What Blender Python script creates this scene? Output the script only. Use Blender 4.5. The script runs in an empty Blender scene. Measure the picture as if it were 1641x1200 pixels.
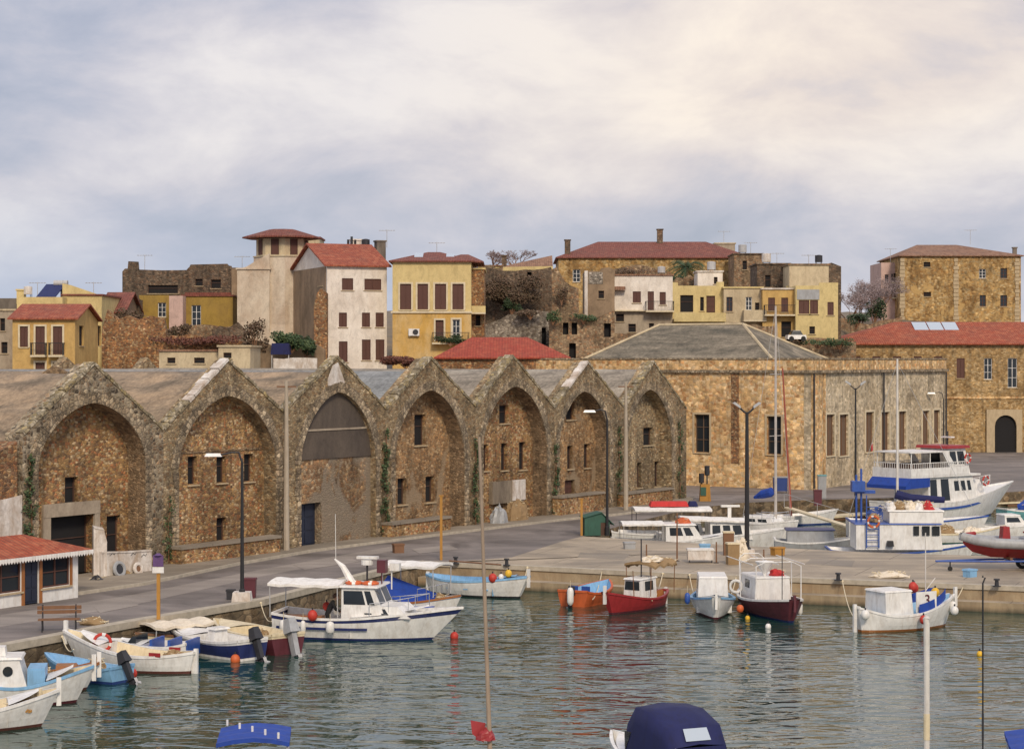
import bpy, math, random
from mathutils import Vector as V, Matrix, noise as mnoise
R = math.radians
random.seed(7)
scene = bpy.context.scene
col = scene.collection
F, CX, HY, CH, WZ = 3200.0, 820.5, 577.0, 10.0, -1.05

# ---------------------------------------------------------------- camera
cam = bpy.data.cameras.new('camera'); cam_o = bpy.data.objects.new('camera', cam); col.objects.link(cam_o)
cam.sensor_width = 36; cam.lens = 36 * F / 1641; cam.shift_y = -(600 - HY) / 1641
cam.clip_start = 0.5; cam.clip_end = 8000
cam_o.location = (0, 0, CH); cam_o.rotation_euler = (R(90), 0, 0)
scene.camera = cam_o
scene.view_settings.view_transform = 'Standard'; scene.view_settings.look = 'None'
scene.view_settings.exposure = 0.30; scene.view_settings.gamma = 1
# ---------------------------------------------------------------- sun and sky
SUN_EL, SUN_AZ = 36, 168      # azimuth from +Y, clockwise: behind the camera, slightly right
sd = bpy.data.lights.new('sun', 'SUN'); sd.energy = 1.9; sd.angle = R(12); sd.color = (1, .84, .64)
so = bpy.data.objects.new('sun', sd); col.objects.link(so)
az = R(SUN_AZ); sv = V((math.sin(az) * math.cos(R(SUN_EL)), math.cos(az) * math.cos(R(SUN_EL)), math.sin(R(SUN_EL))))
so.rotation_euler = sv.to_track_quat('Z', 'Y').to_euler(); so.location = (0, 0, 80)
world = bpy.data.worlds.new('World'); scene.world = world; world.use_nodes = True
wt = world.node_tree; wt.nodes.clear()
def NN(t, kind, **kw):
    n = t.nodes.new(kind)
    for k, v in kw.items():
        if k == 'ins':
            for a, b in v.items(): n.inputs[a].default_value = b
        else: setattr(n, k, v)
    return n
def ramp(t, src, stops, interp='LINEAR'):
    n = t.nodes.new('ShaderNodeValToRGB'); cr = n.color_ramp; cr.interpolation = interp
    while len(cr.elements) < len(stops): cr.elements.new(.5)
    for e, (p, c) in zip(cr.elements, stops):
        e.position = p; e.color = (c, c, c, 1) if isinstance(c, (int, float)) else (*c, 1)
    t.links.new(src, n.inputs[0]); return n.outputs[0]
def mixc(t, f, a, b, mode='MIX'):
    n = t.nodes.new('ShaderNodeMix'); n.data_type = 'RGBA'; n.blend_type = mode
    for sock, v in ((n.inputs[0], f), (n.inputs[6], a), (n.inputs[7], b)):
        if isinstance(v, bpy.types.NodeSocket): t.links.new(v, sock)
        elif isinstance(v, (int, float)): sock.default_value = v if sock.type == 'VALUE' else (v, v, v, 1)
        else: sock.default_value = (*v, 1)
    return n.outputs[2]
def math_(t, op, a, b=0.0, clamp=False):
    n = t.nodes.new('ShaderNodeMath'); n.operation = op; n.use_clamp = clamp
    for i, v in enumerate((a, b)):
        if isinstance(v, bpy.types.NodeSocket): t.links.new(v, n.inputs[i])
        else: n.inputs[i].default_value = v
    return n.outputs[0]
tc = NN(wt, 'ShaderNodeTexCoord')
def wnoise(sc, zs, detail, rough, dist, off=(0, 0, 0)):
    mp = NN(wt, 'ShaderNodeMapping'); mp.inputs['Scale'].default_value = (1, 1, zs); mp.inputs['Location'].default_value = off
    mp.inputs['Rotation'].default_value = (0, R(-6), 0)
    wt.links.new(tc.outputs['Generated'], mp.inputs[0])
    n = NN(wt, 'ShaderNodeTexNoise', ins={'Scale': sc, 'Detail': detail, 'Roughness': rough, 'Distortion': dist})
    wt.links.new(mp.outputs[0], n.inputs['Vector']); return n.outputs[0]
n1 = wnoise(3.2, 3.0, 8, .46, .15, (3.1, 1.7, .55))
n2 = wnoise(9, 2.1, 10, .58, .25, (0, 5, 2))
nn = math_(wt, 'ADD', math_(wt, 'MULTIPLY', n1, .5), math_(wt, 'MULTIPLY', n2, .5))
dx_ = NN(wt, 'ShaderNodeSeparateXYZ'); wt.links.new(tc.outputs['Generated'], dx_.inputs[0])
ax_ = math_(wt, 'DIVIDE', math_(wt, 'SUBTRACT', dx_.outputs[0], .17), .17)
azr = math_(wt, 'SUBTRACT', math_(wt, 'ADD', dx_.outputs[2], math_(wt, 'MULTIPLY', dx_.outputs[0], -.12)), .118)
az_ = math_(wt, 'MAXIMUM', math_(wt, 'DIVIDE', azr, .20), math_(wt, 'DIVIDE', azr, -.045))
r2 = math_(wt, 'ADD', math_(wt, 'MULTIPLY', ax_, ax_), math_(wt, 'MULTIPLY', az_, az_))
r2 = math_(wt, 'ADD', r2, math_(wt, 'MULTIPLY', ramp(wt, dx_.outputs[1], [(0, 1), (.3, 0)]), 8))
wf = ramp(wt, math_(wt, 'MULTIPLY', r2, .2), [(0, .95), (.12, .62), (.4, .3), (1, .16)])
nb = math_(wt, 'ADD', nn, math_(wt, 'MULTIPLY', math_(wt, 'SUBTRACT', wf, .35), .07))
cool = ramp(wt, nb, [(.36, (.34, .38, .50)), (.45, (.46, .49, .60)), (.53, (.61, .61, .69)), (.62, (.80, .78, .81))])
warm = ramp(wt, nb, [(.38, (.46, .43, .48)), (.46, (.64, .58, .60)), (.54, (.84, .73, .66)), (.64, (1.02, .89, .75))])
clouds = mixc(wt, wf, cool, warm)
hz = math_(wt, 'MULTIPLY', ramp(wt, dx_.outputs[2], [(.02, .75), (.085, 0)]), ramp(wt, math_(wt, 'ADD', dx_.outputs[0], .5), [(.25, 1), (.62, .15)]))
clouds = mixc(wt, hz, clouds, (.37, .47, .66))
clouds = mixc(wt, 1, clouds, ramp(wt, dx_.outputs[2], [(.17, 1.0), (.40, 1.25)]), 'MULTIPLY')
lp = NN(wt, 'ShaderNodeTexSky', sky_type='NISHITA'); lp.sun_disc = False
lp.sun_elevation = R(SUN_EL); lp.sun_rotation = R(SUN_AZ)
b1 = NN(wt, 'ShaderNodeBackground', ins={'Strength': .09}); wt.links.new(lp.outputs[0], b1.inputs[0])
b2 = NN(wt, 'ShaderNodeBackground', ins={'Strength': .83}); wt.links.new(clouds, b2.inputs[0])
ms = NN(wt, 'ShaderNodeMixShader'); cover = ramp(wt, nn, [(.3, .8), (.5, .95)])
wt.links.new(cover, ms.inputs[0]); wt.links.new(b1.outputs[0], ms.inputs[1]); wt.links.new(b2.outputs[0], ms.inputs[2])
wo = NN(wt, 'ShaderNodeOutputWorld'); wt.links.new(ms.outputs[0], wo.inputs[0])

# ---------------------------------------------------------------- materials
MATS = {}
def newmat(name):
    m = bpy.data.materials.new(name); m.use_nodes = True; t = m.node_tree
    b = t.nodes['Principled BSDF']; MATS[name] = m
    return m, t, b
def coords(t, scale=(1, 1, 1), kind='Object', rot=(0, 0, 0)):
    c = NN(t, 'ShaderNodeTexCoord'); mp = NN(t, 'ShaderNodeMapping')
    mp.inputs['Scale'].default_value = scale; mp.inputs['Rotation'].default_value = rot
    t.links.new(c.outputs[kind], mp.inputs[0]); return mp.outputs[0]
def noise(t, vec, sc, det=5, rough=.6, dist=0):
    n = NN(t, 'ShaderNodeTexNoise', ins={'Scale': sc, 'Detail': det, 'Roughness': rough, 'Distortion': dist})
    t.links.new(vec, n.inputs['Vector']); return n.outputs[0]
def bump(t, b, h, strength, dist=.05):
    n = NN(t, 'ShaderNodeBump', ins={'Strength': strength, 'Distance': dist})
    t.links.new(h, n.inputs['Height']); t.links.new(n.outputs[0], b.inputs['Normal'])
def plain(name, c, rough=.6, var=.12, sc=3, metal=0, bmp=0, dirt=0):
    m, t, b = newmat(name); v = coords(t)
    n = noise(t, v, sc, 6)
    f = ramp(t, n, [(.3, 1 - var), (.7, 1 + var)])
    cc = mixc(t, 1, c, f, 'MULTIPLY')
    if dirt:
        n2 = noise(t, coords(t, (1, 1, .25)), sc * 1.7, 7, .7, .4)
        cc = mixc(t, ramp(t, n2, [(.48, 0), (.70, dirt * 1.3)]), cc, [c[0] * .5 + .03 * max(c), c[1] * .43 + .015 * max(c), c[2] * .36]); n3 = noise(t, coords(t, (3, 3, .5)), 2.2, 6, .7); cc = mixc(t, .35, cc, ramp(t, n3, [(.3, .7), (.6, 1.08)]), 'MULTIPLY')
    t.links.new(cc, b.inputs['Base Color']); b.inputs['Roughness'].default_value = rough; b.inputs['Metallic'].default_value = metal
    if bmp: bump(t, b, n, bmp)
    return m
def stone(name, cols, mortar, sc_=2.6, zs=1.5, blocky=False, stain=(.55, .5, .42), stain_amt=.55, edge=.07, bmp=.6, big=.12, pale=None, pt=.56):
    m, t, b = newmat(name); sc = sc_ * 2.5
    v = coords(t, (sc, sc, sc * zs))
    nd = NN(t, 'ShaderNodeTexNoise', ins={'Scale': .9, 'Detail': 2}); t.links.new(v, nd.inputs['Vector'])
    vv = mixc(t, .12, v, nd.outputs['Color'])
    vo = NN(t, 'ShaderNodeTexVoronoi', distance='CHEBYCHEV' if blocky else 'EUCLIDEAN'); vo.inputs['Scale'].default_value = 1; vo.inputs['Randomness'].default_value = .75 if blocky else .95
    t.links.new(vv, vo.inputs['Vector'])
    ve = NN(t, 'ShaderNodeTexVoronoi', feature='DISTANCE_TO_EDGE'); ve.inputs['Scale'].default_value = 1; ve.inputs['Randomness'].default_value = .75 if blocky else .95
    t.links.new(vv, ve.inputs['Vector'])
    sep = NN(t, 'ShaderNodeSeparateColor'); t.links.new(vo.outputs['Color'], sep.inputs[0])
    k = len(cols)
    c = ramp(t, sep.outputs[0], [(i / k, x) for i, x in enumerate(cols)], 'CONSTANT')
    br = ramp(t, sep.outputs[1], [(0, .68), (.5, 1), (.85, 1.18), (1, 1.5)])
    c = mixc(t, 1, c, br, 'MULTIPLY')
    fine = noise(t, v, 3.1, 6, .7)
    c = mixc(t, .7, c, ramp(t, fine, [(.3, .6), (.7, 1.35)]), 'MULTIPLY')
    em = ramp(t, ve.outputs['Distance'], [(edge * .4, 1), (edge * 1.4, 0)])
    c = mixc(t, math_(t, 'MULTIPLY', em, .6), c, mortar)
    mid = noise(t, coords(t), 1.1, 8, .75, .6); c = mixc(t, .8, c, ramp(t, mid, [(.3, .42), (.5, .98), (.7, 1.4)]), 'MULTIPLY')
    stk = noise(t, coords(t, (1.3, 1.3, .22)), .9, 8, .72, .5); c = mixc(t, .85, c, ramp(t, stk, [(.34, .5), (.5, 1), (.68, 1.12)]), 'MULTIPLY')
    w = coords(t, (1, 1, .7))
    n2 = noise(t, w, big * 3.2, 7, .62, .6)
    c = mixc(t, ramp(t, n2, [(.42, 0), (.64, stain_amt)]), c, stain, 'MULTIPLY')
    if pale:
        n3 = noise(t, coords(t, (1, 1, .8)), big * 4, 6, .6, .8)
        c = mixc(t, ramp(t, n3, [(pt, 0), (pt + .07, .88)]), c, pale)
    t.links.new(c, b.inputs['Base Color']); b.inputs['Roughness'].default_value = .95
    h = math_(t, 'ADD', ramp(t, ve.outputs['Distance'], [(0, 0), (edge * 2.4, 1)]), math_(t, 'MULTIPLY', fine, .8))
    bump(t, b, h, bmp, .06)
    return m
def plaster(name, c, dark=None, amt=.5, sc=.5, bare=None):
    m, t, b = newmat(name); dark = dark or [x * .6 for x in c]
    n = noise(t, coords(t, (1, 1, .45)), sc * 1.6, 8, .68, .5); n2 = noise(t, coords(t), 9, 5, .6)
    n4 = noise(t, coords(t, (4, 4, .5)), .5, 7, .75)
    cc = mixc(t, ramp(t, n, [(.40, 0), (.66, min(1, amt * 1.35))]), c, dark); n5 = noise(t, coords(t, (1, 1, .8)), 1.3, 9, .75, 1.2)
    cc = mixc(t, .65, cc, ramp(t, n5, [(.32, .62), (.5, 1), (.7, 1.12)]), 'MULTIPLY')
    cc = mixc(t, .3, cc, ramp(t, n4, [(.3, .75), (.65, 1.1)]), 'MULTIPLY')
    cc = mixc(t, .5, cc, ramp(t, n2, [(.3, .8), (.7, 1.15)]), 'MULTIPLY')
    if bare:
        n3 = noise(t, coords(t, (1, 1, 1)), sc * 1.3, 7, .6, 1)
        cc = mixc(t, ramp(t, n3, [(.57, 0), (.61, .9)]), cc, bare)
    t.links.new(cc, b.inputs['Base Color']); b.inputs['Roughness'].default_value = .92
    bump(t, b, n2, .25, .02); return m
def tiles(name, c1, c2, c3, axis=0, grime=.35):
    m, t, b = newmat(name); v = coords(t)
    wv = NN(t, 'ShaderNodeTexWave', bands_direction='X' if axis == 0 else 'Y', ins={'Scale': 1.3, 'Distortion': 1.2, 'Detail': 2}); t.links.new(v, wv.inputs['Vector'])
    vo = NN(t, 'ShaderNodeTexVoronoi', ins={'Scale': 3.3}); t.links.new(v, vo.inputs['Vector'])
    sep = NN(t, 'ShaderNodeSeparateColor'); t.links.new(vo.outputs['Color'], sep.inputs[0])
    cc = ramp(t, sep.outputs[0], [(0, c1), (.5, c2), (.9, c3)])
    n = noise(t, v, .7, 7, .65, .5)
    cc = mixc(t, ramp(t, n, [(.45, 0), (.75, grime)]), cc, (.10, .07, .055))
    cc = mixc(t, .3, cc, ramp(t, wv.outputs[0], [(0, .6), (.5, 1.1)]), 'MULTIPLY')
    cc = mixc(t, .6, cc, ramp(t, noise(t, v, 3.5, 6, .7), [(.3, .65), (.7, 1.3)]), 'MULTIPLY')
    t.links.new(cc, b.inputs['Base Color']); b.inputs['Roughness'].default_value = .85
    bump(t, b, wv.outputs[0], .6, .08); return m

stone('rubble_ochre', [(.42, .25, .10), (.48, .30, .13), (.35, .20, .085), (.55, .40, .23), (.42, .18, .075), (.22, .13, .07)], (.33, .22, .12), 2.7, 1.5, stain=(.45, .42, .36))
stone('rubble_grey', [(.38, .285, .165), (.43, .32, .18), (.26, .19, .115), (.50, .395, .25), (.37, .235, .12)], (.32, .24, .145), 2.4, 1.7, stain=(.4, .38, .34), stain_amt=.7)
stone('rubble_grey_dark', [(.15, .115, .085), (.19, .14, .10), (.11, .09, .07), (.22, .17, .12)], (.10, .08, .06), 2.2, 1.7, stain=(.4, .38, .34), stain_amt=.7)
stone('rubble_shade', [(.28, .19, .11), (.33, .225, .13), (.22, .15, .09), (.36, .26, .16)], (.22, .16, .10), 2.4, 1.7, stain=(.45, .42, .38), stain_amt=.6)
stone('rubble_mottled', [(.36, .29, .19), (.28, .21, .13), (.44, .36, .25), (.12, .09, .06), (.32, .21, .12)], (.36, .31, .23), 2.1, 1.3, stain=(.5, .45, .38), edge=.11)
stone('rubble_red', [(.40, .185, .075), (.45, .24, .10), (.32, .15, .07), (.48, .33, .18), (.23, .13, .07)], (.22, .15, .09), 2.3, 1.4, stain=(.45, .4, .34))
stone('rubble_plastered', [(.38, .21, .09), (.43, .26, .12), (.30, .17, .08), (.48, .33, .18)], (.31, .22, .13), 2.5, 1.5, pale=(.33, .245, .155), stain=(.5, .45, .4))
stone('voussoir', [(.34, .265, .17), (.41, .31, .20), (.26, .20, .13), (.46, .37, .25)], (.15, .12, .09), 2.0, 1.0, stain=(.45, .42, .36), big=.3)
stone('coping_stone', [(.40, .33, .21), (.50, .43, .31), (.30, .24, .15), (.36, .28, .14)], (.2, .17, .12), 2.0, 1.0, stain=(.45, .42, .33), big=.3)
stone('ashlar_gold', [(.68, .46, .22), (.71, .50, .26), (.64, .42, .185), (.74, .56, .33), (.56, .31, .13)], (.65, .46, .26), 1.5, 1.4, True, stain=(.62, .50, .38), edge=.05, bmp=.3)
stone('ashlar_grey', [(.56, .46, .31), (.58, .485, .335), (.54, .44, .29), (.60, .505, .36)], (.53, .44, .31), 1.5, 1.6, True, stain=(.6, .54, .44), edge=.05, bmp=.3)
stone('ashlar_dim', [(.42, .275, .115), (.48, .32, .145), (.36, .225, .09), (.52, .38, .20)], (.30, .22, .13), 1.7, 1.5, True, stain=(.5, .42, .32), edge=.06, bmp=.4)
stone('stone_mansion', [(.46, .29, .11), (.50, .335, .14), (.38, .225, .08), (.50, .37, .19)], (.40, .28, .13), 1.5, 1.4, stain=(.5, .4, .3), stain_amt=.75, big=.16, bmp=.3, pale=(.50, .33, .13))
stone('stone_ruin', [(.36, .255, .15), (.43, .31, .19), (.27, .18, .11), (.37, .21, .11)], (.25, .19, .13), 1.9, 1.4, stain=(.42, .4, .36), stain_amt=.7, big=.2)
stone('stone_ruin_dark', [(.17, .125, .085), (.22, .16, .11), (.12, .09, .065), (.19, .12, .075)], (.14, .105, .075), 1.9, 1.4, stain=(.5, .45, .4), big=.2)
stone('stone_ruin_pale', [(.34, .30, .25), (.42, .37, .31), (.24, .20, .16), (.46, .41, .34)], (.22, .18, .14), 1.9, 1.4, stain=(.4, .38, .36), stain_amt=.8, big=.2)
stone('quay_stone', [(.22, .165, .10), (.28, .21, .13), (.17, .13, .08)], (.13, .10, .07), .9, 1.5, stain=(.42, .32, .22), stain_amt=.8, edge=.05, big=.35, bmp=.35)
def quaymat():
    m, t, b = newmat('concrete_quay'); n = noise(t, coords(t, (1, 1, .25)), 1.1, 8, .7, .5); n2 = noise(t, coords(t, (.5, .5, 3)), .8, 7, .7, .4)
    c = mixc(t, ramp(t, n, [(.38, 0), (.66, .85)]), (.40, .315, .20), (.17, .12, .075)); c = mixc(t, ramp(t, n2, [(.45, 0), (.7, .7)]), c, (.33, .21, .11))
    zz = NN(t, 'ShaderNodeSeparateXYZ'); t.links.new(coords(t), zz.inputs[0]); c = mixc(t, ramp(t, zz.outputs[2], [(0, 0), (1, 0)]), c, c)
    mr = NN(t, 'ShaderNodeMapRange', ins={'From Min': -1.25, 'From Max': -.95, 'To Min': 1, 'To Max': 0}); t.links.new(math_(t, 'ADD', zz.outputs[2], math_(t, 'MULTIPLY', n, -.3)), mr.inputs[0]); c = mixc(t, mr.outputs[0], c, (.035, .035, .022))
    t.links.new(c, b.inputs['Base Color']); b.inputs['Roughness'].default_value = .9; bump(t, b, n, .5, .05)
quaymat()
plaster('plaster_yellow', (.60, .40, .145), (.45, .27, .09), .5)
plaster('plaster_lemon', (.66, .53, .25), (.50, .38, .17), .4)
plaster('plaster_ochre', (.56, .34, .085), (.62, .45, .22), .8, .3)
plaster('plaster_mustard', (.36, .235, .05), (.25, .16, .05), .5)
plaster('plaster_pink', (.62, .44, .38), (.45, .31, .26), .4)
plaster('plaster_white', (.82, .76, .68), (.58, .50, .42), .5)
plaster('plaster_tower', (.66, .57, .45), (.48, .37, .27), .8, .35)
plaster('plaster_brown', (.33, .235, .15), (.19, .135, .085), .9, .3)
plaster('plaster_cream', (.60, .50, .33), (.42, .33, .21), .6)
plaster('plaster_beige', (.43, .36, .27), (.29, .23, .17), .7)
plaster('plaster_grey', (.22, .185, .15), (.12, .10, .08), .8, .4)
plaster('board_grey', (.115, .09, .07), (.07, .055, .045), .8, .3)
plaster('whitewash', (.74, .70, .65), (.42, .33, .25), .75, .9)
stone('render_patchy', [(.38, .21, .10), (.44, .28, .14), (.28, .16, .08), (.46, .34, .21)], (.3, .22, .14), 2.3, 1.3, pale=(.25, .205, .15), stain=(.45, .42, .38), stain_amt=.8, big=.1, pt=.46)
plaster('render_old', (.27, .22, .16), (.15, .12, .09), .95, .5)
tiles('tile_red', (.34, .08, .038), (.28, .065, .033), (.40, .12, .06), 0, .35)
tiles('tile_red_side', (.36, .08, .04), (.30, .065, .035), (.42, .12, .06), 1, .25)
tiles('tile_bright', (.37, .082, .036), (.30, .066, .03), (.42, .125, .06), 0, .35)
tiles('tile_dark', (.22, .065, .045), (.18, .055, .04), (.26, .09, .06), 0, .4)
tiles('tile_crimson', (.36, .055, .028), (.31, .045, .022), (.41, .085, .04), 0, .25)
tiles('tile_brown', (.28, .145, .085), (.33, .19, .12), (.21, .10, .06), 0, .55)
def roofmat(name, base, dark, light):
    m, t, b = newmat(name)
    n = noise(t, coords(t, (.5, .12, .5)), 1.4, 9, .68, 1.0); n2 = noise(t, coords(t), 5, 6, .7)
    c = ramp(t, n, [(.32, dark), (.5, base), (.68, light)])
    c = mixc(t, .8, c, ramp(t, n2, [(.3, .6), (.7, 1.35)]), 'MULTIPLY'); c = mixc(t, .8, c, ramp(t, noise(t, coords(t), .9, 8, .75, .8), [(.34, .55), (.5, 1), (.66, 1.25)]), 'MULTIPLY')
    t.links.new(c, b.inputs['Base Color']); b.inputs['Roughness'].default_value = .95; bump(t, b, n2, .5, .05)
roofmat('roof_stone', (.27, .205, .14), (.11, .09, .065), (.42, .30, .19))
roofmat('roof_cement', (.29, .25, .20), (.16, .14, .11), (.38, .34, .27))
roofmat('roof_slate', (.24, .25, .25), (.18, .185, .185), (.29, .29, .28))
roofmat('roof_weathered', (.18, .155, .115), (.075, .07, .055), (.32, .27, .20))
def ground_mat(name, c, var, cracks=0, sc=.25, rough=.85):
    m, t, b = newmat(name)
    n = noise(t, coords(t), sc, 8, .65, .8); n2 = noise(t, coords(t), 12, 4, .7)
    ang = noise(t, coords(t, (.06, .5, 1), rot=(0, 0, R(24))), 1.6, 6, .7, .6)
    cc = mixc(t, 1, c, ramp(t, n, [(.3, 1 - var), (.7, 1 + var)]), 'MULTIPLY')
    cc = mixc(t, .8, cc, ramp(t, ang, [(.3, .72), (.65, 1.18)]), 'MULTIPLY')
    cc = mixc(t, .5, cc, ramp(t, n2, [(.3, .8), (.7, 1.2)]), 'MULTIPLY')
    if cracks:
        br = NN(t, 'ShaderNodeTexBrick', ins={'Scale': 1, 'Mortar Size': .03, 'Brick Width': 5, 'Row Height': 4})
        t.links.new(coords(t, rot=(0, 0, R(22))), br.inputs['Vector'])
        cc = mixc(t, math_(t, 'MULTIPLY', br.outputs['Fac'], cracks), cc, [x * .4 for x in c])
    t.links.new(cc, b.inputs['Base Color']); t.links.new(ramp(t, n, [(.35, rough - .3), (.6, rough)]), b.inputs['Roughness']); bump(t, b, n2, .3, .02)
ground_mat('asphalt', (.185, .16, .145), .5)
ground_mat('asphalt_light', (.27, .235, .205), .25)
ground_mat('pavement', (.26, .22, .17), .25, .5)
ground_mat('concrete_pier', (.34, .28, .205), .42, .8)
ground_mat('hill_scrub', (.17, .13, .08), .5, 0, .6)
plain('kerb_stone', (.42, .37, .29), .9, .2)
for nm, c, r in [('white_paint', (.78, .77, .74), .35), ('cream_paint', (.72, .62, .42), .45), ('blue_paint', (.03, .09, .36), .4), ('navy_paint', (.02, .03, .12), .4),
                 ('sky_paint', (.22, .44, .68), .45), ('red_paint', (.32, .025, .028), .45), ('maroon_paint', (.11, .025, .035), .5), ('orange_paint', (.52, .11, .03), .6),
                 ('antifoul', (.12, .04, .03), .7), ('green_paint', (.03, .10, .07), .6), ('grey_paint', (.35, .36, .37), .5), ('dark_trim', (.03, .03, .035), .5),
                 ('royal_cloth', (.012, .055, .33), .75), ('navy_cloth', (.010, .014, .085), .8), ('white_cloth', (.80, .78, .74), .8), ('cream_cloth', (.74, .66, .53), .85), ('red_cloth', (.50, .03, .03), .8),
                 ('varnish', (.33, .13, .04), .35), ('wood', (.20, .10, .05), .7), ('wood_grey', (.15, .095, .06), .8), ('brown_shutter', (.10, .042, .03), .75), ('mast_brown', (.33, .25, .18), .6), ('dark_wood', (.09, .045, .03), .75), ('blue_door', (.018, .025, .05), .6),
                 ('steel', (.45, .45, .45), .35), ('pole_black', (.018, .018, .02), .5), ('pole_concrete', (.42, .36, .28), .85), ('mast_grey', (.50, .46, .42), .5), ('mast_white', (.66, .63, .58), .45), ('mast_red', (.34, .08, .05), .5),
                 ('yellow_paint', (.42, .21, .04), .7), ('yellow_buoy', (.75, .45, .03), .5), ('orange_buoy', (.58, .12, .03), .55), ('red_buoy', (.50, .04, .025), .55), ('purple_paint', (.12, .06, .18), .6),
                 ('rubber', (.015, .015, .015), .8), ('skin', (.50, .30, .21), .6), ('black_cloth', (.012, .012, .014), .9), ('teal_paint', (.15, .38, .40), .5), ('lamp_glass', (.8, .8, .78), .3),
                 ('trim_cream', (.66, .57, .40), .85), ('trim_stone', (.48, .38, .24), .9), ('net', (.30, .20, .10), .95), ('boot_blue', (.02, .05, .20), .5)]:
    plain(nm, c, r, .10, 2.5, dirt=.35 if 'paint' in nm or 'cloth' in nm else .25)
plain('steel_bright', (.6, .6, .6), .25, .05, metal=.8)
plain('dark_hole', (.012, .011, .012), .9, .1)
plain('bush_red', (.13, .045, .03), .9, .4)
m, t, b = newmat('glass'); b.inputs['Base Color'].default_value = (.02, .026, .032, 1); b.inputs['Roughness'].default_value = .08
m, t, b = newmat('panel_glass'); b.inputs['Base Color'].default_value = (.45, .52, .60, 1); b.inputs['Roughness'].default_value = .15
def leafmat(name, a, bb, c3):
    m, t, b = newmat(name); oi = NN(t, 'ShaderNodeNewGeometry')
    c = ramp(t, oi.outputs['Random Per Island'], [(0, a), (.5, bb), (1, c3)])
    t.links.new(c, b.inputs['Base Color']); b.inputs['Roughness'].default_value = .7
leafmat('leaf', (.025, .055, .02), (.05, .085, .03), (.09, .12, .045))
leafmat('leaf_dark', (.018, .035, .014), (.03, .055, .02), (.05, .075, .03))
leafmat('leaf_dry', (.10, .06, .035), (.15, .095, .06), (.075, .06, .03))
leafmat('leaf_red', (.12, .04, .03), (.17, .06, .035), (.08, .04, .025))
leafmat('twig', (.20, .15, .14), (.36, .28, .28), (.13, .10, .09))
leafmat('leaf_palm', (.03, .06, .02), (.05, .09, .035), (.07, .11, .05))
def louver():
    m, t, b = newmat('louver'); wv = NN(t, 'ShaderNodeTexWave', bands_direction='Z', ins={'Scale': 3.2}); t.links.new(coords(t), wv.inputs['Vector'])
    c = mixc(t, 1, (.105, .044, .032), ramp(t, wv.outputs[0], [(0, .6), (.6, 1.15)]), 'MULTIPLY')
    t.links.new(c, b.inputs['Base Color']); b.inputs['Roughness'].default_value = .7; bump(t, b, wv.outputs[0], .6, .02)
louver()
def water():
    m, t, b = newmat('water')
    b.inputs['Base Color'].default_value = (.010, .050, .038, 1); b.inputs['Roughness'].default_value = .015; b.inputs['IOR'].default_value = 1.9
    v0 = coords(t, (.16, .30, 1), rot=(0, 0, R(-10))); v1 = coords(t, (.62, 1.15, 1), rot=(0, 0, R(9))); v2 = coords(t, (.85, 1.3, 1), rot=(0, 0, R(-18)))
    z_ = noise(t, v0, 1.0, 2, .5, .4); a = noise(t, v1, 1.1, 2.0, .45, .9); c = noise(t, v2, 2.6, 3, .5, .4)
    h = math_(t, 'ADD', math_(t, 'MULTIPLY', a, 1.0), math_(t, 'MULTIPLY', c, .09)); h = math_(t, 'ADD', h, math_(t, 'MULTIPLY', z_, .8))
    d = noise(t, coords(t, (.6, 1.5, 1)), .10, 3, .5); sp = NN(t, 'ShaderNodeSeparateXYZ'); t.links.new(coords(t), sp.inputs[0])
    lee = NN(t, 'ShaderNodeMapRange', ins={'From Min': -14.0, 'From Max': 4.0, 'To Min': .30, 'To Max': 1.0}); t.links.new(sp.outputs[0], lee.inputs[0])
    far = NN(t, 'ShaderNodeMapRange', ins={'From Min': 70.0, 'From Max': 92.0, 'To Min': 1.0, 'To Max': .4}); t.links.new(sp.outputs[1], far.inputs[0])
    g = math_(t, 'MULTIPLY', math_(t, 'MULTIPLY', lee.outputs[0], far.outputs[0]), ramp(t, d, [(.40, .45), (.60, 1.15)]))
    n = NN(t, 'ShaderNodeBump', ins={'Distance': WAVE}); t.links.new(h, n.inputs['Height']); t.links.new(g, n.inputs['Strength']); t.links.new(n.outputs[0], b.inputs['Normal'])
WAVE = .21
water()

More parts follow.
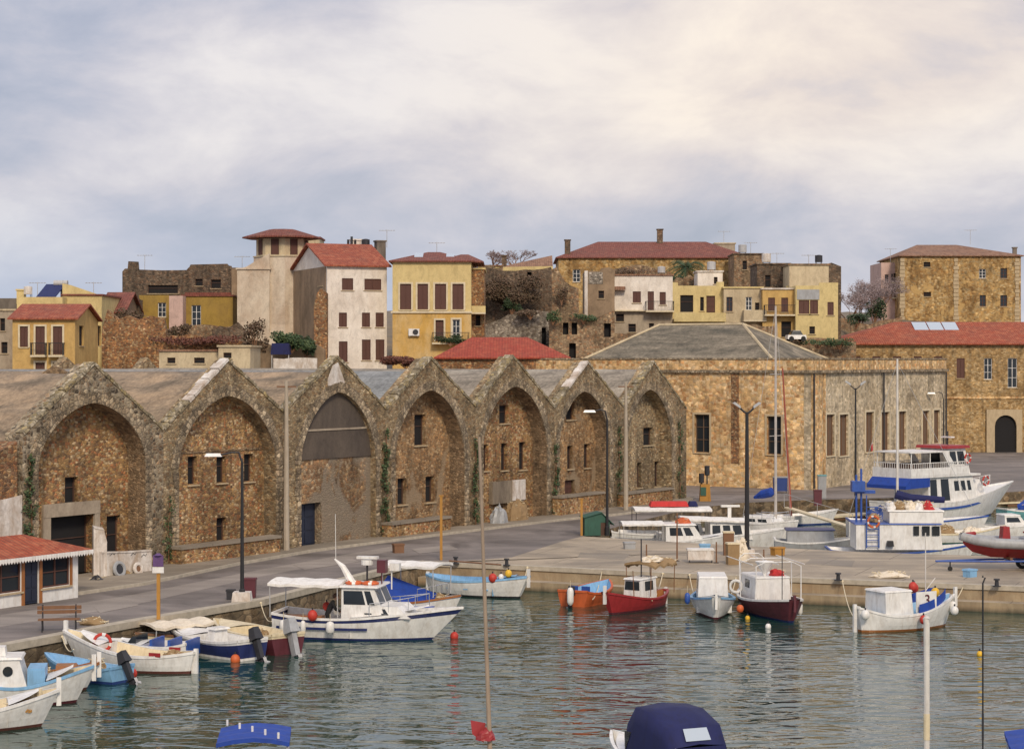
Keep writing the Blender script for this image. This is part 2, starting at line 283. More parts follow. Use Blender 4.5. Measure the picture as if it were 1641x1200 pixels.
# ---------------------------------------------------------------- mesh helpers
class MB:
    def __init__(s): s.v = []; s.f = []; s.m = []; s.T = Matrix()
    def q(s, pts, m=0):
        i = len(s.v); s.v += [s.T @ V(p) for p in pts]; s.f.append(tuple(range(i, i + len(pts)))); s.m.append(m)
    def box(s, x0, x1, y0, y1, z0, z1, m=0, tx=0, ty=0):   # tx, ty: taper at the top
        a = [(x0, y0, z0), (x1, y0, z0), (x1, y1, z0), (x0, y1, z0), (x0 + tx, y0 + ty, z1), (x1 - tx, y0 + ty, z1), (x1 - tx, y1 - ty, z1), (x0 + tx, y1 - ty, z1)]
        i = len(s.v); s.v += [s.T @ V(p) for p in a]
        for f in ((0, 3, 2, 1), (4, 5, 6, 7), (0, 1, 5, 4), (1, 2, 6, 5), (2, 3, 7, 6), (3, 0, 4, 7)): s.f.append(tuple(i + k for k in f)); s.m.append(m)
    def tube(s, pts, r, n=8, m=0, cap=True):
        pts = [V(p) for p in pts]; rs = r if isinstance(r, (list, tuple)) else [r] * len(pts); base = len(s.v)
        for k, p in enumerate(pts):
            d = (pts[min(k + 1, len(pts) - 1)] - pts[max(k - 1, 0)]).normalized()
            up = V((0, 0, 1)) if abs(d.z) < .9 else V((1, 0, 0)); a = d.cross(up).normalized(); bb = d.cross(a)
            for j in range(n):
                an = 2 * math.pi * j / n; s.v.append(s.T @ (p + (a * math.cos(an) + bb * math.sin(an)) * rs[k]))
        for k in range(len(pts) - 1):
            for j in range(n):
                s.f.append((base + k * n + j, base + k * n + (j + 1) % n, base + (k + 1) * n + (j + 1) % n, base + (k + 1) * n + j)); s.m.append(m)
        if cap:
            s.f.append(tuple(base + j for j in range(n))); s.m.append(m); s.f.append(tuple(base + (len(pts) - 1) * n + j for j in range(n))[::-1]); s.m.append(m)
    def ball(s, c, r, n=10, m=0, sx=1, sy=1, sz=1):
        c = V(c); s.tube_l([(c + V((0, 0, -r * sz * math.cos(math.pi * k / n))), r * math.sin(math.pi * k / n) + .0005) for k in range(n + 1)], n + 2, m, sx, sy)
    def tube_l(s, rings, n, m, sx=1, sy=1):
        base = len(s.v)
        for c, r in rings:
            for j in range(n):
                an = 2 * math.pi * j / n; s.v.append(s.T @ V((c.x + r * sx * math.cos(an), c.y + r * sy * math.sin(an), c.z)))
        for k in range(len(rings) - 1):
            for j in range(n):
                s.f.append((base + k * n + j, base + k * n + (j + 1) % n, base + (k + 1) * n + (j + 1) % n, base + (k + 1) * n + j)); s.m.append(m)
    def wall(s, x0, x1, z0, top, holes=(), y0=0, th=.35, m=0, arch=None, mr=None):
        # vertical wall with rectangular holes (x0,z0,x1,z1), a free top profile and an optional arched opening from the ground
        mr = m if mr is None else mr
        if isinstance(top, (int, float)): top = [(x0, top), (x1, top)]
        xs = {x0, x1} | {p[0] for p in top if x0 < p[0] < x1}
        for h in holes: xs |= {max(x0, h[0]), min(x1, h[2])}
        if arch:
            al, ar, zs, rise, pt = arch
            N = 28; xs |= {al + (ar - al) * k / N for k in range(N + 1)}
        def A(x):
            c = (al + ar) / 2; hw = (ar - al) / 2; u = min(1, abs(x - c) / hw)
            return zs + rise * (math.sqrt(max(0, 1 - u * u)) * (1 - pt) + pt * (1 - u ** 1.35))
        def T(x):
            for (a, za), (bq, zb) in zip(top, top[1:]):
                if a <= x <= bq + 1e-9: return za + (zb - za) * (x - a) / max(1e-9, bq - a)
            return top[-1][1]
        xs = sorted(xs); xs = [x for i, x in enumerate(xs) if i == 0 or x - xs[i - 1] > 1e-5]; y1 = y0 + th
        for a, bq in zip(xs, xs[1:]):
            mid = (a + bq) / 2; ta, tb = T(a + 1e-6), T(bq - 1e-6)
            la = lb = z0; inarch = arch and al < mid < ar
            if inarch:
                la, lb = A(a), A(bq)
                s.q([(a, y0, la), (a, y1, la), (bq, y1, lb), (bq, y0, lb)], mr)
            hs = sorted((h[1], h[3]) for h in holes if h[0] - 1e-6 <= mid <= h[2] + 1e-6)
            cur = (la, lb)
            for h0, h1 in hs:
                if h0 > min(cur) + 1e-6:
                    s.q([(a, y0, cur[0]), (bq, y0, cur[1]), (bq, y0, h0), (a, y0, h0)], m); s.q([(bq, y1, cur[1]), (a, y1, cur[0]), (a, y1, h0), (bq, y1, h0)], m)
                cur = (h1, h1)
            s.q([(a, y0, cur[0]), (bq, y0, cur[1]), (bq, y0, tb), (a, y0, ta)], m); s.q([(bq, y1, cur[1]), (a, y1, cur[0]), (a, y1, ta), (bq, y1, tb)], m)
            s.q([(a, y0, ta), (bq, y0, tb), (bq, y1, tb), (a, y1, ta)], m)
        s.q([(x0, y1, z0), (x0, y0, z0), (x0, y0, T(x0)), (x0, y1, T(x0))], m); s.q([(x1, y0, z0), (x1, y1, z0), (x1, y1, T(x1)), (x1, y0, T(x1))], m)
        if arch and zs > z0: 
            s.q([(al, y0, z0), (al, y1, z0), (al, y1, zs), (al, y0, zs)], mr); s.q([(ar, y1, z0), (ar, y0, z0), (ar, y0, zs), (ar, y1, zs)], mr)
        for a, b0, c, d in holes:
            s.q([(a, y0, b0), (a, y1, b0), (a, y1, d), (a, y0, d)], mr); s.q([(c, y1, b0), (c, y0, b0), (c, y0, d), (c, y1, d)], mr)
            s.q([(a, y1, d), (c, y1, d), (c, y0, d), (a, y0, d)], mr); s.q([(a, y0, b0), (c, y0, b0), (c, y1, b0), (a, y1, b0)], mr)
    def build(s, name, mats, parent=None, smooth=False, loc=None, weld=False):
        me = bpy.data.meshes.new(name); me.from_pydata([tuple(p) for p in s.v], [], s.f)
        for mm in ([mats] if isinstance(mats, str) else mats): me.materials.append(MATS[mm])
        for p, k in zip(me.polygons, s.m): p.material_index = k; p.use_smooth = smooth
        if smooth == 'auto' or weld:
            import bmesh
            bm = bmesh.new(); bm.from_mesh(me); bmesh.ops.remove_doubles(bm, verts=bm.verts, dist=.0005); bmesh.ops.recalc_face_normals(bm, faces=bm.faces); bm.to_mesh(me); bm.free()
        me.update()
        o = bpy.data.objects.new(name, me); col.objects.link(o)
        if parent: o.parent = parent
        if loc is not None: o.location = loc
        return o
def tag(o, label, cat, group=None):
    o['label'] = label; o['category'] = cat
    if group: o['group'] = group
    return o
def thing(name, label, cat, M=None, group=None):
    o = bpy.data.objects.new(name, None); col.objects.link(o); o.empty_display_size = .3
    if M is not None: o.matrix_world = M; o.matrix_basis = M
    return tag(o, label, cat, group)
def struct(o): o['kind'] = 'structure'; return o
def P(px, py, Y): return V(((px - CX) * Y / F, Y, CH - (py - HY) * Y / F))
def G(px, py, z=0.0):
    Y = (CH - z) * F / (py - HY); return V(((px - CX) * Y / F, Y, z))
def mat(loc, ang=0): return Matrix.Translation(loc) @ Matrix.Rotation(ang, 4, 'Z')
def sz(M, px, py):     # pixel -> (distance along the wall, height) on the vertical local y=0 plane of M
    O = M.to_translation(); u = (M.to_3x3() @ V((1, 0, 0))); rx = (px - CX) / F
    # O.x + s u.x = t rx ; O.y + s u.y = t
    s_ = (rx * O.y - O.x) / (u.x - rx * u.y); t_ = O.y + s_ * u.y
    return s_, CH - (py - HY) * t_ / F - O.z
def rects(M, L): # pixel boxes -> local rectangles on the plane
    out = []
    for r in L:
        a, zt = sz(M, r[0], (r[1])); b_, zb = sz(M, r[2], r[3]); _, zt2 = sz(M, (r[0] + r[2]) / 2, r[1]); _, zb2 = sz(M, (r[0] + r[2]) / 2, r[3])
        out.append((min(a, b_), zb2, max(a, b_), zt2))
    return out
def window(root, T, rc, kind, trim=None, depth=.22, label=None):
    a, z0, c, z1 = rc; w = c - a; h = z1 - z0; mb = MB(); mb.T = T
    if kind == 'dark':
        mb.box(a - .02, c + .02, depth, depth + .05, z0 - .02, z1 + .02); o = mb.build('window', 'dark_hole', root)
        fb = MB(); fb.T = T; fb.box(a, a + .05, depth - .06, depth, z0, z1); fb.box(c - .05, c, depth - .06, depth, z0, z1); fb.box(a + .05, c - .05, depth - .06, depth, z1 - .06, z1)
        fb.box(a + .05, c - .05, depth - .05, depth - .01, z0 + h * .6, z0 + h * .6 + .04); fb.build('frame', 'dark_wood', o)
    elif kind in ('shut', 'shutb'):
        g = w * .02; mb.box(a, a + w / 2 - g, depth - .14, depth - .09, z0, z1); mb.box(a + w / 2 + g, c, depth - .14, depth - .09, z0, z1); o = mb.build('shutter', 'louver' if kind == 'shut' else 'wood_grey', root)
        fb = MB(); fb.T = T; e = .06
        fb.box(a, c, depth - .19, depth - .145, z1 - e, z1); fb.box(a, c, depth - .19, depth - .145, z0, z0 + e); fb.box(a, a + e, depth - .19, depth - .145, z0 + e, z1 - e); fb.box(c - e, c, depth - .19, depth - .145, z0 + e, z1 - e)
        fb.box(a + w / 2 - .03, a + w / 2 + .03, depth - .19, depth - .145, z0 + e, z1 - e); fb.build('frame', 'brown_shutter' if kind == 'shut' else 'wood', o)
    elif kind in ('door', 'bluedoor'):
        mb.box(a - .02, c + .02, depth - .05, depth, z0, z1); o = mb.build('door', 'dark_wood' if kind == 'door' else 'blue_door', root)
        fb = MB(); fb.T = T
        for k in (0, 1):
            for j in (0, 1, 2):
                xa = a + w * (.08 + .46 * k); fb.box(xa, xa + w * .38, depth - .08, depth - .051, z0 + h * (.06 + .31 * j), z0 + h * (.32 + .31 * j))
        fb.build('door_panel', 'brown_shutter' if kind == 'door' else 'blue_door', o)
    else:
        mb.box(a - .02, c + .02, depth - .03, depth, z0, z1); o = mb.build('window', 'glass', root)
        fb = MB(); fb.T = T; e = .06; y0, y1 = depth - .08, depth - .031
        fm = {'glass': 'brown_shutter', 'glassw': 'white_paint', 'glassg': 'wood_grey'}[kind]
        fb.box(a, a + e, y0, y1, z0, z1); fb.box(c - e, c, y0, y1, z0, z1); fb.box(a + e, c - e, y0, y1, z0, z0 + e); fb.box(a + e, c - e, y0, y1, z1 - e, z1)
        fb.box(a + w / 2 - .03, a + w / 2 + .03, y0, y1, z0 + e, z1 - e)
        for k in ((.33, .66) if h > 1.2 else (.5,)):
            fb.box(a + e, a + w / 2 - .03, y0, y1, z0 + h * k, z0 + h * k + .04); fb.box(a + w / 2 + .03, c - e, y0, y1, z0 + h * k, z0 + h * k + .04)
        fb.build('frame', fm, o)
    if trim:
        sb = MB(); sb.T = T; e = .16
        sb.box(a - e, a - .002, -.06, .1, z0 - .02, z1 + e); sb.box(c + .002, c + e, -.06, .1, z0 - .02, z1 + e); sb.box(a - .002, c + .002, -.06, .1, z1 + .002, z1 + e)
        sb.build('surround', trim, o)
    if kind not in ('door', 'bluedoor'):
        sl = MB(); sl.T = T; sl.box(a - .1, c + .1, -.1, .08, z0 - .09, z0 - .024); sl.build('sill', trim or 'trim_stone', o)
    if label: o['label'] = label
    return o
def hipz(mb, x0, x1, y0, y1, z, h, rx0, rx1, ry=None, ov=.35, th=.12, m=0, m2=None):
    ry = (y0 + y1) / 2 if ry is None else ry; m2 = m if m2 is None else m2
    x0 -= ov; x1 += ov; y0 -= ov; y1 += ov
    a, b_, c, d = (x0, y0, z), (x1, y0, z), (x1, y1, z), (x0, y1, z); e, f = (rx0, ry, z + h), (rx1, ry, z + h)
    mb.q([a, b_, f, e], m); mb.q([b_, c, f], m2); mb.q([c, d, e, f], m); mb.q([d, a, e], m2)
    lo = [(p[0], p[1], z - th) for p in (a, b_, c, d)]; mb.q(lo[::-1], m)
    for p, r in zip((a, b_, c, d), (1, 2, 3, 0)):
        i = (a, b_, c, d).index(p); qn = (a, b_, c, d)[r]; mb.q([lo[i], lo[r], qn, p], m)
HU = V((.5316, .847, 0)); HV = V((-.847, .5316, 0)); AANG = math.atan2(.847, .5316)
def sm(a, b_, x): x = max(0, min(1, (x - a) / (b_ - a))); return x * x * (3 - 2 * x)
def hill(x, y):
    d = y - 160 - .15 * x
    h = 8.5 * sm(3, 22, d) + 6 * sm(28, 75, d) + 4 * sm(90, 200, d)
    right = sm(20, 34, x - (y - 180) * .3)
    h2 = 14.5 * sm(232, 246, y)
    h = h * (1 - right) + h2 * right
    return max(0, h + (mnoise.noise(V((x * .13, y * .13, 0))) * .7 if h > 1 else 0))

# ---------------------------------------------------------------- setting: water, ground, hill
mb = MB(); mb.q([(-1500, -300, 0), (1500, -300, 0), (1500, 600, 0), (-1500, 600, 0)]); struct(mb.build('water', 'water', loc=(0, 0, WZ)))
def slab(name, pts, z, bottom, m_top, m_side):
    import bmesh
    bm = bmesh.new(); vs = [bm.verts.new((p.x, p.y, z)) for p in pts]; f = bm.faces.new(vs)
    if f.normal.z < 0: f.normal_flip()
    f.normal_update()
    if f.normal.z < 0: bmesh.ops.reverse_faces(bm, faces=[f])
    lo = [bm.verts.new((p.x, p.y, bottom)) for p in pts]; n = len(pts)
    for i in range(n):
        g = bm.faces.new((vs[i], vs[(i + 1) % n], lo[(i + 1) % n], lo[i])); g.material_index = 1
    bmesh.ops.triangulate(bm, faces=[f]); bmesh.ops.recalc_face_normals(bm, faces=bm.faces)
    me = bpy.data.meshes.new(name); bm.to_mesh(me); bm.free()
    me.materials.append(MATS[m_top]); me.materials.append(MATS[m_side])
    o = bpy.data.objects.new(name, me); col.objects.link(o); return struct(o)
shore = [G(-500, 1140), G(0, 1036), G(210, 997), G(420, 962), G(526, 935), G(640, 907), G(682, 901)]
pier_front = [G(870, 909), G(1050, 918), G(1280, 927), G(1641, 941), G(2400, 972)]
pier_back = [G(2400, 918), G(1641, 892), G(1500, 888), G(1380, 884), G(1280, 879), G(1080, 868), G(935, 859)]
basin = [G(1010, 838), G(1100, 816), G(1180, 806), G(1290, 801), G(1420, 798), G(1660, 786), G(2600, 770)]
slab('ground', shore + pier_front + pier_back + basin + [V((400, 220, 0)), V((2500, 400, 0)), V((2500, 4000, 0)), V((-2500, 4000, 0)), V((-2500, 60, 0))], 0, -6, 'asphalt', 'quay_stone')
slab('pavement', [G(655, 904), G(682, 901.5)] + [p + V((0, .1, 0)) for p in pier_front] + [p + V((0, -.1, 0)) for p in pier_back] + [G(905, 866), G(820, 893), G(740, 899)], .008, .001, 'concrete_pier', 'concrete_pier')
# lower landing step along the pier
def offs(pts, d):
    out = []
    for i, p in enumerate(pts):
        t_ = (pts[min(i + 1, len(pts) - 1)] - pts[max(i - 1, 0)]).normalized(); out.append(p + V((t_.y, -t_.x, 0)) * d)
    return out
def unstruct(o, parent, nm): del o['kind']; o.parent = parent; o.name = nm; return o
pw = thing('pier_wall', 'stepped golden stone pier wall behind the row of small boats', 'quay wall'); qw = thing('quay_wall', 'dark rubble quay wall with pale kerb along the left shore', 'quay wall')
pf = [shore[-1]] + pier_front
unstruct(slab('pier_face', [p + V((0, .25, 0)) for p in pf] + offs(pf, .05)[::-1], -.005, -2, 'concrete_quay', 'concrete_quay'), pw, 'wall_face'); pb = offs(pf, .9); unstruct(slab('pier_step', [p + V((0, .03, 0)) for p in pf] + pb[::-1], -.62, -6, 'concrete_pier', 'concrete_quay'), pw, 'landing_step')
cp = offs(pf, .12); unstruct(slab('pier_coping', [p + V((0, .35, 0)) for p in pf] + cp[::-1], .05, -.16, 'kerb_stone', 'kerb_stone'), pw, 'coping')
sh = shore[:]; unstruct(slab('quay_coping', [p + V((-.15, .5, 0)) for p in sh] + offs(sh, .12)[::-1], .06, -.2, 'kerb_stone', 'kerb_stone'), qw, 'coping')
unstruct(slab('face', [p + V((-.1, .3, 0)) for p in sh] + offs(sh, .05)[::-1], -.005, -3, 'quay_stone', 'quay_stone'), qw, 'wall_face')
def AP(n, back=0, z=0):   # point on the arsenal facade line, n in bays
    return V((-16.87, 96.64, 0)) + V((4.90, 7.808, 0)) * n + HV * back + V((0, 0, z))
kerb = [G(-250, 1000), G(0, 968), G(130, 952), G(230, 937), G(380, 905), G(500, 884), G(600, 871), G(760, 851), G(900, 834), G(985, 826), G(1100, 812)]
slab('pavement', kerb + [AP(6.2, .3), AP(-3.5, .3)], .13, -.05, 'pavement', 'kerb_stone')
k2 = offs(kerb, .14); slab('kerb', [p for p in kerb] + k2[::-1], .134, -.05, 'kerb_stone', 'kerb_stone')
slab('road', [G(0, 985), G(200, 955), G(420, 912), G(640, 873), G(640, 880), G(420, 923), G(200, 972), G(0, 1004)], .004, .0005, 'asphalt_light', 'asphalt_light')
mb = MB(); NX, NY = 90, 60
def hp(i, j):
    x = -170 + 340 * i / NX; y = 160 + 340 * (j / NY) ** 1.6; z = hill(x, y); return (x, y, z if z > .02 else -.5)
for i in range(NX):
    for j in range(NY): mb.q([hp(i, j), hp(i + 1, j), hp(i + 1, j + 1), hp(i, j + 1)])
struct(mb.build('hill', 'hill_scrub', smooth=True, weld=True))

# ---------------------------------------------------------------- the seven vaulted sheds
W_ = 9.218
valz = {-1: 6.7, 0: 6.65, 1: 7.3, 2: 7.25, 3: 7.2, 4: 6.95, 5: 6.75, 6: 6.5}
apexpx = [(150, 583), (365, 577), (540, 572), (690, 574), (820, 571), (935, 580), (1035, 580)]
sheds = [
 dict(label='nearest vaulted stone shed, with wide black garage opening beside the red-roofed kiosk', inf='rubble_ochre', pier='rubble_mottled', roof='roof_stone', rec=1.1,
      arch=(61, 233, 645, 745), wins=[(104, 764, 125, 809, 'dark'), (79, 826, 149, 925, 'dark'), (171, 826, 193, 905, 'dark')]),
 dict(label='second vaulted shed from the left, with a row of three narrow dark windows', inf='rubble_ochre', pier='rubble_grey', roof='roof_stone', rec=.8,
      arch=(286, 442, 634, 745), wins=[(301, 731, 316, 776, 'dark'), (347, 731, 362, 773, 'dark'), (391, 727, 406, 771, 'dark'), (347, 829, 363, 866, 'dark')]),
 dict(label='vaulted shed with dark boarded upper arch and tall navy metal door', inf='render_patchy', pier='rubble_grey', roof='roof_stone', rec=.35,
      arch=(482, 602, 628, 740), wins=[(479, 806, 515, 881, 'bluedoor')]),
 dict(label='vaulted shed with one high window above two low ones and ivy at its left pier', inf='rubble_plastered', pier='rubble_grey', roof='roof_slate', rec=1.05,
      arch=(633, 744, 625, 730), wins=[(664, 664, 682, 713, 'dark'), (637, 766, 651, 808, 'dark'), (682, 763, 696, 804, 'dark')]),
 dict(label='vaulted shed with concrete box on its front and three windows in a row', inf='rubble_ochre', pier='rubble_grey', roof='roof_cement', rec=1.05,
      arch=(774, 876, 619, 715), wins=[(800, 649, 815, 678, 'dark'), (773, 712, 783, 754, 'dark'), (803, 710, 813, 753, 'dark'), (832, 708, 843, 752, 'dark')]),
 dict(label='vaulted shed behind the single black lamp post, white stepped coping on its gable', inf='rubble_plastered', pier='rubble_grey', roof='roof_cement', rec=1.05,
      arch=(896, 976, 627, 715), wins=[(907, 643, 921, 672, 'dark'), (909, 714, 918, 751, 'dark'), (936, 711, 945, 749, 'dark'), (905, 769, 921, 791, 'door')]),
 dict(label='farthest vaulted shed, next to the golden stone building with the hipped roof', inf='rubble_grey', pier='rubble_grey', roof='roof_cement', rec=.9,
      arch=(1006, 1076, 624, 710), wins=[(1031, 685, 1046, 713, 'dark'), (1021, 741, 1028, 781, 'dark'), (1049, 739, 1057, 779, 'dark')]),
]
LEN = 47.0
for k, S in enumerate(sheds):
    M = mat(AP(k - 1), AANG); root = thing('vaulted_shed', S['label'], 'shed', M, 'row of vaulted stone sheds on the quay')
    vl, vr = valz[k - 1], valz[k]
    za = sz(M, *apexpx[k]); ax, az_ = za
    ax = max(4.2, min(5.0, ax)); az_ = min(10.25, max(9.75, az_))
    al, zt = sz(M, S['arch'][0], S['arch'][3]); ar, _ = sz(M, S['arch'][1], S['arch'][3])
    _, ztop = sz(M, (S['arch'][0] + S['arch'][1]) / 2, S['arch'][2]); _, zs = sz(M, (S['arch'][0] + S['arch'][1]) / 2, S['arch'][3])
    rec = S['rec']; rnd = random.Random(k)
    prof = [(0, vl)]
    for i in range(1, 7): prof.append((ax * i / 7, vl + (az_ - vl) * i / 7 + rnd.uniform(-.03, .03)))
    prof.append((ax, az_))
    for i in range(1, 7): prof.append((ax + (W_ - ax) * i / 7, az_ + (vr - az_) * i / 7 + rnd.uniform(-.03, .03)))
    prof.append((W_ - .004, vr))
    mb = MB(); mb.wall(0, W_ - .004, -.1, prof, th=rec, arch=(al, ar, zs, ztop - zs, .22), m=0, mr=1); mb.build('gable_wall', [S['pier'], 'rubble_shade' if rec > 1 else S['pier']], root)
    # arch ring of single stones
    cx_, hw = (al + ar) / 2, (ar - al) / 2; rise = ztop - zs
    def arcp(th_, ex):
        c, s_ = math.cos(th_), math.sin(th_); u = abs(c); zz = zs + rise * (s_ * .78 + .22 * (1 - u ** 1.35)) if s_ > 0 else zs
        return V((cx_ - hw * c, 0, zz)) + V((-c, 0, s_)).normalized() * ex
    mb = MB(); N = 44
    for i in range(N):
        t0, t1 = math.pi * (i + .03) / N, math.pi * (i + .97) / N; ex = .52 + rnd.uniform(-.04, .06); y0 = -.03 - rnd.uniform(0, .012)
        a, b_, c, d = arcp(t0, -.015), arcp(t1, -.015), arcp(t1, ex), arcp(t0, ex)
        fr = [(p.x, y0, p.z) for p in (a, b_, c, d)]; bk = [(p.x, .06, p.z) for p in (a, b_, c, d)]
        mb.q(fr[::-1])
        for i0, i1 in ((0, 1), (1, 2), (2, 3), (3, 0)): mb.q([fr[i0], fr[i1], bk[i1], bk[i0]])
    mb.build('arch_ring', 'voussoir', root)
    for side in (al, ar):
        z = 0; mb = MB()
        while z < zs - .2:
            h = rnd.uniform(.28, .45); ww = rnd.uniform(.3, .6); s0 = side - ww if side == al else side + .012
            mb.box(s0, s0 + ww - .012, -.05 - rnd.uniform(0, .02), .06, z, z + h - .03)
            z += h
        mb.build('jamb', 'voussoir', root)
    # coping along the rakes
    mb = MB()
    for (xa, zaa, xb, zb) in ((0, vl, ax, az_), (ax, az_, W_, vr)):
        L = math.hypot(xb - xa, zb - zaa); n = int(L / .42); an = math.atan2(zb - zaa, xb - xa)
        for i in range(n):
            f = (i + .5) / n; x, z = xa + (xb - xa) * f, zaa + (zb - zaa) * f; j = rnd.uniform(-.02, .03)
            mb.T = Matrix.Translation((x, 0, z + .05 + j)) @ Matrix.Rotation(-an, 4, 'Y')
            mb.box(-.21, .21, -.05 + rnd.uniform(-.015, .015), .5 + rnd.uniform(-.1, .1), -.10, .045 + rnd.uniform(-.02, .03), 1 if (k in (1, 5) and xa == 0 and .4 < f < .97) else 0)
    mb.build('coping', ['coping_stone', 'whitewash'], root)
    # infill wall
    T = Matrix.Translation((0, rec, 0)); MI = M @ T
    rc = rects(MI, [w[:4] for w in S['wins']]); rc = [(a, max(b_, .0), c, d) for a, b_, c, d in rc]
    mb = MB(); mb.T = T; zhi = ztop + .25
    def rz(x): return min(zhi, (vl - .5 + (9.2 - vl) * x / ax) if x < ax else (9.0 + (vr - .5 - 9.0) * (x - ax) / (W_ - ax)))
    mb.wall(al - .5, ar + .5, -.1, [(al - .5 + (ar - al + 1) * i / 20, rz(al - .5 + (ar - al + 1) * i / 20)) for i in range(21)], rc, th=.6); mb.build('infill_wall', S['inf'], root)
    for r_, w in zip(rc, S['wins']):
        big = (r_[2] - r_[0]) > 1.6
        o = window(root, T, r_, w[4], depth=.5 if big else .3)
        if big: o.name = 'garage_opening'
    if k == 0:
        a, z0, c, z1 = rc[1]; lb = MB(); lb.T = T; lb.box(a - .5, c + .35, -.14, .1, z1 + .01, z1 + .62); lb.box(a - .5, a - .01, -.12, .1, 0, z1 + .005); lb.box(c + .01, c + .35, -.12, .1, 0, z1 + .005); lb.build('door_surround', 'plaster_beige', root)
    if k == 1:
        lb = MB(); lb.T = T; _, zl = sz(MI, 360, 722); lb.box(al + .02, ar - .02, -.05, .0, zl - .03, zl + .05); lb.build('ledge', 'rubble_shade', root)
    if k == 2:
        lb = MB(); lb.T = T; _, zl = sz(MI, 545, 733); _, z2 = sz(MI, 545, 687)
        lb.wall(al - .3, ar + .3, zl, [(al - .3 + (ar - al + .6) * i / 20, rz(al - .3 + (ar - al + .6) * i / 20)) for i in range(21)], th=.06, y0=-.08); lb.build('boarding', 'board_grey', root)
        lb = MB(); lb.T = T; lb.box(al, ar, -.13, -.082, z2 - .05, z2 + .05); lb.build('batten', 'plaster_beige', root)
        lb = MB(); a0, zz0 = sz(M, 525, 618); lb.wall(a0, a0 + 1.5, zz0, [(a0, zz0 + .35), (a0 + .45, zz0 + 1.1), (a0 + .9, zz0 + 1.25), (a0 + 1.5, zz0 + .2)], y0=-.03, th=.028); lb.build('lime_patch', 'whitewash', root)
    if k == 4:
        (a, z0, c, z1), = rects(M, [(806, 771, 857, 806)]); lb = MB(); lb.box(a, c, .75, rec - .01, z0, z1); lb.box(a + (c - a) * .6, c + .02, .69, .74, z0 + .1, z1 + .02, 1); lb.build('concrete_box', ['render_old', 'whitewash'], root)
    # roof slopes and the rear gable
    zr = 9.35; y0, y1 = rec + .02, LEN
    mb = MB(); NS = 26
    for (xa, zaa, xb, zb) in ((0, vl - .35, ax, zr), (ax, zr, W_, vr - .35)):
        for i in range(NS):
            for j in range(8):
                def rp(ii, jj):
                    f = jj / 8; x = xa + (xb - xa) * f; z = zaa + (zb - zaa) * f; bulge = .35 * math.sin(math.pi * f); y = y0 + (y1 - y0) * ii / NS
                    nz = mnoise.noise(V((x * .6 + k * 9, y * .35, 0))) * (.16 if 0 < jj < 8 else .03) * (1.6 if k < 3 else .5)
                    return (x, y, z + bulge + nz)
                mb.q([rp(i, j), rp(i, j + 1), rp(i + 1, j + 1), rp(i + 1, j)])
    mb.build('roof', S['roof'], root, smooth=True, weld=True)
    mb = MB(); mb.T = Matrix.Translation((0, LEN, 0)); mb.wall(0, W_ - .004, -.1, [(0, vl), (ax, az_ + .35), (W_ - .004, vr)], th=.8); mb.build('rear_gable', 'rubble_grey', root)
    # side walls
    mb = MB(); mb.box(.02, .3, rec + .02, LEN - .02, -.1, vl - .38); mb.box(W_ - .5, W_ - .02, rec + .02, LEN - .02, -.1, vr - .38); mb.build('side_wall', 'rubble_grey', root)
# the broken shed at the left edge
M = mat(AP(-2), AANG); root = thing('ruined_shed', 'roofless ruined shed front of reddish rubble at the left edge, whitewashed low down', 'ruin', M)
mb = MB(); mb.wall(-4, 8.9, -.1, [(-4, 5.5), (1, 5.2), (4, 4.8), (6, 5.0), (7.6, 5.9), (8.9, 6.4)], th=1.0); mb.build('front_wall', 'rubble_red', root)
mb = MB(); (a, z0, c, z1), = rects(M, [(-60, 800, 34, 930)]); mb.wall(a, c, -.05, [(a, z1 - .5), (a + (c - a) * .5, z1 - .1), (a + (c - a) * .8, z1), (c, z1 + .1)], y0=-.06, th=.055); mb.build('limewash', 'whitewash', root)
mb = MB()
for i in range(20):
    for j in range(6):
        def rp(ii, jj): y = 1.05 + ii * 2.2; x = -4 + 13.1 * jj / 6; return (x, y, 5.2 + (jj / 6) * 1.2 + mnoise.noise(V((x * .5, y * .4, 3))) * .5)
        mb.q([rp(i, j), rp(i, j + 1), rp(i + 1, j + 1), rp(i + 1, j)])
mb.build('collapsed_roof', 'roof_stone', root, smooth=True, weld=True)
# buttress piers between the arches
# low terrace walls in front of the infills
for (n0, a, b_, pt, pb_, lab) in [(0, 290, 449, 868, 905, 'low rubble terrace wall with stone cap in front of the second shed'), (2, 628, 722, 833, 858, 'short low rubble wall under the two low windows of the ivy shed'),
                            (4, 900, 968, 792, 822, 'low rubble wall with pale cap behind the single black lamp post'), (5, 1004, 1078, 786, 815, 'low rubble wall in front of the farthest shed')]:
    M0 = mat(AP(n0), AANG); M = M0 @ Matrix.Translation((0, -.75, 0)); (x0, z0, x1, z1), = rects(M, [(a, pt, b_, pb_)])
    o = thing('terrace_wall', lab, 'wall', M, 'low terrace walls in front of the sheds'); mb = MB(); mb.box(x0, x1, 0, .68, -.05, z1 - .1); mb.build('wall_body', 'rubble_ochre', o)
    mb = MB(); mb.box(x0 - .06, x1 + .06, -.08, .70, z1 - .098, z1 + .04); mb.build('cap', 'pavement', o)

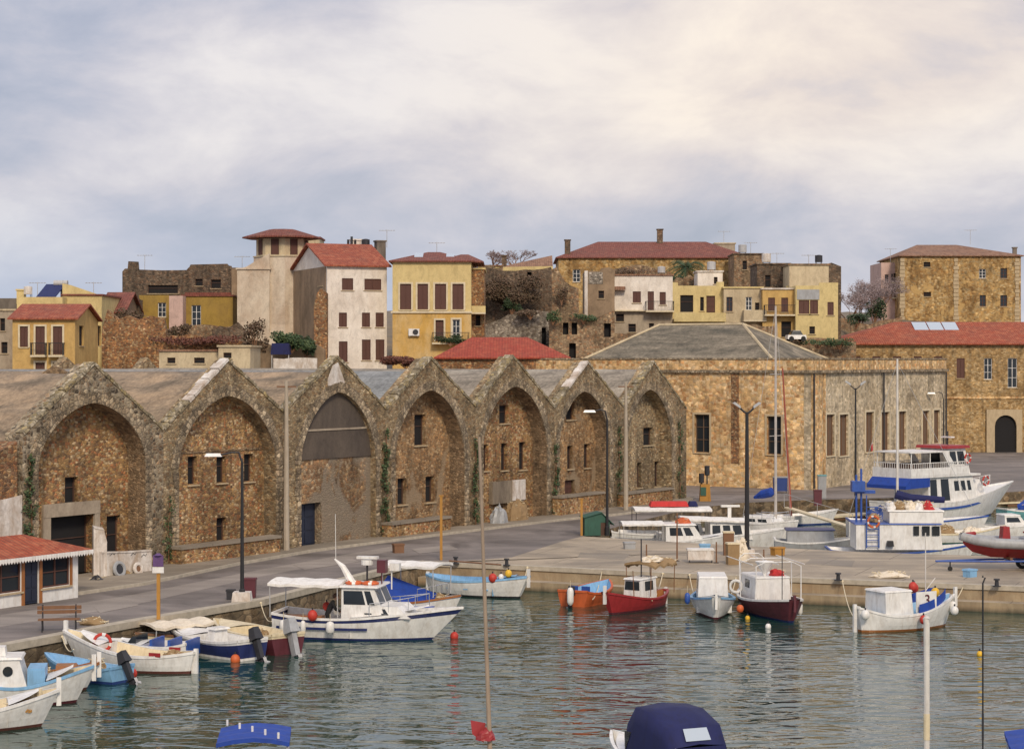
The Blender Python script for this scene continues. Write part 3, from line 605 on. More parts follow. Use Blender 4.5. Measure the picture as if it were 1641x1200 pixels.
# ---------------------------------------------------------------- the great stone building with the hipped roof
C0 = G(1300, 785); LA = 36.0
M = mat(C0, AANG); root = thing('stone_hall', 'large golden stone hall with grey weathered hipped roof right of the vaulted sheds', 'building', M)
ML = M @ Matrix.Translation((0, LA, 0)) @ Matrix.Rotation(R(-90), 4, 'Z'); TL = Matrix.Translation((0, LA, 0)) @ Matrix.Rotation(R(-90), 4, 'Z')
lw = rects(ML, [(1113, 664, 1137, 725), (1229, 667, 1252, 728)])
fw = rects(M, [(1324, 664, 1337, 730), (1345, 664, 1359, 730), (1387, 660, 1400, 724), (1412, 660, 1425, 722), (1440, 659, 1452, 720), (1478, 658, 1489, 712), (1496, 657, 1506, 710)])
WF, _ = sz(M, 1515, 700)
mb = MB(); mb.wall(0, WF, -.1, 9.0, fw, th=.6); mb.T = TL; mb.build('front_wall', 'ashlar_grey', root)
mb = MB(); mb.T = TL; mb.wall(.02, LA - .62, -.1, 9.0, lw, th=.6); mb.wall(LA - .62, LA - .002, -.1, 9.0, y0=.002, th=.6)
mb.build('side_wall', 'ashlar_gold', root)
mb = MB(); mb.box(.6, WF - .01, LA - .6, LA, -.1, 9); mb.box(WF - .6, WF - .01, .61, LA - .61, -.1, 9); mb.build('rear_wall', 'ashlar_gold', root)
mb = MB(); mb.box(-.03, 1.9, -.12, .0, -.1, 8.99); mb.box(2.3, 2.6, -.09, 0, -.1, 8.99); mb.build('corner_pilaster', 'ashlar_gold', root)
mb = MB(); mb.box(-.22, WF + .2, -.28, .55, 9.0, 9.22); mb.box(-.22, .55, .56, LA, 9.0, 9.22); mb.build('cornice', 'voussoir', root)
mb = MB(); mb.box(-.05, WF, -.1, .5, 9.224, 10.05); mb.box(-.05, .5, .502, LA, 9.224, 10.05); mb.box(.5, WF - .01, LA - .4, LA, 9.224, 10.05); mb.box(WF - .4, WF - .002, .502, LA - .41, 9.224, 10.05); mb.build('parapet', 'ashlar_gold', root)
mb = MB(); mb.box(-.12, WF + .05, -.17, .56, 10.052, 10.17); mb.box(-.12, .56, .562, LA, 10.052, 10.17); mb.build('parapet_cap', 'voussoir', root)
mb = MB(); mb.box(.5, WF - .4, .5, LA - .4, 9.3, 9.4); mb.build('flat_roof', 'roof_cement', root)
(a, z0, c, z1), = rects(ML, [(1172, 598, 1184, 742)]); mb = MB(); mb.T = TL; mb.box(a, c, -.05, 0, z0, min(z1, 8.98)); mb.build('old_buttress_scar', 'rubble_red', root)
for r_ in lw: window(root, TL, r_, 'glassg', trim='trim_stone', depth=.35)
for i, r_ in enumerate(fw): window(root, Matrix(), r_, 'shutb', trim='trim_cream', depth=.35)
for px, lab in ((1301, 'drain'), (1413, 'drain'), (1513, 'drain')):
    s_, _ = sz(M, px, 700); mb = MB(); mb.tube([(s_, -.2, .1), (s_, -.2, 8.95)], .07); mb.build('drainpipe', 'dark_trim', root)
# hipped roof
def to_local(Mx, px, py, Y): return Mx.inverted() @ P(px, py, Y)
h0 = to_local(M, 1240, 577, 157)
mb = MB(); x0, y0 = 1.2, h0.y if 1.5 < h0.y < 6 else 3.0
def uvat(px, zz, along):    # local point with world height zz on line along given axis from the hip corner
    best = None
    for i in range(600):
        s_ = i * .05; p = M @ (V((x0 + (s_ if along == 'x' else 0), y0 + (s_ if along == 'y' else 0), zz))); q = CX + F * p.x / p.y
        if best is None or abs(q - px) < best[0]: best = (abs(q - px), s_)
    return best[1]
ex = uvat(1330, 10, 'x'); ey = uvat(932, 10, 'y')
zc = 10.0; zp = CH + (577 - 520) * 166 / F; cxm = x0 + ex / 2
def yfor(px):
    best = (1e9, 0)
    for i in range(800):
        yy = y0 + i * .05; p = M @ V((cxm, yy, zp)); q = CX + F * p.x / p.y
        if abs(q - px) < best[0]: best = (abs(q - px), yy)
    return best[1]
r0, r1 = yfor(1190), yfor(1057)
A, B, C, D = (x0, y0, zc), (x0 + ex, y0, zc), (x0 + ex, y0 + ey, zc), (x0, y0 + ey, zc); E, Fp = (cxm, r0, zp), (cxm, r1, zp)
mb.q([A, B, E]); mb.q([B, C, Fp, E]); mb.q([C, D, Fp]); mb.q([D, A, E, Fp]); mb.box(x0 + .05, x0 + ex - .05, y0 + .05, y0 + ey - .05, 9.3, 9.998)
mb.build('hipped_roof', 'roof_weathered', root)
mb = MB()
for a, b_ in ((A, E), (B, E), (C, Fp), (D, Fp), (E, Fp)): mb.tube([a, b_], .13, 6)
mb.build('ridge_tiles', 'plaster_cream', root)

# ---------------------------------------------------------------- houses
def house(name, label, pxa, pxb, pyt, Y, ang=0, dep=8, wm='plaster_cream', roof=None, wins=(), side=(), sidepos='R', cat='house', trim=None, top=None, base=None, lower=None, pad=.0):
    O = P(pxa, pyt, Y); x, y = O.x, O.y
    M0 = mat(V((x, y, 0)), R(ang)); w, zt = sz(M0, pxb, pyt); zt = CH - (pyt - HY) * Y / F
    pts = [M0 @ V(p) for p in ((0, 0, 0), (w, 0, 0), (w, dep, 0), (0, dep, 0))]
    bz = min(hill(p.x, p.y) for p in pts) - .6 if base is None else base
    M = mat(V((x, y, bz)), R(ang)); root = thing(name, label, cat, M); zt -= bz
    rc = rects(M, [q[:4] for q in wins])
    mb = MB(); mats = [wm] + ([lower[1]] if lower else [])
    tp = zt if top is None else [(fx * w, zt + dz) for fx, dz in top]
    TR = Matrix.Translation((w, 0, 0)) @ Matrix.Rotation(R(90), 4, 'Z'); TLf = Matrix.Translation((0, dep, 0)) @ Matrix.Rotation(R(-90), 4, 'Z'); TS = TR if sidepos == 'R' else TLf
    sr = rects(M @ TS, [q[:4] for q in side])
    th = .3
    if lower:
        _, zl = sz(M, (pxa + pxb) / 2, lower[0])
        up = [r_ for r_ in rc if r_[1] > zl]; lo = [r_ for r_ in rc if r_[1] <= zl]
        mb.wall(0, w, zl, tp, up, th=th, m=0); mb.wall(0, w, 0, zl, lo, th=th, m=1)
    else: mb.wall(0, w, 0, tp, rc, th=th)
    gz = zt if not (roof and roof[0] in ('gablex', 'shedf')) else None
    def sprof(l):
        if roof and roof[0] == 'gablex': return [(0, zt), (l / 2, zt + roof[1] - .06), (l, zt)]
        return zt if not isinstance(tp, list) else min(p[1] for p in tp)
    def send(T, rcs):
        mb.T = T; L = dep; flip = sprof(L)
        if isinstance(flip, list): flip = [(max(th if T is TR else 0, min(L if T is TR else L - th, a)), b_) for a, b_ in flip]
        mb.wall(th if T is TR else 0, L if T is TR else L - th, 0, flip, rcs, th=th)
    send(TR, sr if sidepos == 'R' else []); send(TLf, sr if sidepos == 'L' else [])
    mb.T = Matrix(); mb.box(th, w - th, dep - th, dep, 0, zt - .002)
    mb.build('wall', mats, root)
    for r_, q in zip(rc, wins): window(root, Matrix(), r_, q[4], trim if q[4] != 'dark' else None)
    for r_, q in zip(sr, side): window(root, TS, r_, q[4], trim if q[4] != 'dark' else None)
    if roof is None:
        mb = MB(); mb.box(th + .002, w - th - .002, th + .002, dep - th - .002, zt - .5, zt - .35); mb.build('flat_roof', 'roof_cement', root)
    elif roof[0] == 'cap':
        mb = MB(); mb.box(-.12, w + .12, -.14, dep + .1, zt + .002, zt + .16); mb.build('roof_slab', roof[1], root)
    elif roof[0] == 'hip':
        _, h, rm, f0, f1 = roof; mb = MB(); hipz(mb, 0, w, 0, dep, zt + .122, h, w * f0, w * f1); mb.build('roof', rm, root)
    elif roof[0] == 'gablex':
        _, h, rm = roof; mb = MB(); ov = .35; t2 = .14
        a, b_ = -ov, w + ov; y0_, y1_ = -ov, dep + ov; s_ = h / (dep / 2) * ov; z0_ = zt + .02 - s_; zz = zt + h + .02; ym = dep / 2
        mb.q([(a, y0_, z0_ + t2), (b_, y0_, z0_ + t2), (b_, ym, zz + t2), (a, ym, zz + t2)]); mb.q([(b_, y1_, z0_ + t2), (a, y1_, z0_ + t2), (a, ym, zz + t2), (b_, ym, zz + t2)])
        mb.q([(b_, y0_, z0_), (a, y0_, z0_), (a, ym, zz), (b_, ym, zz)]); mb.q([(a, y1_, z0_), (b_, y1_, z0_), (b_, ym, zz), (a, ym, zz)])
        mb.q([(a, y0_, z0_), (b_, y0_, z0_), (b_, y0_, z0_ + t2), (a, y0_, z0_ + t2)]); mb.q([(b_, y1_, z0_), (a, y1_, z0_), (a, y1_, z0_ + t2), (b_, y1_, z0_ + t2)])
        for xx in (a, b_): mb.q([(xx, y0_, z0_), (xx, y0_, z0_ + t2), (xx, ym, zz + t2), (xx, ym, zz)]); mb.q([(xx, y1_, z0_), (xx, y1_, z0_ + t2), (xx, ym, zz + t2), (xx, ym, zz)])
        mb.build('roof', rm, root)
    return root, M, w, zt
def chimney(root, M, px0, py0, px1, py1, yoff, mt='plaster_grey'):
    Mx = M @ Matrix.Translation((0, yoff, 0)); (a, z0, c, z1), = rects(Mx, [(px0, py0, px1, py1)])
    mb = MB(); mb.T = Matrix.Translation((0, yoff, 0)); w = c - a; mb.box(a, c, -w / 2, w / 2, z0 - .6, z1); mb.box(a - .08, c + .08, -w / 2 - .08, w / 2 + .08, z1 + .002, z1 + .15); mb.build('chimney', mt, root)
def balcony(root, M, px0, px1, pyf, out=.9, h=1.0, solid=None, rm='pole_black', slabm='trim_cream'):
    (a, z0, c, z1), = rects(M, [(px0, pyf - 2, px1, pyf)]); mb = MB(); mb.box(a, c, -out, -.002, z0 - .16, z0); o = mb.build('balcony', slabm, root)
    rb = MB()
    if solid: rb.box(a, c, -out, -out + .12, z0 + .002, z0 + h); rb.box(a, a + .12, -out + .122, -.01, z0 + .002, z0 + h); rb.box(c - .12, c, -out + .122, -.01, z0 + .002, z0 + h); rb.build('balcony_parapet', solid, o)
    else:
        n = max(3, int((c - a) / .14))
        for i in range(n + 1): x = a + .03 + (c - a - .06) * i / n; rb.box(x - .012, x + .012, -out + .01, -out + .035, z0, z0 + h)
        rb.box(a, c, -out, -out + .05, z0 + h, z0 + h + .05)
        for xx in (a, c - .04):
            for i in range(5): y = -out + .1 + i * (out - .15) / 5; rb.box(xx, xx + .025, y, y + .025, z0, z0 + h)
            rb.box(xx, xx + .04, -out + .051, -.01, z0 + h, z0 + h + .05)
        rb.build('railing', rm, o)
def antenna(px, pyb, pyt, Y, lab):
    p = P(px, pyb, Y); t_ = P(px, pyt, Y); h = t_.z - p.z; root = thing('roof_antenna', lab, 'antenna', mat(p), 'roof antennas'); mb = MB(); mb.tube([(0, 0, -.3), (0, 0, h)], .03, 5); mb.build('mast', 'steel', root)
    mb = MB(); mb.box(-.8, .8, -.02, .02, h - .12, h - .08)
    for i in range(6): x = -.7 + i * .28; mb.box(x, x + .025, -.25, .25, h - .08, h - .055)
    mb.build('aerial', 'steel', root)

# left: ochre house with red roof
r, M, w, zt = house('ochre_house', 'ochre house with red tiled roof and two small balconies, far left', 20, 120, 511, 170, 0, 9.5, 'plaster_yellow', ('gablex', 1.25, 'tile_red'),
    [(32, 523, 45, 556, 'shut'), (57, 523, 72, 568, 'shut'), (85, 523, 100, 568, 'shut'), (57, 581, 72, 600, 'shut'), (85, 581, 100, 600, 'shut')], [(127, 522, 134, 554, 'dark'), (157, 522, 162, 554, 'dark')], trim='trim_cream')
balcony(r, M, 52, 76, 569); balcony(r, M, 81, 104, 569)
r, M, w, zt = house('yellow_house', 'tall yellow house with dark-edged sloping roof behind the red-roofed ochre house', 100, 163, 474, 186, 0, 9, 'plaster_lemon', ('cap', 'tile_dark'), top=[(0, 1.15), (.2, 1.0), (1, 0)])
r, M, w, zt = house('yellow_annex', 'low yellow flat-roofed annex left of the tall sloping-roofed yellow house', 27, 100, 476, 184, 0, 9, 'plaster_lemon', None)
chimney(r, M, 28, 466, 40, 477, 3, 'plaster_lemon')
o = thing('solar_heater', 'dark solar water heater panel with tank on the yellow annex roof', 'solar heater', mat(P(78, 476, 187)))
mb = MB(); mb.q([(-1.2, 0, 0), (.6, 0, 0), (1.3, 1.2, 1.25), (-.5, 1.2, 1.25)]); mb.q([(-1.2, 0.05, -.06), (-.5, 1.25, 1.19), (1.3, 1.25, 1.19), (.6, 0.05, -.06)]); mb.box(.3, .36, 1.0, 1.06, -.5, 1.1); mb.build('panel', 'navy_paint', o)
mb = MB(); mb.tube([(.2, 1.3, 1.35), (1.5, 1.3, 1.35)], .28, 10); mb.build('tank', 'steel', o)
mb = MB(); mb.box(.9, 1.55, .9, 1.2, -.5, 1.0); mb.build('cabinet', 'dark_trim', o)
house('grey_house', 'weathered grey-cream house cut by the left edge of the picture', -60, 24, 498, 178, 0, 9, 'plaster_beige', ('cap', 'plaster_cream'), [(0, 510, 8, 530, 'dark'), (2, 548, 12, 566, 'dark')])
house('cream_block', 'plain cream block with flat roof behind the far left grey house', -80, 26, 478, 192, 0, 9, 'plaster_grey', None)
house('dark_roof_house', 'small house with dark red roof between yellow house and dark ruin', 163, 197, 500, 192, 0, 9, 'plaster_brown', ('gablex', 1.9, 'tile_dark'))
# dark ruin row
r, M, w, zt = house('ruined_mansion', 'roofless dark stone ruin with broken skyline, left of the round tower', 196, 302, 432, 205, 0, 8, 'stone_ruin_dark', None,
    [(237, 457, 285, 470, 'dark')], cat='ruin', top=[(0, -.2), (.04, .1), (.08, .1), (.09, .85), (.24, .8), (.25, 0), (.6, -.08), (.97, -.05), (1, .2)])
r2, M, w, zt = house('ruined_wing', 'dark stone ruin wing pierced by two small see-through windows', 302, 371, 424, 204, 0, 7, 'stone_ruin_dark', None,
    [(313, 447, 325, 458, 'dark'), (338, 448, 354, 462, 'dark')], cat='ruin', top=[(0, -.4), (.05, 0), (.9, .08), (.93, -.1), (1, -.15)])
mb = MB(); (a, z0, c, z1), = rects(M, [(298, 470, 372, 473)]); mb.box(a, c, -.8, -.003, z0, z1 + .05); mb.build('ledge', 'tile_dark', r2)
house('brown_stub_wall', 'narrow tan wall stub between ruin wing and round tower', 371, 382, 431, 203, 0, 4, 'plaster_brown', None)
house('mustard_house', 'mustard house front with pale door under the see-through ruin wing', 293, 373, 475, 200, 0, 3.5, 'plaster_mustard', ('cap', 'tile_dark'), [(307, 489, 322, 522, 'glassw')])
house('pink_house', 'narrow pink house wall between two mustard walls', 271, 293, 474, 198, 0, 5, 'plaster_pink', None)
house('mustard_shack', 'small mustard house front with grey door under the dark ruin', 223, 271, 473, 201, 0, 3.5, 'plaster_mustard', None, [(253, 485, 266, 508, 'glassw')])
house('stone_outhouse', 'dark stone outhouse left of the small mustard front', 190, 223, 480, 199, 0, 4, 'stone_ruin_dark', None, [(202, 486, 212, 500, 'dark')], top=[(0, 0), (.5, .3), (1, .1)])
def rwall(label, pxs, Y, pyb, wm, th=1.0, name='rubble_wall', holes=()):   # free-standing ruined wall with a top profile in pixels
    M0 = mat(V(((pxs[0][0] - CX) * Y / F, Y, 0))); prof = [sz(M0, a, b_) for a, b_ in pxs]; x1 = prof[-1][0]
    bz = min(hill(M0.translation.x, Y), hill(M0.translation.x + x1, Y), CH - (pyb - HY) * Y / F) - .5
    M = mat(V((M0.translation.x, Y, bz))); prof2 = []
    rnd = random.Random(int(pxs[0][0]))
    for (a, za), (b_, zb) in zip(prof, prof[1:]):
        n = max(1, int((b_ - a) / .7))
        for i in range(n): prof2.append((a + (b_ - a) * i / n, za + (zb - za) * i / n - bz + (rnd.uniform(-.14, .14) if i else 0)))
    prof2.append((prof[-1][0], prof[-1][1] - bz))
    hs = rects(M, holes)
    mb = MB(); mb.wall(0, x1, 0, prof2, hs, th=th)
    for h in hs: mb.box(h[0] - .02, h[2] + .02, th * .6, th * .6 + .05, h[1], h[3], 1)
    o = mb.build(name, [wm, 'dark_hole']); o.matrix_world = M; return tag(o, label, 'ruin' if name != 'garden_wall' else 'wall')
rwall('orange rubble retaining wall right of the red-roofed ochre house', [(163, 500), (172, 496), (190, 512), (205, 505), (222, 512), (240, 506), (262, 510), (266, 530)], 184, 590, 'rubble_red')
rwall('ragged pale rubble wall under the pink house', [(255, 540), (275, 527), (300, 522), (340, 521), (372, 523), (378, 540)], 192, 590, 'stone_ruin')
rwall('low reddish tumbled wall with rusty roof tiles left of the tower foot', [(238, 548), (260, 540), (300, 536), (340, 541), (380, 545), (420, 552)], 182, 590, 'rubble_red')
house('beige_shed', 'low beige flat-roofed building with small openings behind the shed roofs', 255, 350, 563, 172, 0, 7, 'plaster_cream', ('cap', 'tile_brown'), [(268, 573, 281, 582, 'dark'), (311, 573, 328, 582, 'dark')])
house('beige_cube', 'taller beige cube with one small dark window at the end of the low building', 350, 401, 556, 171, 0, 7, 'plaster_cream', ('cap', 'plaster_cream'), [(358, 565, 371, 574, 'dark')])
# tower
YT = 196
bzT = hill((440 - CX) * YT / F, YT) - 1.5
def polytower():
    cx_ = (447 - CX) * YT / F; root = thing('round_tower', 'tall beige octagonal tower with overhanging low red roof', 'tower', mat(V((cx_, YT + 3, bzT))))
    Yc = YT + 3
    zf = lambda py, Y=YT: CH - (py - HY) * Y / F - bzT
    def ring(r, z, rot=.2, n=8, sx=1): return [V((r * sx * math.cos(2 * math.pi * k / n + rot), r * math.sin(2 * math.pi * k / n + rot), z)) for k in range(n)]
    mb = MB()
    def loft(a, b_):
        n = len(a)
        for i in range(n): mb.q([a[i], a[(i + 1) % n], b_[(i + 1) % n], b_[i]])
    # wide base
    loft(ring(4.2, 0), ring(3.0, zf(520))); loft(ring(3.0, zf(520)), ring(2.85, zf(412))); 
    loft(ring(2.85, zf(412)), ring(2.6, zf(409)))
    mb.build('shaft', 'plaster_tower', root)
    mb = MB(); a, b_ = ring(2.6, zf(409)), ring(2.6, zf(381)); loft(a, b_); mb.build('lantern_wall', 'plaster_cream', root)
    mb = MB(); loft(ring(2.9, zf(411)), ring(2.95, zf(409))); loft(ring(2.95, zf(409)), ring(2.6, zf(408))); mb.build('string_course', 'trim_cream', root)
    mb = MB(); e = ring(3.7, zf(380), sx=1.08); e2 = ring(3.7, zf(380) + .14, sx=1.08); tp = ring(1.3, zf(365)); loft(e, e2); loft(e2, tp); mb.q([tuple(v) for v in tp]); mb.q([tuple(v) for v in e][::-1]); mb.build('roof', 'tile_dark', root)
    for k in range(8):
        an = 2 * math.pi * (k + .5) / 8 + .2; d = 2.6 * math.cos(math.pi / 8)
        T = Matrix.Rotation(an + math.pi / 2, 4, 'Z') @ Matrix.Translation((0, -d, 0))
        if math.sin(an) < .3:
            mb = MB(); mb.T = T; mb.box(-.32, .32, -.05, -.0, zf(407), zf(382)); o = mb.build('window', 'louver', root)
            fb = MB(); fb.T = T; fb.box(-.4, -.322, -.07, 0, zf(407), zf(382)); fb.box(.322, .4, -.07, 0, zf(407), zf(382)); fb.build('frame', 'dark_wood', o)
polytower()
r, M, w, zt = house('tower_annex', 'beige lower body of the octagonal tower, stepping down at its left', 380, 432, 432, 196, 0, 7, 'plaster_tower', ('cap', 'plaster_tower'), top=[(0, 0), (.3, .3), (.6, .9), (1, 1.6)])
r, M, w, zt = house('tower_lean_to', 'pale rear block under the right side of the tower roof', 478, 512, 382, 203, 0, 5, 'plaster_cream', ('cap', 'tile_dark'))
# white tall house, turned to the left
r, M, w, zt = house('white_house', 'tall white house with red roof and three rows of brown shuttered windows', 524, 620, 425, 186, 22, 11.5, 'plaster_white', ('gablex', 2.2, 'tile_red'),
    [(548, 446, 566, 465, 'shut'), (584, 447, 611, 465, 'shut'), (543, 501, 556, 524, 'shut'), (580, 501, 593, 524, 'shut'), (602, 501, 615, 524, 'shut'), (543, 547, 557, 580, 'shut'), (580, 544, 594, 577, 'shut'), (602, 544, 616, 577, 'shut')],
    [(510, 433, 518, 458, 'glass')], 'L')
mb = MB(); mb.box(-.045, -.003, .3, 11.3, 0, zt - .1); mb.build('bare_side_wall', 'plaster_brown', r)
chimney(r, M, 563, 386, 577, 400, 8, 'plaster_white'); chimney(r, M, 602, 388, 616, 412, 7, 'plaster_grey')
for i in range(3):
    mb = MB(); mb.tube([(w * (.75 + .06 * i), 7.5, zt), (w * (.75 + .06 * i), 7.5, zt + 2.9 + .3 * (i % 2))], .12, 6); mb.build('flue', 'dark_trim', r)
antenna(620, 392, 368, 196, 'thin aerial above the gap between white house and yellow house')
rwall('tall ragged strip of red rubble against the left side of the white house', [(503, 490), (508, 470), (514, 462), (524, 470)], 184.5, 590, 'rubble_red', 1.2)
# yellow house with four tall windows
r, M, w, zt = house('pale_yellow_house', 'pale yellow house with four tall upper windows and an ochre ground floor', 629, 755, 420, 186, 0, 11, 'plaster_lemon', ('hip', 1.1, 'tile_dark', .42, .58),
    [(641, 455, 659, 496, 'shut'), (669, 455, 686, 496, 'shut'), (697, 455, 715, 496, 'shut'), (725, 455, 743, 496, 'shut'), (698, 513, 711, 547, 'door'), (725, 512, 737, 545, 'glassw')], lower=(499, 'plaster_ochre'), trim='trim_cream')
_, zl = sz(M, 690, 500); mb = MB(); mb.box(-.15, w + .1, -.15, -.002, zl - .1, zl + .08); mb.build('string_course', 'trim_cream', r)
balcony(r, M, 693, 752, 549, .9, .9)
mb = MB(); hipz(mb, w * .6, w + .8, 1.5, 9, zt + .13, .85, w * .85, w * .95); mb.build('rear_roof', 'tile_dark', r)
for a in ((664, 408, 678, 414), (715, 409, 728, 415)):
    (x0_, z0, x1_, z1), = rects(M @ Matrix.Translation((0, 2.3, 0)), [a]); mb = MB(); mb.q([(x0_, 2.0, z0 + .12), (x1_, 2.0, z0 + .12), (x1_, 3.4, z1 + .22), (x0_, 3.4, z1 + .22)]); mb.q([(x0_, 2.0, z0 - .2), (x1_, 2.0, z0 - .2), (x1_, 2, z0 + .12), (x0_, 2, z0 + .12)]); mb.build('skylight', 'panel_glass', r)
o = thing('air_conditioner', 'white air conditioner unit on the ochre ground floor wall', 'air conditioner', M @ Matrix.Translation((sz(M, 655, 538)[0], -.35, sz(M, 655, 538)[1])))
mb = MB(); mb.box(0, 1, 0, .3, 0, .65); mb.build('casing', 'white_paint', o); mb = MB(); mb.T = Matrix.Translation((.65, -.012, .33)) @ Matrix.Rotation(R(90), 4, 'X'); mb.tube([(0, 0, 0), (0, 0, .02)], .26, 16); mb.build('fan_grille', 'dark_trim', o)
mb = MB(); mb.box(.1, .15, .0, .34, -.06, -.002); mb.box(.85, .9, .0, .34, -.06, -.002); mb.build('bracket', 'steel', o)
house('balcony_block', 'narrow brick side block with small yellow balcony right of the pale yellow house', 755, 776, 432, 188, 0, 8, 'rubble_red', ('cap', 'plaster_lemon'), [(762, 505, 770, 522, 'dark')])
M = mat(P(756, 501, 187.6)); o = thing('corner_balcony', 'small yellow balcony jutting from the brick side block', 'balcony', M); mb = MB(); mb.box(0, 1.3, -1.2, 0.3, -.15, 0); mb.build('slab', 'trim_cream', o); mb = MB(); mb.box(0, 1.3, -1.2, -1.08, .002, .6); mb.box(1.18, 1.3, -1.078, .3, .002, .6); mb.build('parapet', 'plaster_lemon', o)
# red hip roof house behind the sheds
r, M, w, zt = house('red_roof_hall', 'low stone hall with broad bright crimson hipped roof behind the middle sheds', 702, 908, 575, 167, 0, 11, 'rubble_red', ('hip', 1.75, 'tile_crimson', .25, .70), base=-.1)
chimney(r, M, 860, 563, 866, 574, 3, 'whitewash')
# ruins in the centre
r, M, w, zt = house('orange_roof_house', 'low house with steep orange lean-to roof and small dark chimney, behind the vine-covered ruin', 806, 886, 428, 222, 0, 8, 'plaster_lemon', None, top=[(0, 0), (1, .1)])
mb = MB(); mb.q([(0, 0, zt), (w, 0, zt), (w, 4, zt + 1.5), (0, 4, zt + .3)]); mb.q([(w, 0, zt), (w, 4, zt), (w, 4, zt + 1.5)]); mb.q([(0, 4, zt + .3), (w, 4, zt + 1.5), (w, 8, zt), (0, 8, zt)]); mb.build('roof', 'tile_brown', r)
chimney(r, M, 804, 411, 812, 428, 1, 'stone_ruin_dark')
house('long_yellow_wall_house', 'long low yellow house with flat roof behind the ruins', 766, 808, 427, 226, 0, 6, 'plaster_lemon', ('cap', 'tile_brown'))
rwall('tall brown ruin wall overgrown with dead vines, centre of the skyline', [(762, 432), (775, 430), (800, 434), (840, 432), (870, 431), (883, 428), (886, 436)], 206, 560, 'stone_ruin_dark', 1.2, holes=[(845, 436, 852, 446)])
rwall('pale crumbling rubble wall below the dead vines', [(765, 520), (790, 516), (815, 504), (840, 499), (862, 498), (880, 500), (884, 512)], 196, 590, 'stone_ruin_pale', 1.2, holes=[(868, 525, 875, 553)])
rwall('ragged upright ruin pier right of the dead vines', [(884, 432), (892, 428), (905, 450), (915, 458), (927, 462), (928, 500)], 198, 590, 'stone_ruin', 1.4)
rwall('ruined stone house front with two small windows above a doorway', [(880, 510), (895, 505), (920, 500), (935, 503), (950, 510), (964, 506), (985, 497)], 193, 590, 'stone_ruin', 1.2, holes=[(902, 517, 911, 536), (916, 517, 925, 536), (912, 550, 923, 575), (968, 518, 979, 540)])
r, M, w, zt = house('roofless_tall_house', 'roofless tan house with a pale corner strip and broken upper floor', 937, 985, 434, 201, 0, 6, 'plaster_brown', None, [(959, 466, 968, 478, 'dark')], cat='ruin', top=[(0, 0), (.5, -.05), (.55, .25), (.8, .35), (1, .1)])
mb = MB(); mb.box(-.02, .3, -.06, -.002, 0, zt); mb.build('corner_strip', 'whitewash', r)
mb = MB(); (a, z0, c, z1), = rects(M, [(943, 436, 966, 455)]); mb.box(a, c, -.04, -.002, z0, z1); mb.build('exposed_masonry', 'stone_ruin_pale', r)
# mansion
r, M, w, zt = house('red_roof_mansion', 'wide ochre stone mansion with long dark red hipped roof and two chimneys on the skyline', 895, 1202, 414, 245, 0, 15, 'stone_mansion', ('hip', 2.35, 'tile_dark', .22, .80),
    [(918, 432, 930, 452, 'glassw'), (1184, 430, 1196, 447, 'glass')])
chimney(r, M, 905, 386, 914, 412, 1.5, 'stone_ruin_dark'); chimney(r, M, 1053, 369, 1062, 390, 7, 'stone_ruin_dark')
rwall('broken roof edge and rubble heap above the white house', [(968, 442), (980, 432), (1000, 428), (1020, 424), (1050, 430), (1075, 436), (1077, 446)], 214, 520, 'stone_ruin', 1.5)
r, M, w, zt = house('small_white_house', 'white flat-roofed house with dark windows over a beige lower storey', 985, 1078, 442, 204, 0, 8, 'plaster_white', ('cap', 'tile_brown'),
    [(1014, 467, 1027, 485, 'shut'), (1038, 467, 1048, 497, 'shut'), (1057, 468, 1067, 488, 'shut'), (1007, 519, 1019, 532, 'dark'), (1040, 518, 1048, 532, 'dark'), (1058, 518, 1066, 530, 'shut'), (987, 503, 1000, 515, 'dark')], lower=(498, 'plaster_beige'))
balcony(r, M, 1034, 1079, 498, 1.2, .9); mb = MB(); (a, z0, c, z1), = rects(M, [(985, 497, 1034, 499)]); mb.box(a, c, -.5, -.002, z0, z1); mb.build('ledge', 'trim_cream', r)
mb = MB(); (a, z0, c, z1), = rects(M, [(984, 459, 1002, 465)]); mb.q([(a, -.7, z0), (c, -.7, z0), (c, -.003, z1), (a, -.003, z1)]); mb.q([(a, -.7, z0 - .06), (a, -.003, z0 - .06), (c, -.003, z0 - .06), (c, -.7, z0 - .06)]); mb.build('tiled_canopy', 'tile_brown', r)
r, M, w, zt = house('yellow_terrace_house', 'yellow house with stepped parapet, recessed dark porch and brown door', 1078, 1160, 458, 204, 0, 8, 'plaster_lemon', None,
    [(1090, 473, 1111, 500, 'dark'), (1132, 474, 1146, 501, 'door'), (1122, 476, 1128, 498, 'dark')], top=[(0, .35), (.1, .35), (.11, 0), (.85, 0), (.86, .4), (1, .4)])
mb = MB(); (a, z0, c, z1), = rects(M, [(1078, 502, 1160, 516)]); mb.box(a, c, -2.0, -1.85, z0, z1); mb.box(a, c, -1.848, -.002, z0, z0 + .3); mb.build('terrace_parapet', 'plaster_lemon', r)
house('roof_cabin', 'small white rooftop cabin behind the yellow stepped parapet', 1118, 1158, 436, 210, 0, 4, 'plaster_white', ('cap', 'whitewash'), [(1144, 444, 1150, 455, 'dark')])
r, M, w, zt = house('cream_house', 'cream house with two grey-shuttered windows and a projecting balcony wall', 1160, 1222, 462, 203, 0, 8, 'plaster_cream', ('cap', 'plaster_lemon'),
    [(1164, 476, 1174, 499, 'glass'), (1195, 476, 1205, 497, 'glassw'), (1210, 485, 1217, 497, 'dark')])
balcony(r, M, 1190, 1226, 513, 1.2, 1.0, solid='plaster_cream')
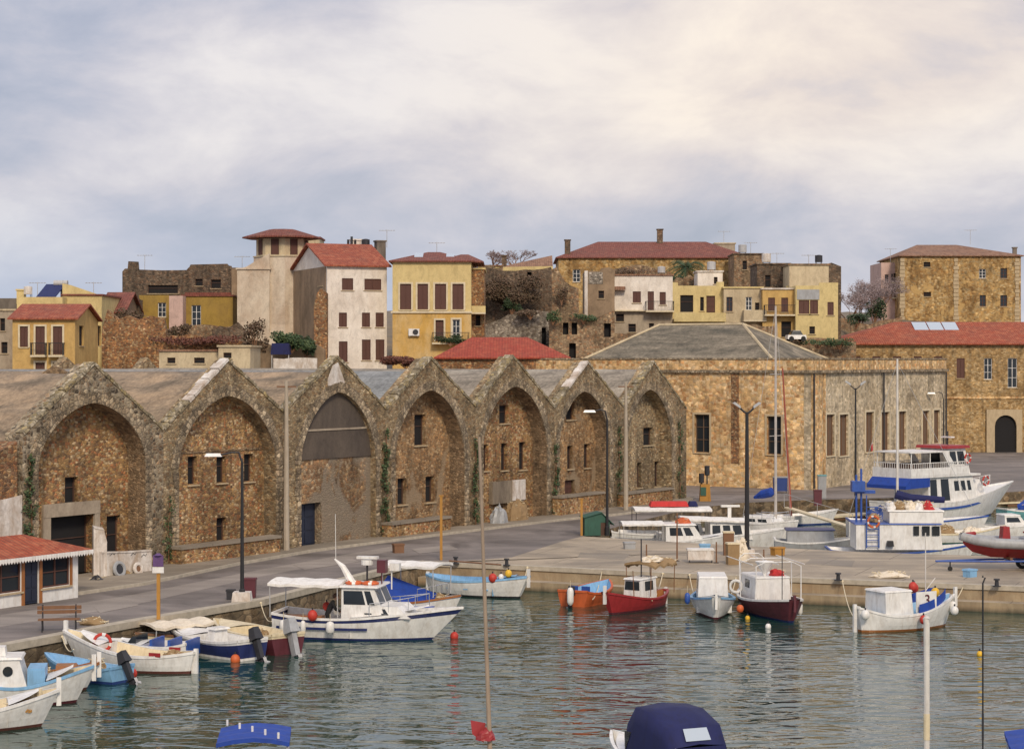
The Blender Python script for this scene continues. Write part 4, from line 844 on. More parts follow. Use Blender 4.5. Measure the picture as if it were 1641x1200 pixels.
r, M, w, zt = house('ochre_balcony_house', 'ochre house with white eave line, two brown doors and a railed balcony', 1222, 1274, 464, 202, 0, 8, 'plaster_yellow', ('cap', 'whitewash'),
    [(1231, 477, 1242, 498, 'shut'), (1252, 477, 1263, 500, 'shut'), (1252, 515, 1268, 540, 'dark')])
balcony(r, M, 1224, 1274, 504, .9, .9)
r, M, w, zt = house('pale_block', 'pale yellow block with wide grey-framed window, right end of the hillside houses', 1275, 1343, 453, 201, 0, 9, 'plaster_lemon', None,
    [(1280, 481, 1297, 503, 'shut'), (1298, 481, 1311, 503, 'shut'), (1326, 484, 1336, 505, 'shut'), (1297, 523, 1306, 535, 'dark')], top=[(0, -.3), (.55, -.3), (.56, 0), (1, 0)])
mb = MB(); (a, z0, c, z1), = rects(M, [(1277, 464, 1313, 480)]); mb.box(a, c, -.07, -.002, z0, z1); mb.build('window_head', 'grey_paint', r)
house('upper_cream_block', 'cream upper block with stained parapet above the pale yellow block', 1265, 1328, 425, 209, 0, 6, 'plaster_cream', ('cap', 'stone_ruin'))
house('brown_stone_house', 'dark brown stone house with flat roof above the ochre balcony house', 1213, 1266, 424, 214, 0, 6, 'stone_ruin_dark', ('cap', 'stone_ruin_dark'), [(1226, 441, 1235, 460, 'dark')])
house('brown_stone_annex', 'dark brown stone annex right of the cream upper block', 1322, 1348, 424, 215, 0, 8, 'stone_ruin_dark', None, top=[(0, 0), (.4, .2), (1, -.2)])
house('grey_roof_block', 'stone house block with rooftop clutter right of the long red mansion roof', 1176, 1222, 408, 238, 0, 6, 'stone_ruin', ('cap', 'stone_ruin_dark'), [(1190, 418, 1197, 432, 'dark')])
house('roof_turret', 'pale concrete stair turret on the skyline beside the mansion ridge', 1146, 1178, 391, 262, 0, 5, 'plaster_beige', ('cap', 'plaster_cream'))
# red roof customs building at right
r, M, w, zt = house('customs_house', 'long two-storey stone building with bright red roof and arched gate at right', 1332, 1900, 553, 217, 0, 14, 'ashlar_dim', None, base=-.1,
    wins=[(1366, 571, 1379, 590, 'shut'), (1398, 571, 1411, 590, 'shut'), (1431, 571, 1444, 590, 'shut'), (1464, 571, 1477, 590, 'shut'), (1497, 571, 1510, 590, 'shut'), (1533, 574, 1546, 606, 'shut'), (1577, 574, 1590, 608, 'glassw'), (1615, 574, 1630, 621, 'glassw'), (1592, 683, 1628, 727, 'dark')])
mb = MB(); hipz(mb, 0, w, 0, 14, zt + .15, 2.5, 8.2, w - 8, ov=.5); mb.build('roof', 'tile_bright', r)
(a, z0, c, z1), = rects(M, [(1478, 513, 1552, 527)]); mb = MB()
for i in range(3):
    xx = a + (c - a) * i / 3 + .05; mb.q([(xx, 4.2, zt + 1.72), (xx + (c - a) / 3 - .12, 4.2, zt + 1.72), (xx + (c - a) / 3 - .12, 6.3, zt + 2.62), (xx, 6.3, zt + 2.62)])
mb.build('roof_panel', 'panel_glass', r)
_, zs_ = sz(M, 1600, 639); mb = MB(); mb.box(0, w, -.12, -.003, zs_, zs_ + .25); mb.build('string_course', 'ashlar_gold', r)
(a, z0, c, z1), = rects(M, [(1580, 656, 1637, 727)]); (a2, _, c2, zsp), = rects(M, [(1593, 683, 1628, 727)]); mb = MB(); _, zat = sz(M, 1610, 665)
mb.wall(a, c, -.05, z1, y0=-.35, th=.34, arch=(a2, c2, zsp, zat - zsp, 0)); mb.build('gate_surround', 'trim_stone', r)
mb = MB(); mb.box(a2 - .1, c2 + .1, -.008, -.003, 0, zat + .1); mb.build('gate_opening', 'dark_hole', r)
# tall stone barracks top right
r, M, w, zt = house('stone_barracks', 'tall tan stone building with low tiled roof at top right of the skyline', 1444, 1636, 411, 258, 0, 15, 'stone_mansion', ('hip', 1.8, 'tile_brown', .23, .57),
    [(1480, 420, 1491, 428, 'dark'), (1480, 468, 1492, 475, 'dark'), (1569, 431, 1580, 446, 'glassw'), (1603, 430, 1614, 446, 'glass'), (1570, 473, 1580, 491, 'glass'), (1603, 473, 1614, 491, 'glass')])
rnd = random.Random(3)
for px in (1446, 1532, 1630):
    mb = MB(); s_, _ = sz(M, px, 450); z = .5
    while z < zt - .5: ww = rnd.uniform(.35, .75); mb.box(s_ - ww / 2, s_ + ww / 2, -.08 - rnd.uniform(0, .03), -.003, z, z + .44); z += .5
    mb.build('quoins', 'trim_stone', r)
chimney(r, M, 1623, 398, 1629, 411, 2)
r, M, w, zt = house('pink_flats', 'narrow faded pink flats with small balconies left of the tall stone building', 1412, 1444, 421, 262, 0, 8, 'plaster_pink', None, [(1432, 438, 1440, 450, 'dark'), (1432, 463, 1440, 475, 'dark'), (1418, 440, 1424, 452, 'glass'), (1418, 466, 1424, 478, 'glass')])
balcony(r, M, 1428, 1444, 452); balcony(r, M, 1428, 1444, 477)
antenna(1427, 421, 398, 263, 'thin aerial above the faded pink flats'); antenna(1555, 388, 368, 262, 'thin aerial above the tall stone building')
rwall('low stone retaining wall behind the customs roof, left of the tall building', [(1344, 515), (1360, 512), (1390, 520), (1420, 512), (1446, 508)], 236, 560, 'stone_ruin', 1)
rwall('tan retaining wall below the pale yellow block', [(1240, 548), (1275, 542), (1310, 541), (1345, 543), (1372, 547)], 198, 590, 'stone_ruin', 1)
rwall('grey rubble bank below the white flat-roofed house', [(935, 545), (960, 540), (985, 534), (1040, 533), (1080, 521), (1160, 518), (1245, 522)], 196, 590, 'stone_ruin', 1)
rwall('broken masonry bank between white house and ochre ground floor', [(752, 560), (765, 545), (790, 555), (830, 556), (880, 566)], 185, 590, 'stone_ruin_pale', 1)
rwall('brown earth bank wall below the octagonal tower', [(385, 552), (410, 545), (440, 556), (470, 560), (500, 548), (520, 560)], 181, 590, 'plaster_brown', 1)
rwall('white-railed terrace wall in front of the tower foot', [(438, 574), (470, 573), (508, 574)], 174, 590, 'whitewash', .3, name='garden_wall')
o = thing('blue_awning', 'dark blue awning on posts under the ivy beside the tower', 'awning', mat(P(448, 568, 178)))
mb = MB(); mb.box(-.8, .9, 0, 1.4, .0, 1.0, tx=.1); mb.build('cover', 'navy_cloth', o); mb = MB()
for x in (-.7, .8): mb.box(x - .04, x + .04, .1, .18, -1.5, -.002)
mb.build('leg', 'steel', o)

# ---------------------------------------------------------------- plants
def leaves(mb, pts, n, size, rnd, m=0, flat=.5):
    for _ in range(n):
        c, r_ = pts[rnd.randrange(len(pts))]
        while True:
            d = V((rnd.uniform(-1, 1), rnd.uniform(-1, 1), rnd.uniform(-1, 1)))
            if d.length < 1: break
        p = V(c) + V((d.x * r_[0], d.y * r_[1], d.z * r_[2])); a = V((rnd.gauss(0, 1), rnd.gauss(0, 1), rnd.gauss(0, 1))).normalized(); b_ = a.orthogonal().normalized(); s_ = size * rnd.uniform(.6, 1.4)
        mb.q([p - a * s_, p + b_ * s_ * flat, p + a * s_, p - b_ * s_ * flat], m)
def bush(name, label, px, py, Y, rx, rz, n, lm, size=.18, cat='bush', seed=0, ry=None):
    rnd = random.Random(seed + int(px)); c = P(px, py, Y); o = thing(name, label, cat, mat(V((c.x, c.y, c.z - rz * .9)))); ry = ry or rx * .5
    cl = [((rnd.uniform(-.7, .7) * rx, rnd.uniform(-.6, .6) * ry, rnd.uniform(.25, 1.45) * rz), (rx * .42, ry * .5, rz * .45)) for _ in range(9)]
    mb = MB()
    for cc, _ in cl: mb.tube([(0, 0, -.3), V(cc) * .5 + V((0, 0, .1)), cc], [.06, .04, .015], 5)
    mb.build('stem', 'wood', o); mb = MB(); leaves(mb, cl, n, size, rnd); mb.build('foliage', lm, o); return o
bush('ivy_bush', 'dark green bush on the ruined arch below the octagonal tower', 466, 545, 179.5, 2.0, 1.0, 1500, 'leaf', .16)
bush('ivy_bush', 'dark green bush beside the strip of red rubble at the white house', 490, 552, 180, .9, 1.3, 800, 'leaf_dark', .16)
bush('dry_shrub', 'dry brown shrub growing left of the tower foot', 408, 535, 180.5, 1.3, 1.6, 900, 'leaf_dry', .13)
bush('dry_shrub', 'low tangle of rusty scrub on the tumbled wall', 320, 545, 181, 4.5, .5, 1500, 'leaf_red', .13)
bush('dry_shrub', 'green-brown scrub below the pink house', 282, 530, 190, 1.6, .8, 700, 'leaf_dry', .14)
bush('red_hedge', 'dark red hedge left of the crimson hipped roof', 655, 580, 171, 2.4, .55, 2600, 'leaf_red', .12, 'hedge')
bush('dead_vines', 'mass of dead brown vines hanging over the ruin wall', 825, 465, 203.5, 3.6, 1.9, 6500, 'leaf_dry', .13, 'vine', ry=1.2)
bush('dead_vines', 'dark green growth in the middle of the dead vines', 820, 488, 202.6, 1.0, .9, 700, 'leaf_dark', .14, 'vine')
bush('ruin_shrub', 'green shrub on top of the upright ruin pier', 900, 470, 197.3, .7, 1.0, 350, 'leaf_dry', .12)
bush('ruin_shrub', 'green weeds on the ruined front with two small windows', 935, 507, 192.5, 1.4, .5, 400, 'leaf', .11)
bush('balcony_plants', 'potted plants on the balcony of the ochre ground floor', 722, 543, 184.9, 1.6, .45, 900, 'leaf_dark', .10, 'plants', ry=.35)
bush('roadside_bush', 'green bush under the leafless tree left of the tall stone building', 1372, 512, 232, 1.6, .9, 600, 'leaf_dark', .16)
bush('roadside_bush', 'small dark bush beside the faded pink flats', 1400, 495, 240, 1.4, 1.9, 900, 'leaf_dark', .16)
bush('roof_weeds', 'brown weeds along the top of the mansion front', 1020, 434, 212.5, 2.4, .45, 500, 'leaf_dry', .11)
bush('wall_weeds', 'green weeds behind the hipped roof ridge end', 1310, 548, 196.5, 1.8, .4, 400, 'leaf', .11)
def bare_tree(label, px, pyb, pyt, Y, spread, seed, dens=2, name='bare_tree', blossom=0):
    rnd = random.Random(seed); p = P(px, pyb, Y); h = P(px, pyt, Y).z - p.z; o = thing(name, label, 'tree', mat(p)); mb = MB(); tb = MB(); tips = []
    def br(a, d, L, r_, lev):
        b_ = a + d * L; mid = a + d * L * .5 + V((rnd.uniform(-1, 1), rnd.uniform(-1, 1), 0)) * L * .08
        (mb if lev > 2 else tb).tube([a, mid, b_], [r_, r_ * .8, r_ * .65], 5 if lev > 2 else 3, cap=False); tips.append((b_, lev))
        if lev == 0: return
        for k in range(rnd.choice((2, 3, 3, 4) if lev < 4 else (3, 3))):
            nd = (d * 1.0 + V((rnd.gauss(0, .6) * spread, rnd.gauss(0, .6) * spread, rnd.uniform(-.25, .35)))).normalized(); br(b_, nd, L * rnd.uniform(.62, .86), max(.018, r_ * .6), lev - 1)
    br(V((0, 0, -.8)), V((rnd.uniform(-.1, .1), 0, 1)), h * .27, .15, 6)
    mb.build('trunk', 'wood', o)
    if blossom:
        cl = [(t_, (.35, .35, .3)) for t_, lv in tips if lv <= 2]; leaves(tb, cl, blossom, .075, rnd)
    tb.build('crown', 'twig', o)
bare_tree('small leafless tree against the sky left of the orange lean-to roof', 790, 440, 380, 232, 1.0, 4)
bare_tree('leafless wispy tree beside the orange lean-to roof chimney', 832, 440, 374, 234, 1.0, 11)
bare_tree('pale leafless tree nearest the pale yellow block', 1358, 535, 430, 238, .9, 5, blossom=2600)
bare_tree('pale leafless tree in the gap left of the tall stone building, middle of three', 1380, 535, 428, 242, .9, 15, blossom=2600)
bare_tree('pale leafless tree right beside the faded pink flats', 1402, 530, 432, 245, .9, 9, blossom=2200)
def palm():
    p = P(1100, 452, 226); o = thing('palm_tree', 'palm tree with drooping green fronds in front of the red mansion roof', 'palm tree', mat(V((p.x, p.y, p.z - 3)))); rnd = random.Random(2)
    mb = MB(); mb.tube([(0, 0, -1), (0.05, 0, 2), (0, 0, 4.6)], [.28, .24, .26], 10); mb.build('trunk', 'wood', o); mb = MB()
    for k in range(46):
        an = rnd.uniform(0, 6.28); el = rnd.uniform(-.5, 1.3); L = rnd.uniform(2.3, 3.2); d = V((math.cos(an), math.sin(an), 0)); pts = []
        for i in range(9):
            f = i / 8; pts.append(V((0, 0, 4.6)) + d * L * f * math.cos(el * .7) + V((0, 0, L * (math.sin(el) * f - .75 * f * f))))
        side = V((-d.y, d.x, 0))
        for i in range(1, 9):
            for s_ in (-1, 1):
                for e in (0, .5):
                    a = pts[i - 1].lerp(pts[i], e); w_ = .5 * (1 - abs(i / 8 - .5)); tip = a + side * s_ * w_ + (pts[i] - pts[i - 1]) * .8 + V((0, 0, -.22)); mb.q([a, a + (pts[i] - pts[i - 1]) * .3, tip])
    mb.build('crown', 'leaf_palm', o)
palm()
bush('tree_clump', 'dark green foliage below the palm tree', 1088, 448, 222, 1.5, .8, 900, 'leaf_dark', .15)
# ivy on the shed piers
def ivy(px, pyt, pyb, label, seed, wd=.55, n=1200):
    rnd = random.Random(seed); nb = min(range(7), key=lambda k: abs(px - (CX + F * AP(k).x / AP(k).y))); M0 = mat(AP(nb), AANG); s_, zt_ = sz(M0, px, pyt); _, zb = sz(M0, px, pyb)
    M = M0 @ Matrix.Translation((s_, -.12, max(0.1, zb))); o = thing('climbing_ivy', label, 'ivy', M, 'ivy climbing the shed piers'); H_ = zt_ - max(.1, zb); cl = []
    for i in range(16):
        f = i / 15; ww = wd * (1.2 - .8 * f) * rnd.uniform(.25, 1.3); 
        if rnd.random() < .82: cl.append(((rnd.uniform(-.2, .2), -.03, H_ * f), (ww, .12, H_ / 18)))
    mb = MB(); mb.tube([(0, 0, -.1)] + [(rnd.uniform(-.1, .1), 0, H_ * k / 5) for k in range(1, 6)], .03, 5); mb.build('stem', 'wood', o)
    mb = MB(); leaves(mb, cl, int(n * .6), .085, rnd); mb.build('foliage', 'leaf', o)
ivy(616, 695, 862, 'ivy column on the pier between boarded shed and the one-high-window shed', 1)
ivy(760, 700, 845, 'ivy on the pier left of the shed with the concrete box', 2, .4, 900)
ivy(889, 715, 828, 'ivy on the pier just left of the shed with white stepped coping', 3, .5, 800)
ivy(991, 685, 818, 'ivy on the pier left of the farthest shed', 4, .45, 700)
ivy(1088, 680, 800, 'dark ivy on the last pier beside the golden hall', 5, .35, 500)
ivy(268, 800, 905, 'patchy ivy low on the mottled pier right of the garage opening', 6, .5, 350)
ivy(46, 735, 870, 'dark ivy on the leftmost pier above the kiosk roof', 7, .55, 800)
#PART2
# ---------------------------------------------------------------- boats
def boat(name, label, stern, bow, beam, free, cols, group=None, double=False, cat='boat', rise=.5, L=None, ang=None, floor=.12, stripe=None, rake=.5, srise=.15, deck=None, inner='white_paint', z=WZ, keel=-.45):
    """stern, bow: waterline pixels. cols: (antifouling, side, top strake, gunwale)"""
    if L is None:
        A_, B_ = G(*stern, z=z), G(*bow, z=z); d = B_ - A_; L = d.length; ang = math.atan2(d.y, d.x); C_ = (A_ + B_) / 2
    else: C_ = G(*stern, z=-1.3); C_.z = z
    M = mat(C_, ang); root = thing(name, label, cat, M, group)
    N = 18; st = []
    for i in range(N + 1):
        t = i / N
        if double: w = math.sin(math.pi * min(1, max(0, t * .96 + .02))) ** .62
        else: w = (1 - .22 * (1 - t / .45) ** 2) if t < .45 else max(0, 1 - ((t - .45) / .55) ** 2.3) ** .9
        zs_ = free + rise * max(0, (t - .35) / .65) ** 1.9 + srise * max(0, (.3 - t) / .3) ** 1.7
        k = keel + (abs(keel) * .75 * max(0, (t - .7) / .3) ** 2)
        st.append((t, max(.02, w) * beam / 2, zs_, k))
    def px_(t, zz):
        x = -L / 2 + L * t; x += rake * t ** 4 * max(-.2, zz) ; 
        if double: x -= rake * .5 * (1 - t) ** 5 * max(-.2, zz)
        return x
    fr = [0, None, None, .3, .55, .78, .9, 1.0]; prof = [.03, .72, .78, .88, .94, .985, 1.0, 1.0]
    if not double: prof = [.03, .80, .83, .90, .95, .985, 1.0, 1.0]
    def pt(i, r, sd):
        t, w, zs_, k = st[i]; zz = k if r == 0 else (.0 if r == 1 else (.09 if r == 2 else .09 + (zs_ - .09) * fr[r]))
        fl = prof[r] if t < .6 else prof[r] ** (1 + 3 * (t - .6))
        return (px_(t, zz), sd * w * fl, zz)
    mb = MB(); ms = [0, 0, 1, 1, 1, 1, 2]
    if stripe == 'wide': ms = [0, 0, 1, 1, 1, 2, 2]
    if stripe == 'waterband': ms = [0, 2, 1, 1, 1, 2, 2]
    for i in range(N):
        for r in range(7):
            mb.q([pt(i, r, -1), pt(i + 1, r, -1), pt(i + 1, r + 1, -1), pt(i, r + 1, -1)], ms[r]); mb.q([pt(i + 1, r, 1), pt(i, r, 1), pt(i, r + 1, 1), pt(i + 1, r + 1, 1)], ms[r])
    for r in range(7):
        mb.q([pt(0, r, 1), pt(0, r, -1), pt(0, r + 1, -1), pt(0, r + 1, 1)], ms[r]); mb.q([pt(N, r, -1), pt(N, r, 1), pt(N, r + 1, 1), pt(N, r + 1, -1)], ms[r])
    mb.build('hull', [cols[0], cols[1], cols[2]], root, smooth=False, weld=True)
    # gunwale rim, inner side and floor
    g = .09; dk = deck if deck is not None else floor
    def ip(i, zz, inset):
        t, w, zs_, k = st[i]; return (px_(t, zs_) * (1 if .02 < t < .98 else .985), max(.004, w - inset), zz)
    def fp(i, zz):
        t, w, zs_, k = st[i]; lo = .76 ** (1 + 3.2 * max(0, t - .6)); f = min(1, max(0, (zz - .09) / max(.1, zs_ - .09))); return (px_(t, zz) * (1 if .02 < t < .98 else .97), max(.004, w * (lo + (1 - lo) * f * .8) - .04), zz)
    mb = MB()
    for i in range(N):
        for sd in (-1, 1):
            def S_(p): return (p[0], p[1] * sd, p[2])
            a, b_ = st[i], st[i + 1]; o0, o1 = (px_(a[0], a[2]), a[1] + .03, a[2] + .035), (px_(b_[0], b_[2]), b_[1] + .03, b_[2] + .035)
            n0, n1 = ip(i, a[2] + .035, g), ip(i + 1, b_[2] + .035, g)
            mb.q([S_(o0), S_(o1), S_(n1), S_(n0)]); l0, l1 = (o0[0], o0[1], o0[2] - .09), (o1[0], o1[1], o1[2] - .09); mb.q([S_(l0), S_(l1), S_(o1), S_(o0)])
    a = st[0]; mb.box(px_(0, a[2]) - .03, px_(0, a[2]) + .08, -a[1], a[1], a[2] - .06, a[2] + .04)
    mb.build('gunwale', cols[3], root)
    mb = MB()
    for i in range(N):
        a, b_ = st[i], st[i + 1]; z0, z1 = (dk, dk) if deck is None else (a[2] - .06, b_[2] - .06)
        e0, e1 = (fp(i, z0), fp(i + 1, z1)) if deck is None else (ip(i, z0, g + .02), ip(i + 1, z1, g + .02)); u0, u1 = ip(i, a[2] + .03, g), ip(i + 1, b_[2] + .03, g)
        mb.q([(e0[0], -e0[1], e0[2]), (e1[0], -e1[1], e1[2]), (e1[0], e1[1], e1[2]), (e0[0], e0[1], e0[2])])
        for sd in (-1, 1): mb.q([(e0[0], sd * e0[1], e0[2]), (e1[0], sd * e1[1], e1[2]), (u1[0], sd * u1[1], u1[2]), (u0[0], sd * u0[1], u0[2])])
    mb.build('deck', inner, root)
    root['_L'] = L
    def info(x):   # half beam and sheer height at x
        t = max(0, min(1, (x + L / 2) / L)); i = min(N - 1, int(t * N)); f = t * N - i; return st[i][1] * (1 - f) + st[i + 1][1] * f, st[i][2] * (1 - f) + st[i + 1][2] * f
    del root['_L']
    return root, M, L, info
def thwarts(root, info, xs, m='varnish', z=.35):
    for x in xs:
        w, s_ = info(x); mb = MB(); mb.box(x - .12, x + .12, -w + .08, w - .08, z, z + .05); mb.build('thwart', m, root)
def foredeck(root, info, x0, L, m='white_paint'):
    mb = MB(); n = 6; x1 = L / 2 - .08
    for i in range(n):
        a, b_ = x0 + (x1 - x0) * i / n, x0 + (x1 - x0) * (i + 1) / n; wa, za = info(a); wb, zb = info(b_); wa, wb = max(.01, wa - .05), max(.01, wb - .05)
        mb.q([(a, -wa, za + .04), (b_, -wb, zb + .04), (b_, 0, zb + .09), (a, 0, za + .09)]); mb.q([(a, 0, za + .09), (b_, 0, zb + .09), (b_, wb, zb + .04), (a, wa, za + .04)])
    w0, z0 = info(x0); mb.q([(x0, -w0 + .05, .1), (x0, w0 - .05, .1), (x0, w0 - .05, z0 + .04), (x0, -w0 + .05, z0 + .04)]); mb.build('foredeck', m, root)
def cabin(root, x0, x1, hw, z0, z1, m='white_paint', rf=.25, rb=.0, roof='white_paint', over=.12, side=(), front=True, back=False, name='cabin', frontn=2):
    mb = MB(); ti = .06
    b_ = [(x0, -hw, z0), (x1, -hw, z0), (x1, hw, z0), (x0, hw, z0)]; t_ = [(x0 + rb, -hw + ti, z1), (x1 - rf, -hw + ti, z1), (x1 - rf, hw - ti, z1), (x0 + rb, hw - ti, z1)]
    mb.q(t_)
    for i in range(4): j = (i + 1) % 4; mb.q([b_[i], b_[j], t_[j], t_[i]])
    c = mb.build(name, m, root)
    if roof:
        rbm = MB(); rbm.box(x0 + rb - over, x1 - rf + over, -hw + ti - over * .6, hw - ti + over * .6, z1 + .002, z1 + .07, tx=.04, ty=.04); rbm.build('cabin_roof', roof, c)
    def lerp(a, bb, f): return tuple(a[k] + (bb[k] - a[k]) * f for k in range(3))
    def panel(A, B, Cc, D, u0, u1, v0, v1, out):
        w = MB(); p = lambda u, v: V(lerp(lerp(A, B, u), lerp(D, Cc, u), v)) + V(out)
        q4 = [p(u0, v0), p(u1, v0), p(u1, v1), p(u0, v1)]; w.q(q4); bk = [x - V(out) * 1.5 for x in q4]
        for i in range(4): j = (i + 1) % 4; w.q([bk[i], bk[j], q4[j], q4[i]])
        w.build('window', 'glass', c)
    for (u0, u1, v0, v1) in side:
        panel(b_[0], b_[1], t_[1], t_[0], u0, u1, v0, v1, (0, -.012, 0)); panel(b_[3], b_[2], t_[2], t_[3], u0, u1, v0, v1, (0, .012, 0))
    if front:
        for k in range(frontn): e = 1 / frontn; panel(b_[1], b_[2], t_[2], t_[1], k * e + .05, (k + 1) * e - .05, .5, .92, (.015, 0, 0))
    if back: panel(b_[3], b_[0], t_[0], t_[3], .3, .7, .1, .9, (-.012, 0, 0))
    return c
def canopy(root, x0, x1, hw, zt, zb, m='white_cloth', sag=.05, post='steel', name='canopy', th=.04, slope=0, legs=True):
    mb = MB(); n = 6
    for i in range(n):
        for j in range(4):
            def cp_(ii, jj, dz=0): f = ii / n; g = jj / 4; return (x0 + (x1 - x0) * f, -hw + 2 * hw * g, zt + slope * f + .12 * math.sin(math.pi * g) - sag * math.sin(math.pi * f * 3) ** 2 + dz)
            mb.q([cp_(i, j), cp_(i + 1, j), cp_(i + 1, j + 1), cp_(i, j + 1)]); mb.q([cp_(i, j, -th), cp_(i, j + 1, -th), cp_(i + 1, j + 1, -th), cp_(i + 1, j, -th)])
            if j == 0: mb.q([cp_(i, 0, -.1), cp_(i + 1, 0, -.1), cp_(i + 1, 0), cp_(i, 0)])
            if j == 3: mb.q([cp_(i, 4, -.1), cp_(i + 1, 4, -.1), cp_(i + 1, 4), cp_(i, 4)])
            if i == 0: mb.q([cp_(0, j, -.1), cp_(0, j + 1, -.1), cp_(0, j + 1), cp_(0, j)])
            if i == n - 1: mb.q([cp_(n, j, -.1), cp_(n, j + 1, -.1), cp_(n, j + 1), cp_(n, j)])
    c = mb.build(name, m, root)
    if legs:
        for x in (x0 + .08, x1 - .08):
            for y in (-hw + .05, hw - .05): lb = MB(); lb.tube([(x, y * .95, zb), (x, y, zt + slope * (x - x0) / (x1 - x0) - th)], .022, 6); lb.build('canopy_pole', post, root)
    return c
def outboard(root, x, y=0, z=.45, cowl='dark_trim', s=1.0, tilt=.5):
    T = Matrix.Translation((x, y, z)) @ Matrix.Rotation(tilt, 4, 'Y') @ Matrix.Scale(s, 4)
    mb = MB(); mb.T = T; mb.box(-.30, .06, -.15, .15, .05, .42, tx=.06, ty=.05); o = mb.build('outboard_motor', cowl, root)
    mb = MB(); mb.T = T; mb.box(-.20, -.02, -.07, .07, -.75, .048, tx=-.02); mb.box(-.30, .02, -.12, .12, -.55, -.52); mb.tube([(-.3, 0, -.68), (.05, 0, -.68)], [.04, .06], 8); mb.build('outboard_leg', 'dark_trim' if cowl != 'grey_paint' else 'grey_paint', o)
    mb = MB(); mb.T = T
    for k in range(3): mb.T = T @ Matrix.Translation((-.33, 0, -.68)) @ Matrix.Rotation(k * 2.09, 4, 'X'); mb.q([(0, -.03, 0), (.03, .05, 0), (.02, .08, .14), (-.01, -.02, .14)])
    mb.build('propeller', 'steel', o)
def pole(root, pts, r=.03, m='mast_grey', name='mast', n=7):
    mb = MB(); mb.tube(pts, r, n); return mb.build(name, m, root)
def rail(root, info, xa, xb, h=.45, m='steel_bright', both=True):
    n = max(3, int(abs(xb - xa) / .6))
    for sd in (-1, 1):
        mb = MB(); pts = []
        for i in range(n + 1):
            x = xa + (xb - xa) * i / n; w, s_ = info(x); p = V((x, sd * max(.03, w - .08), s_ + .03)); mb.tube([p, p + V((0, 0, h))], .014, 5); pts.append(p + V((0, 0, h)))
        mb.tube(pts, .016, 5); mb.build('guard_rail', m, root)
def rudder(root, L, z=.5, m='white_paint'):
    mb = MB(); mb.box(-L / 2 - .16, -L / 2 - .03, -.03, .03, -.45, z); mb.build('rudder', m, root); mb = MB(); mb.tube([(-L / 2 - .08, 0, z + .02), (-L / 2 + .8, 0, z + .12)], .025, 6); mb.build('tiller', 'wood', root)
def stem(root, info, L, top=.35, m='white_paint', stern=True, rake=.5):
    mb = MB(); w, s_ = info(L / 2); mb.box(L / 2 + rake * s_ - .09, L / 2 + rake * s_ + .05, -.05, .05, s_ - .5, s_ + top); mb.build('stem_post', m, root)
    if stern: mb = MB(); w, s_ = info(-L / 2); mb.box(-L / 2 - .12 - rake * .4 * s_, -L / 2 - rake * .4 * s_ + .02, -.05, .05, -.2, s_ + .12); mb.build('stern_post', m, root)
def ballthing(name, label, cat, p, r, m, group=None, sz_=1.15, knob=True):
    root = thing(name, label, cat, mat(p), group); r *= .82; mb = MB(); mb.ball((0, 0, 0), r, 10, sz=sz_); mb.build('body', m, root, smooth=True)
    mb = MB(); mb.tube([(0, 0, r * sz_ * .9), (0, 0, r * sz_ + .08)], .035, 6); mb.build('eye', 'dark_trim', root); return root
def buoyW(px, py, r, m, label): ballthing('mooring_buoy', label, 'buoy', G(px, py, WZ) + V((0, 0, r * .35)), r, m, 'mooring buoys on the water')
def onboat(M, x, y, z): return M @ V((x, y, z))
def fender(p, label, m='white_paint', r=.13, h=.5):
    o = thing('fender', label, 'fender', mat(p), 'fenders hung on boats'); mb = MB(); mb.tube([(0, 0, -h / 2), (0, 0, -h / 2 + .05), (0, 0, -h * .3), (0, 0, h * .3), (0, 0, h / 2 - .04), (0, 0, h / 2)], [.03, r * .75, r, r, r * .7, .03], 10); mb.build('body', m, o, smooth=True)
    mb = MB(); mb.tube([(0, 0, h / 2), (0, .02, h / 2 + .3)], .01, 4); mb.build('rope', 'cream_paint', o)
def lifering(M, x, y, z, label, ang=0, m='orange_buoy', r=.3, flat=False):
    o = thing('life_ring', label, 'life ring', M @ mat(V((x, y, z)), ang)); mb = MB(); N = 16
    for i in range(N):
        a0, a1 = 2 * math.pi * i / N, 2 * math.pi * (i + 1) / N
        for j in range(6):
            b0, b1 = 2 * math.pi * j / 6, 2 * math.pi * (j + 1) / 6
            def q_(a, b_):
                rr = r + .06 * math.cos(b_); h = .06 * math.sin(b_)
                return (rr * math.cos(a), rr * math.sin(a), h + .06) if flat else (rr * math.cos(a), h, rr * math.sin(a))
            mb.q([q_(a0, b0), q_(a1, b0), q_(a1, b1), q_(a0, b1)], 1 if i % 4 == 0 else 0)
    mb.build('ring', [m, 'white_paint'], o, smooth=True)
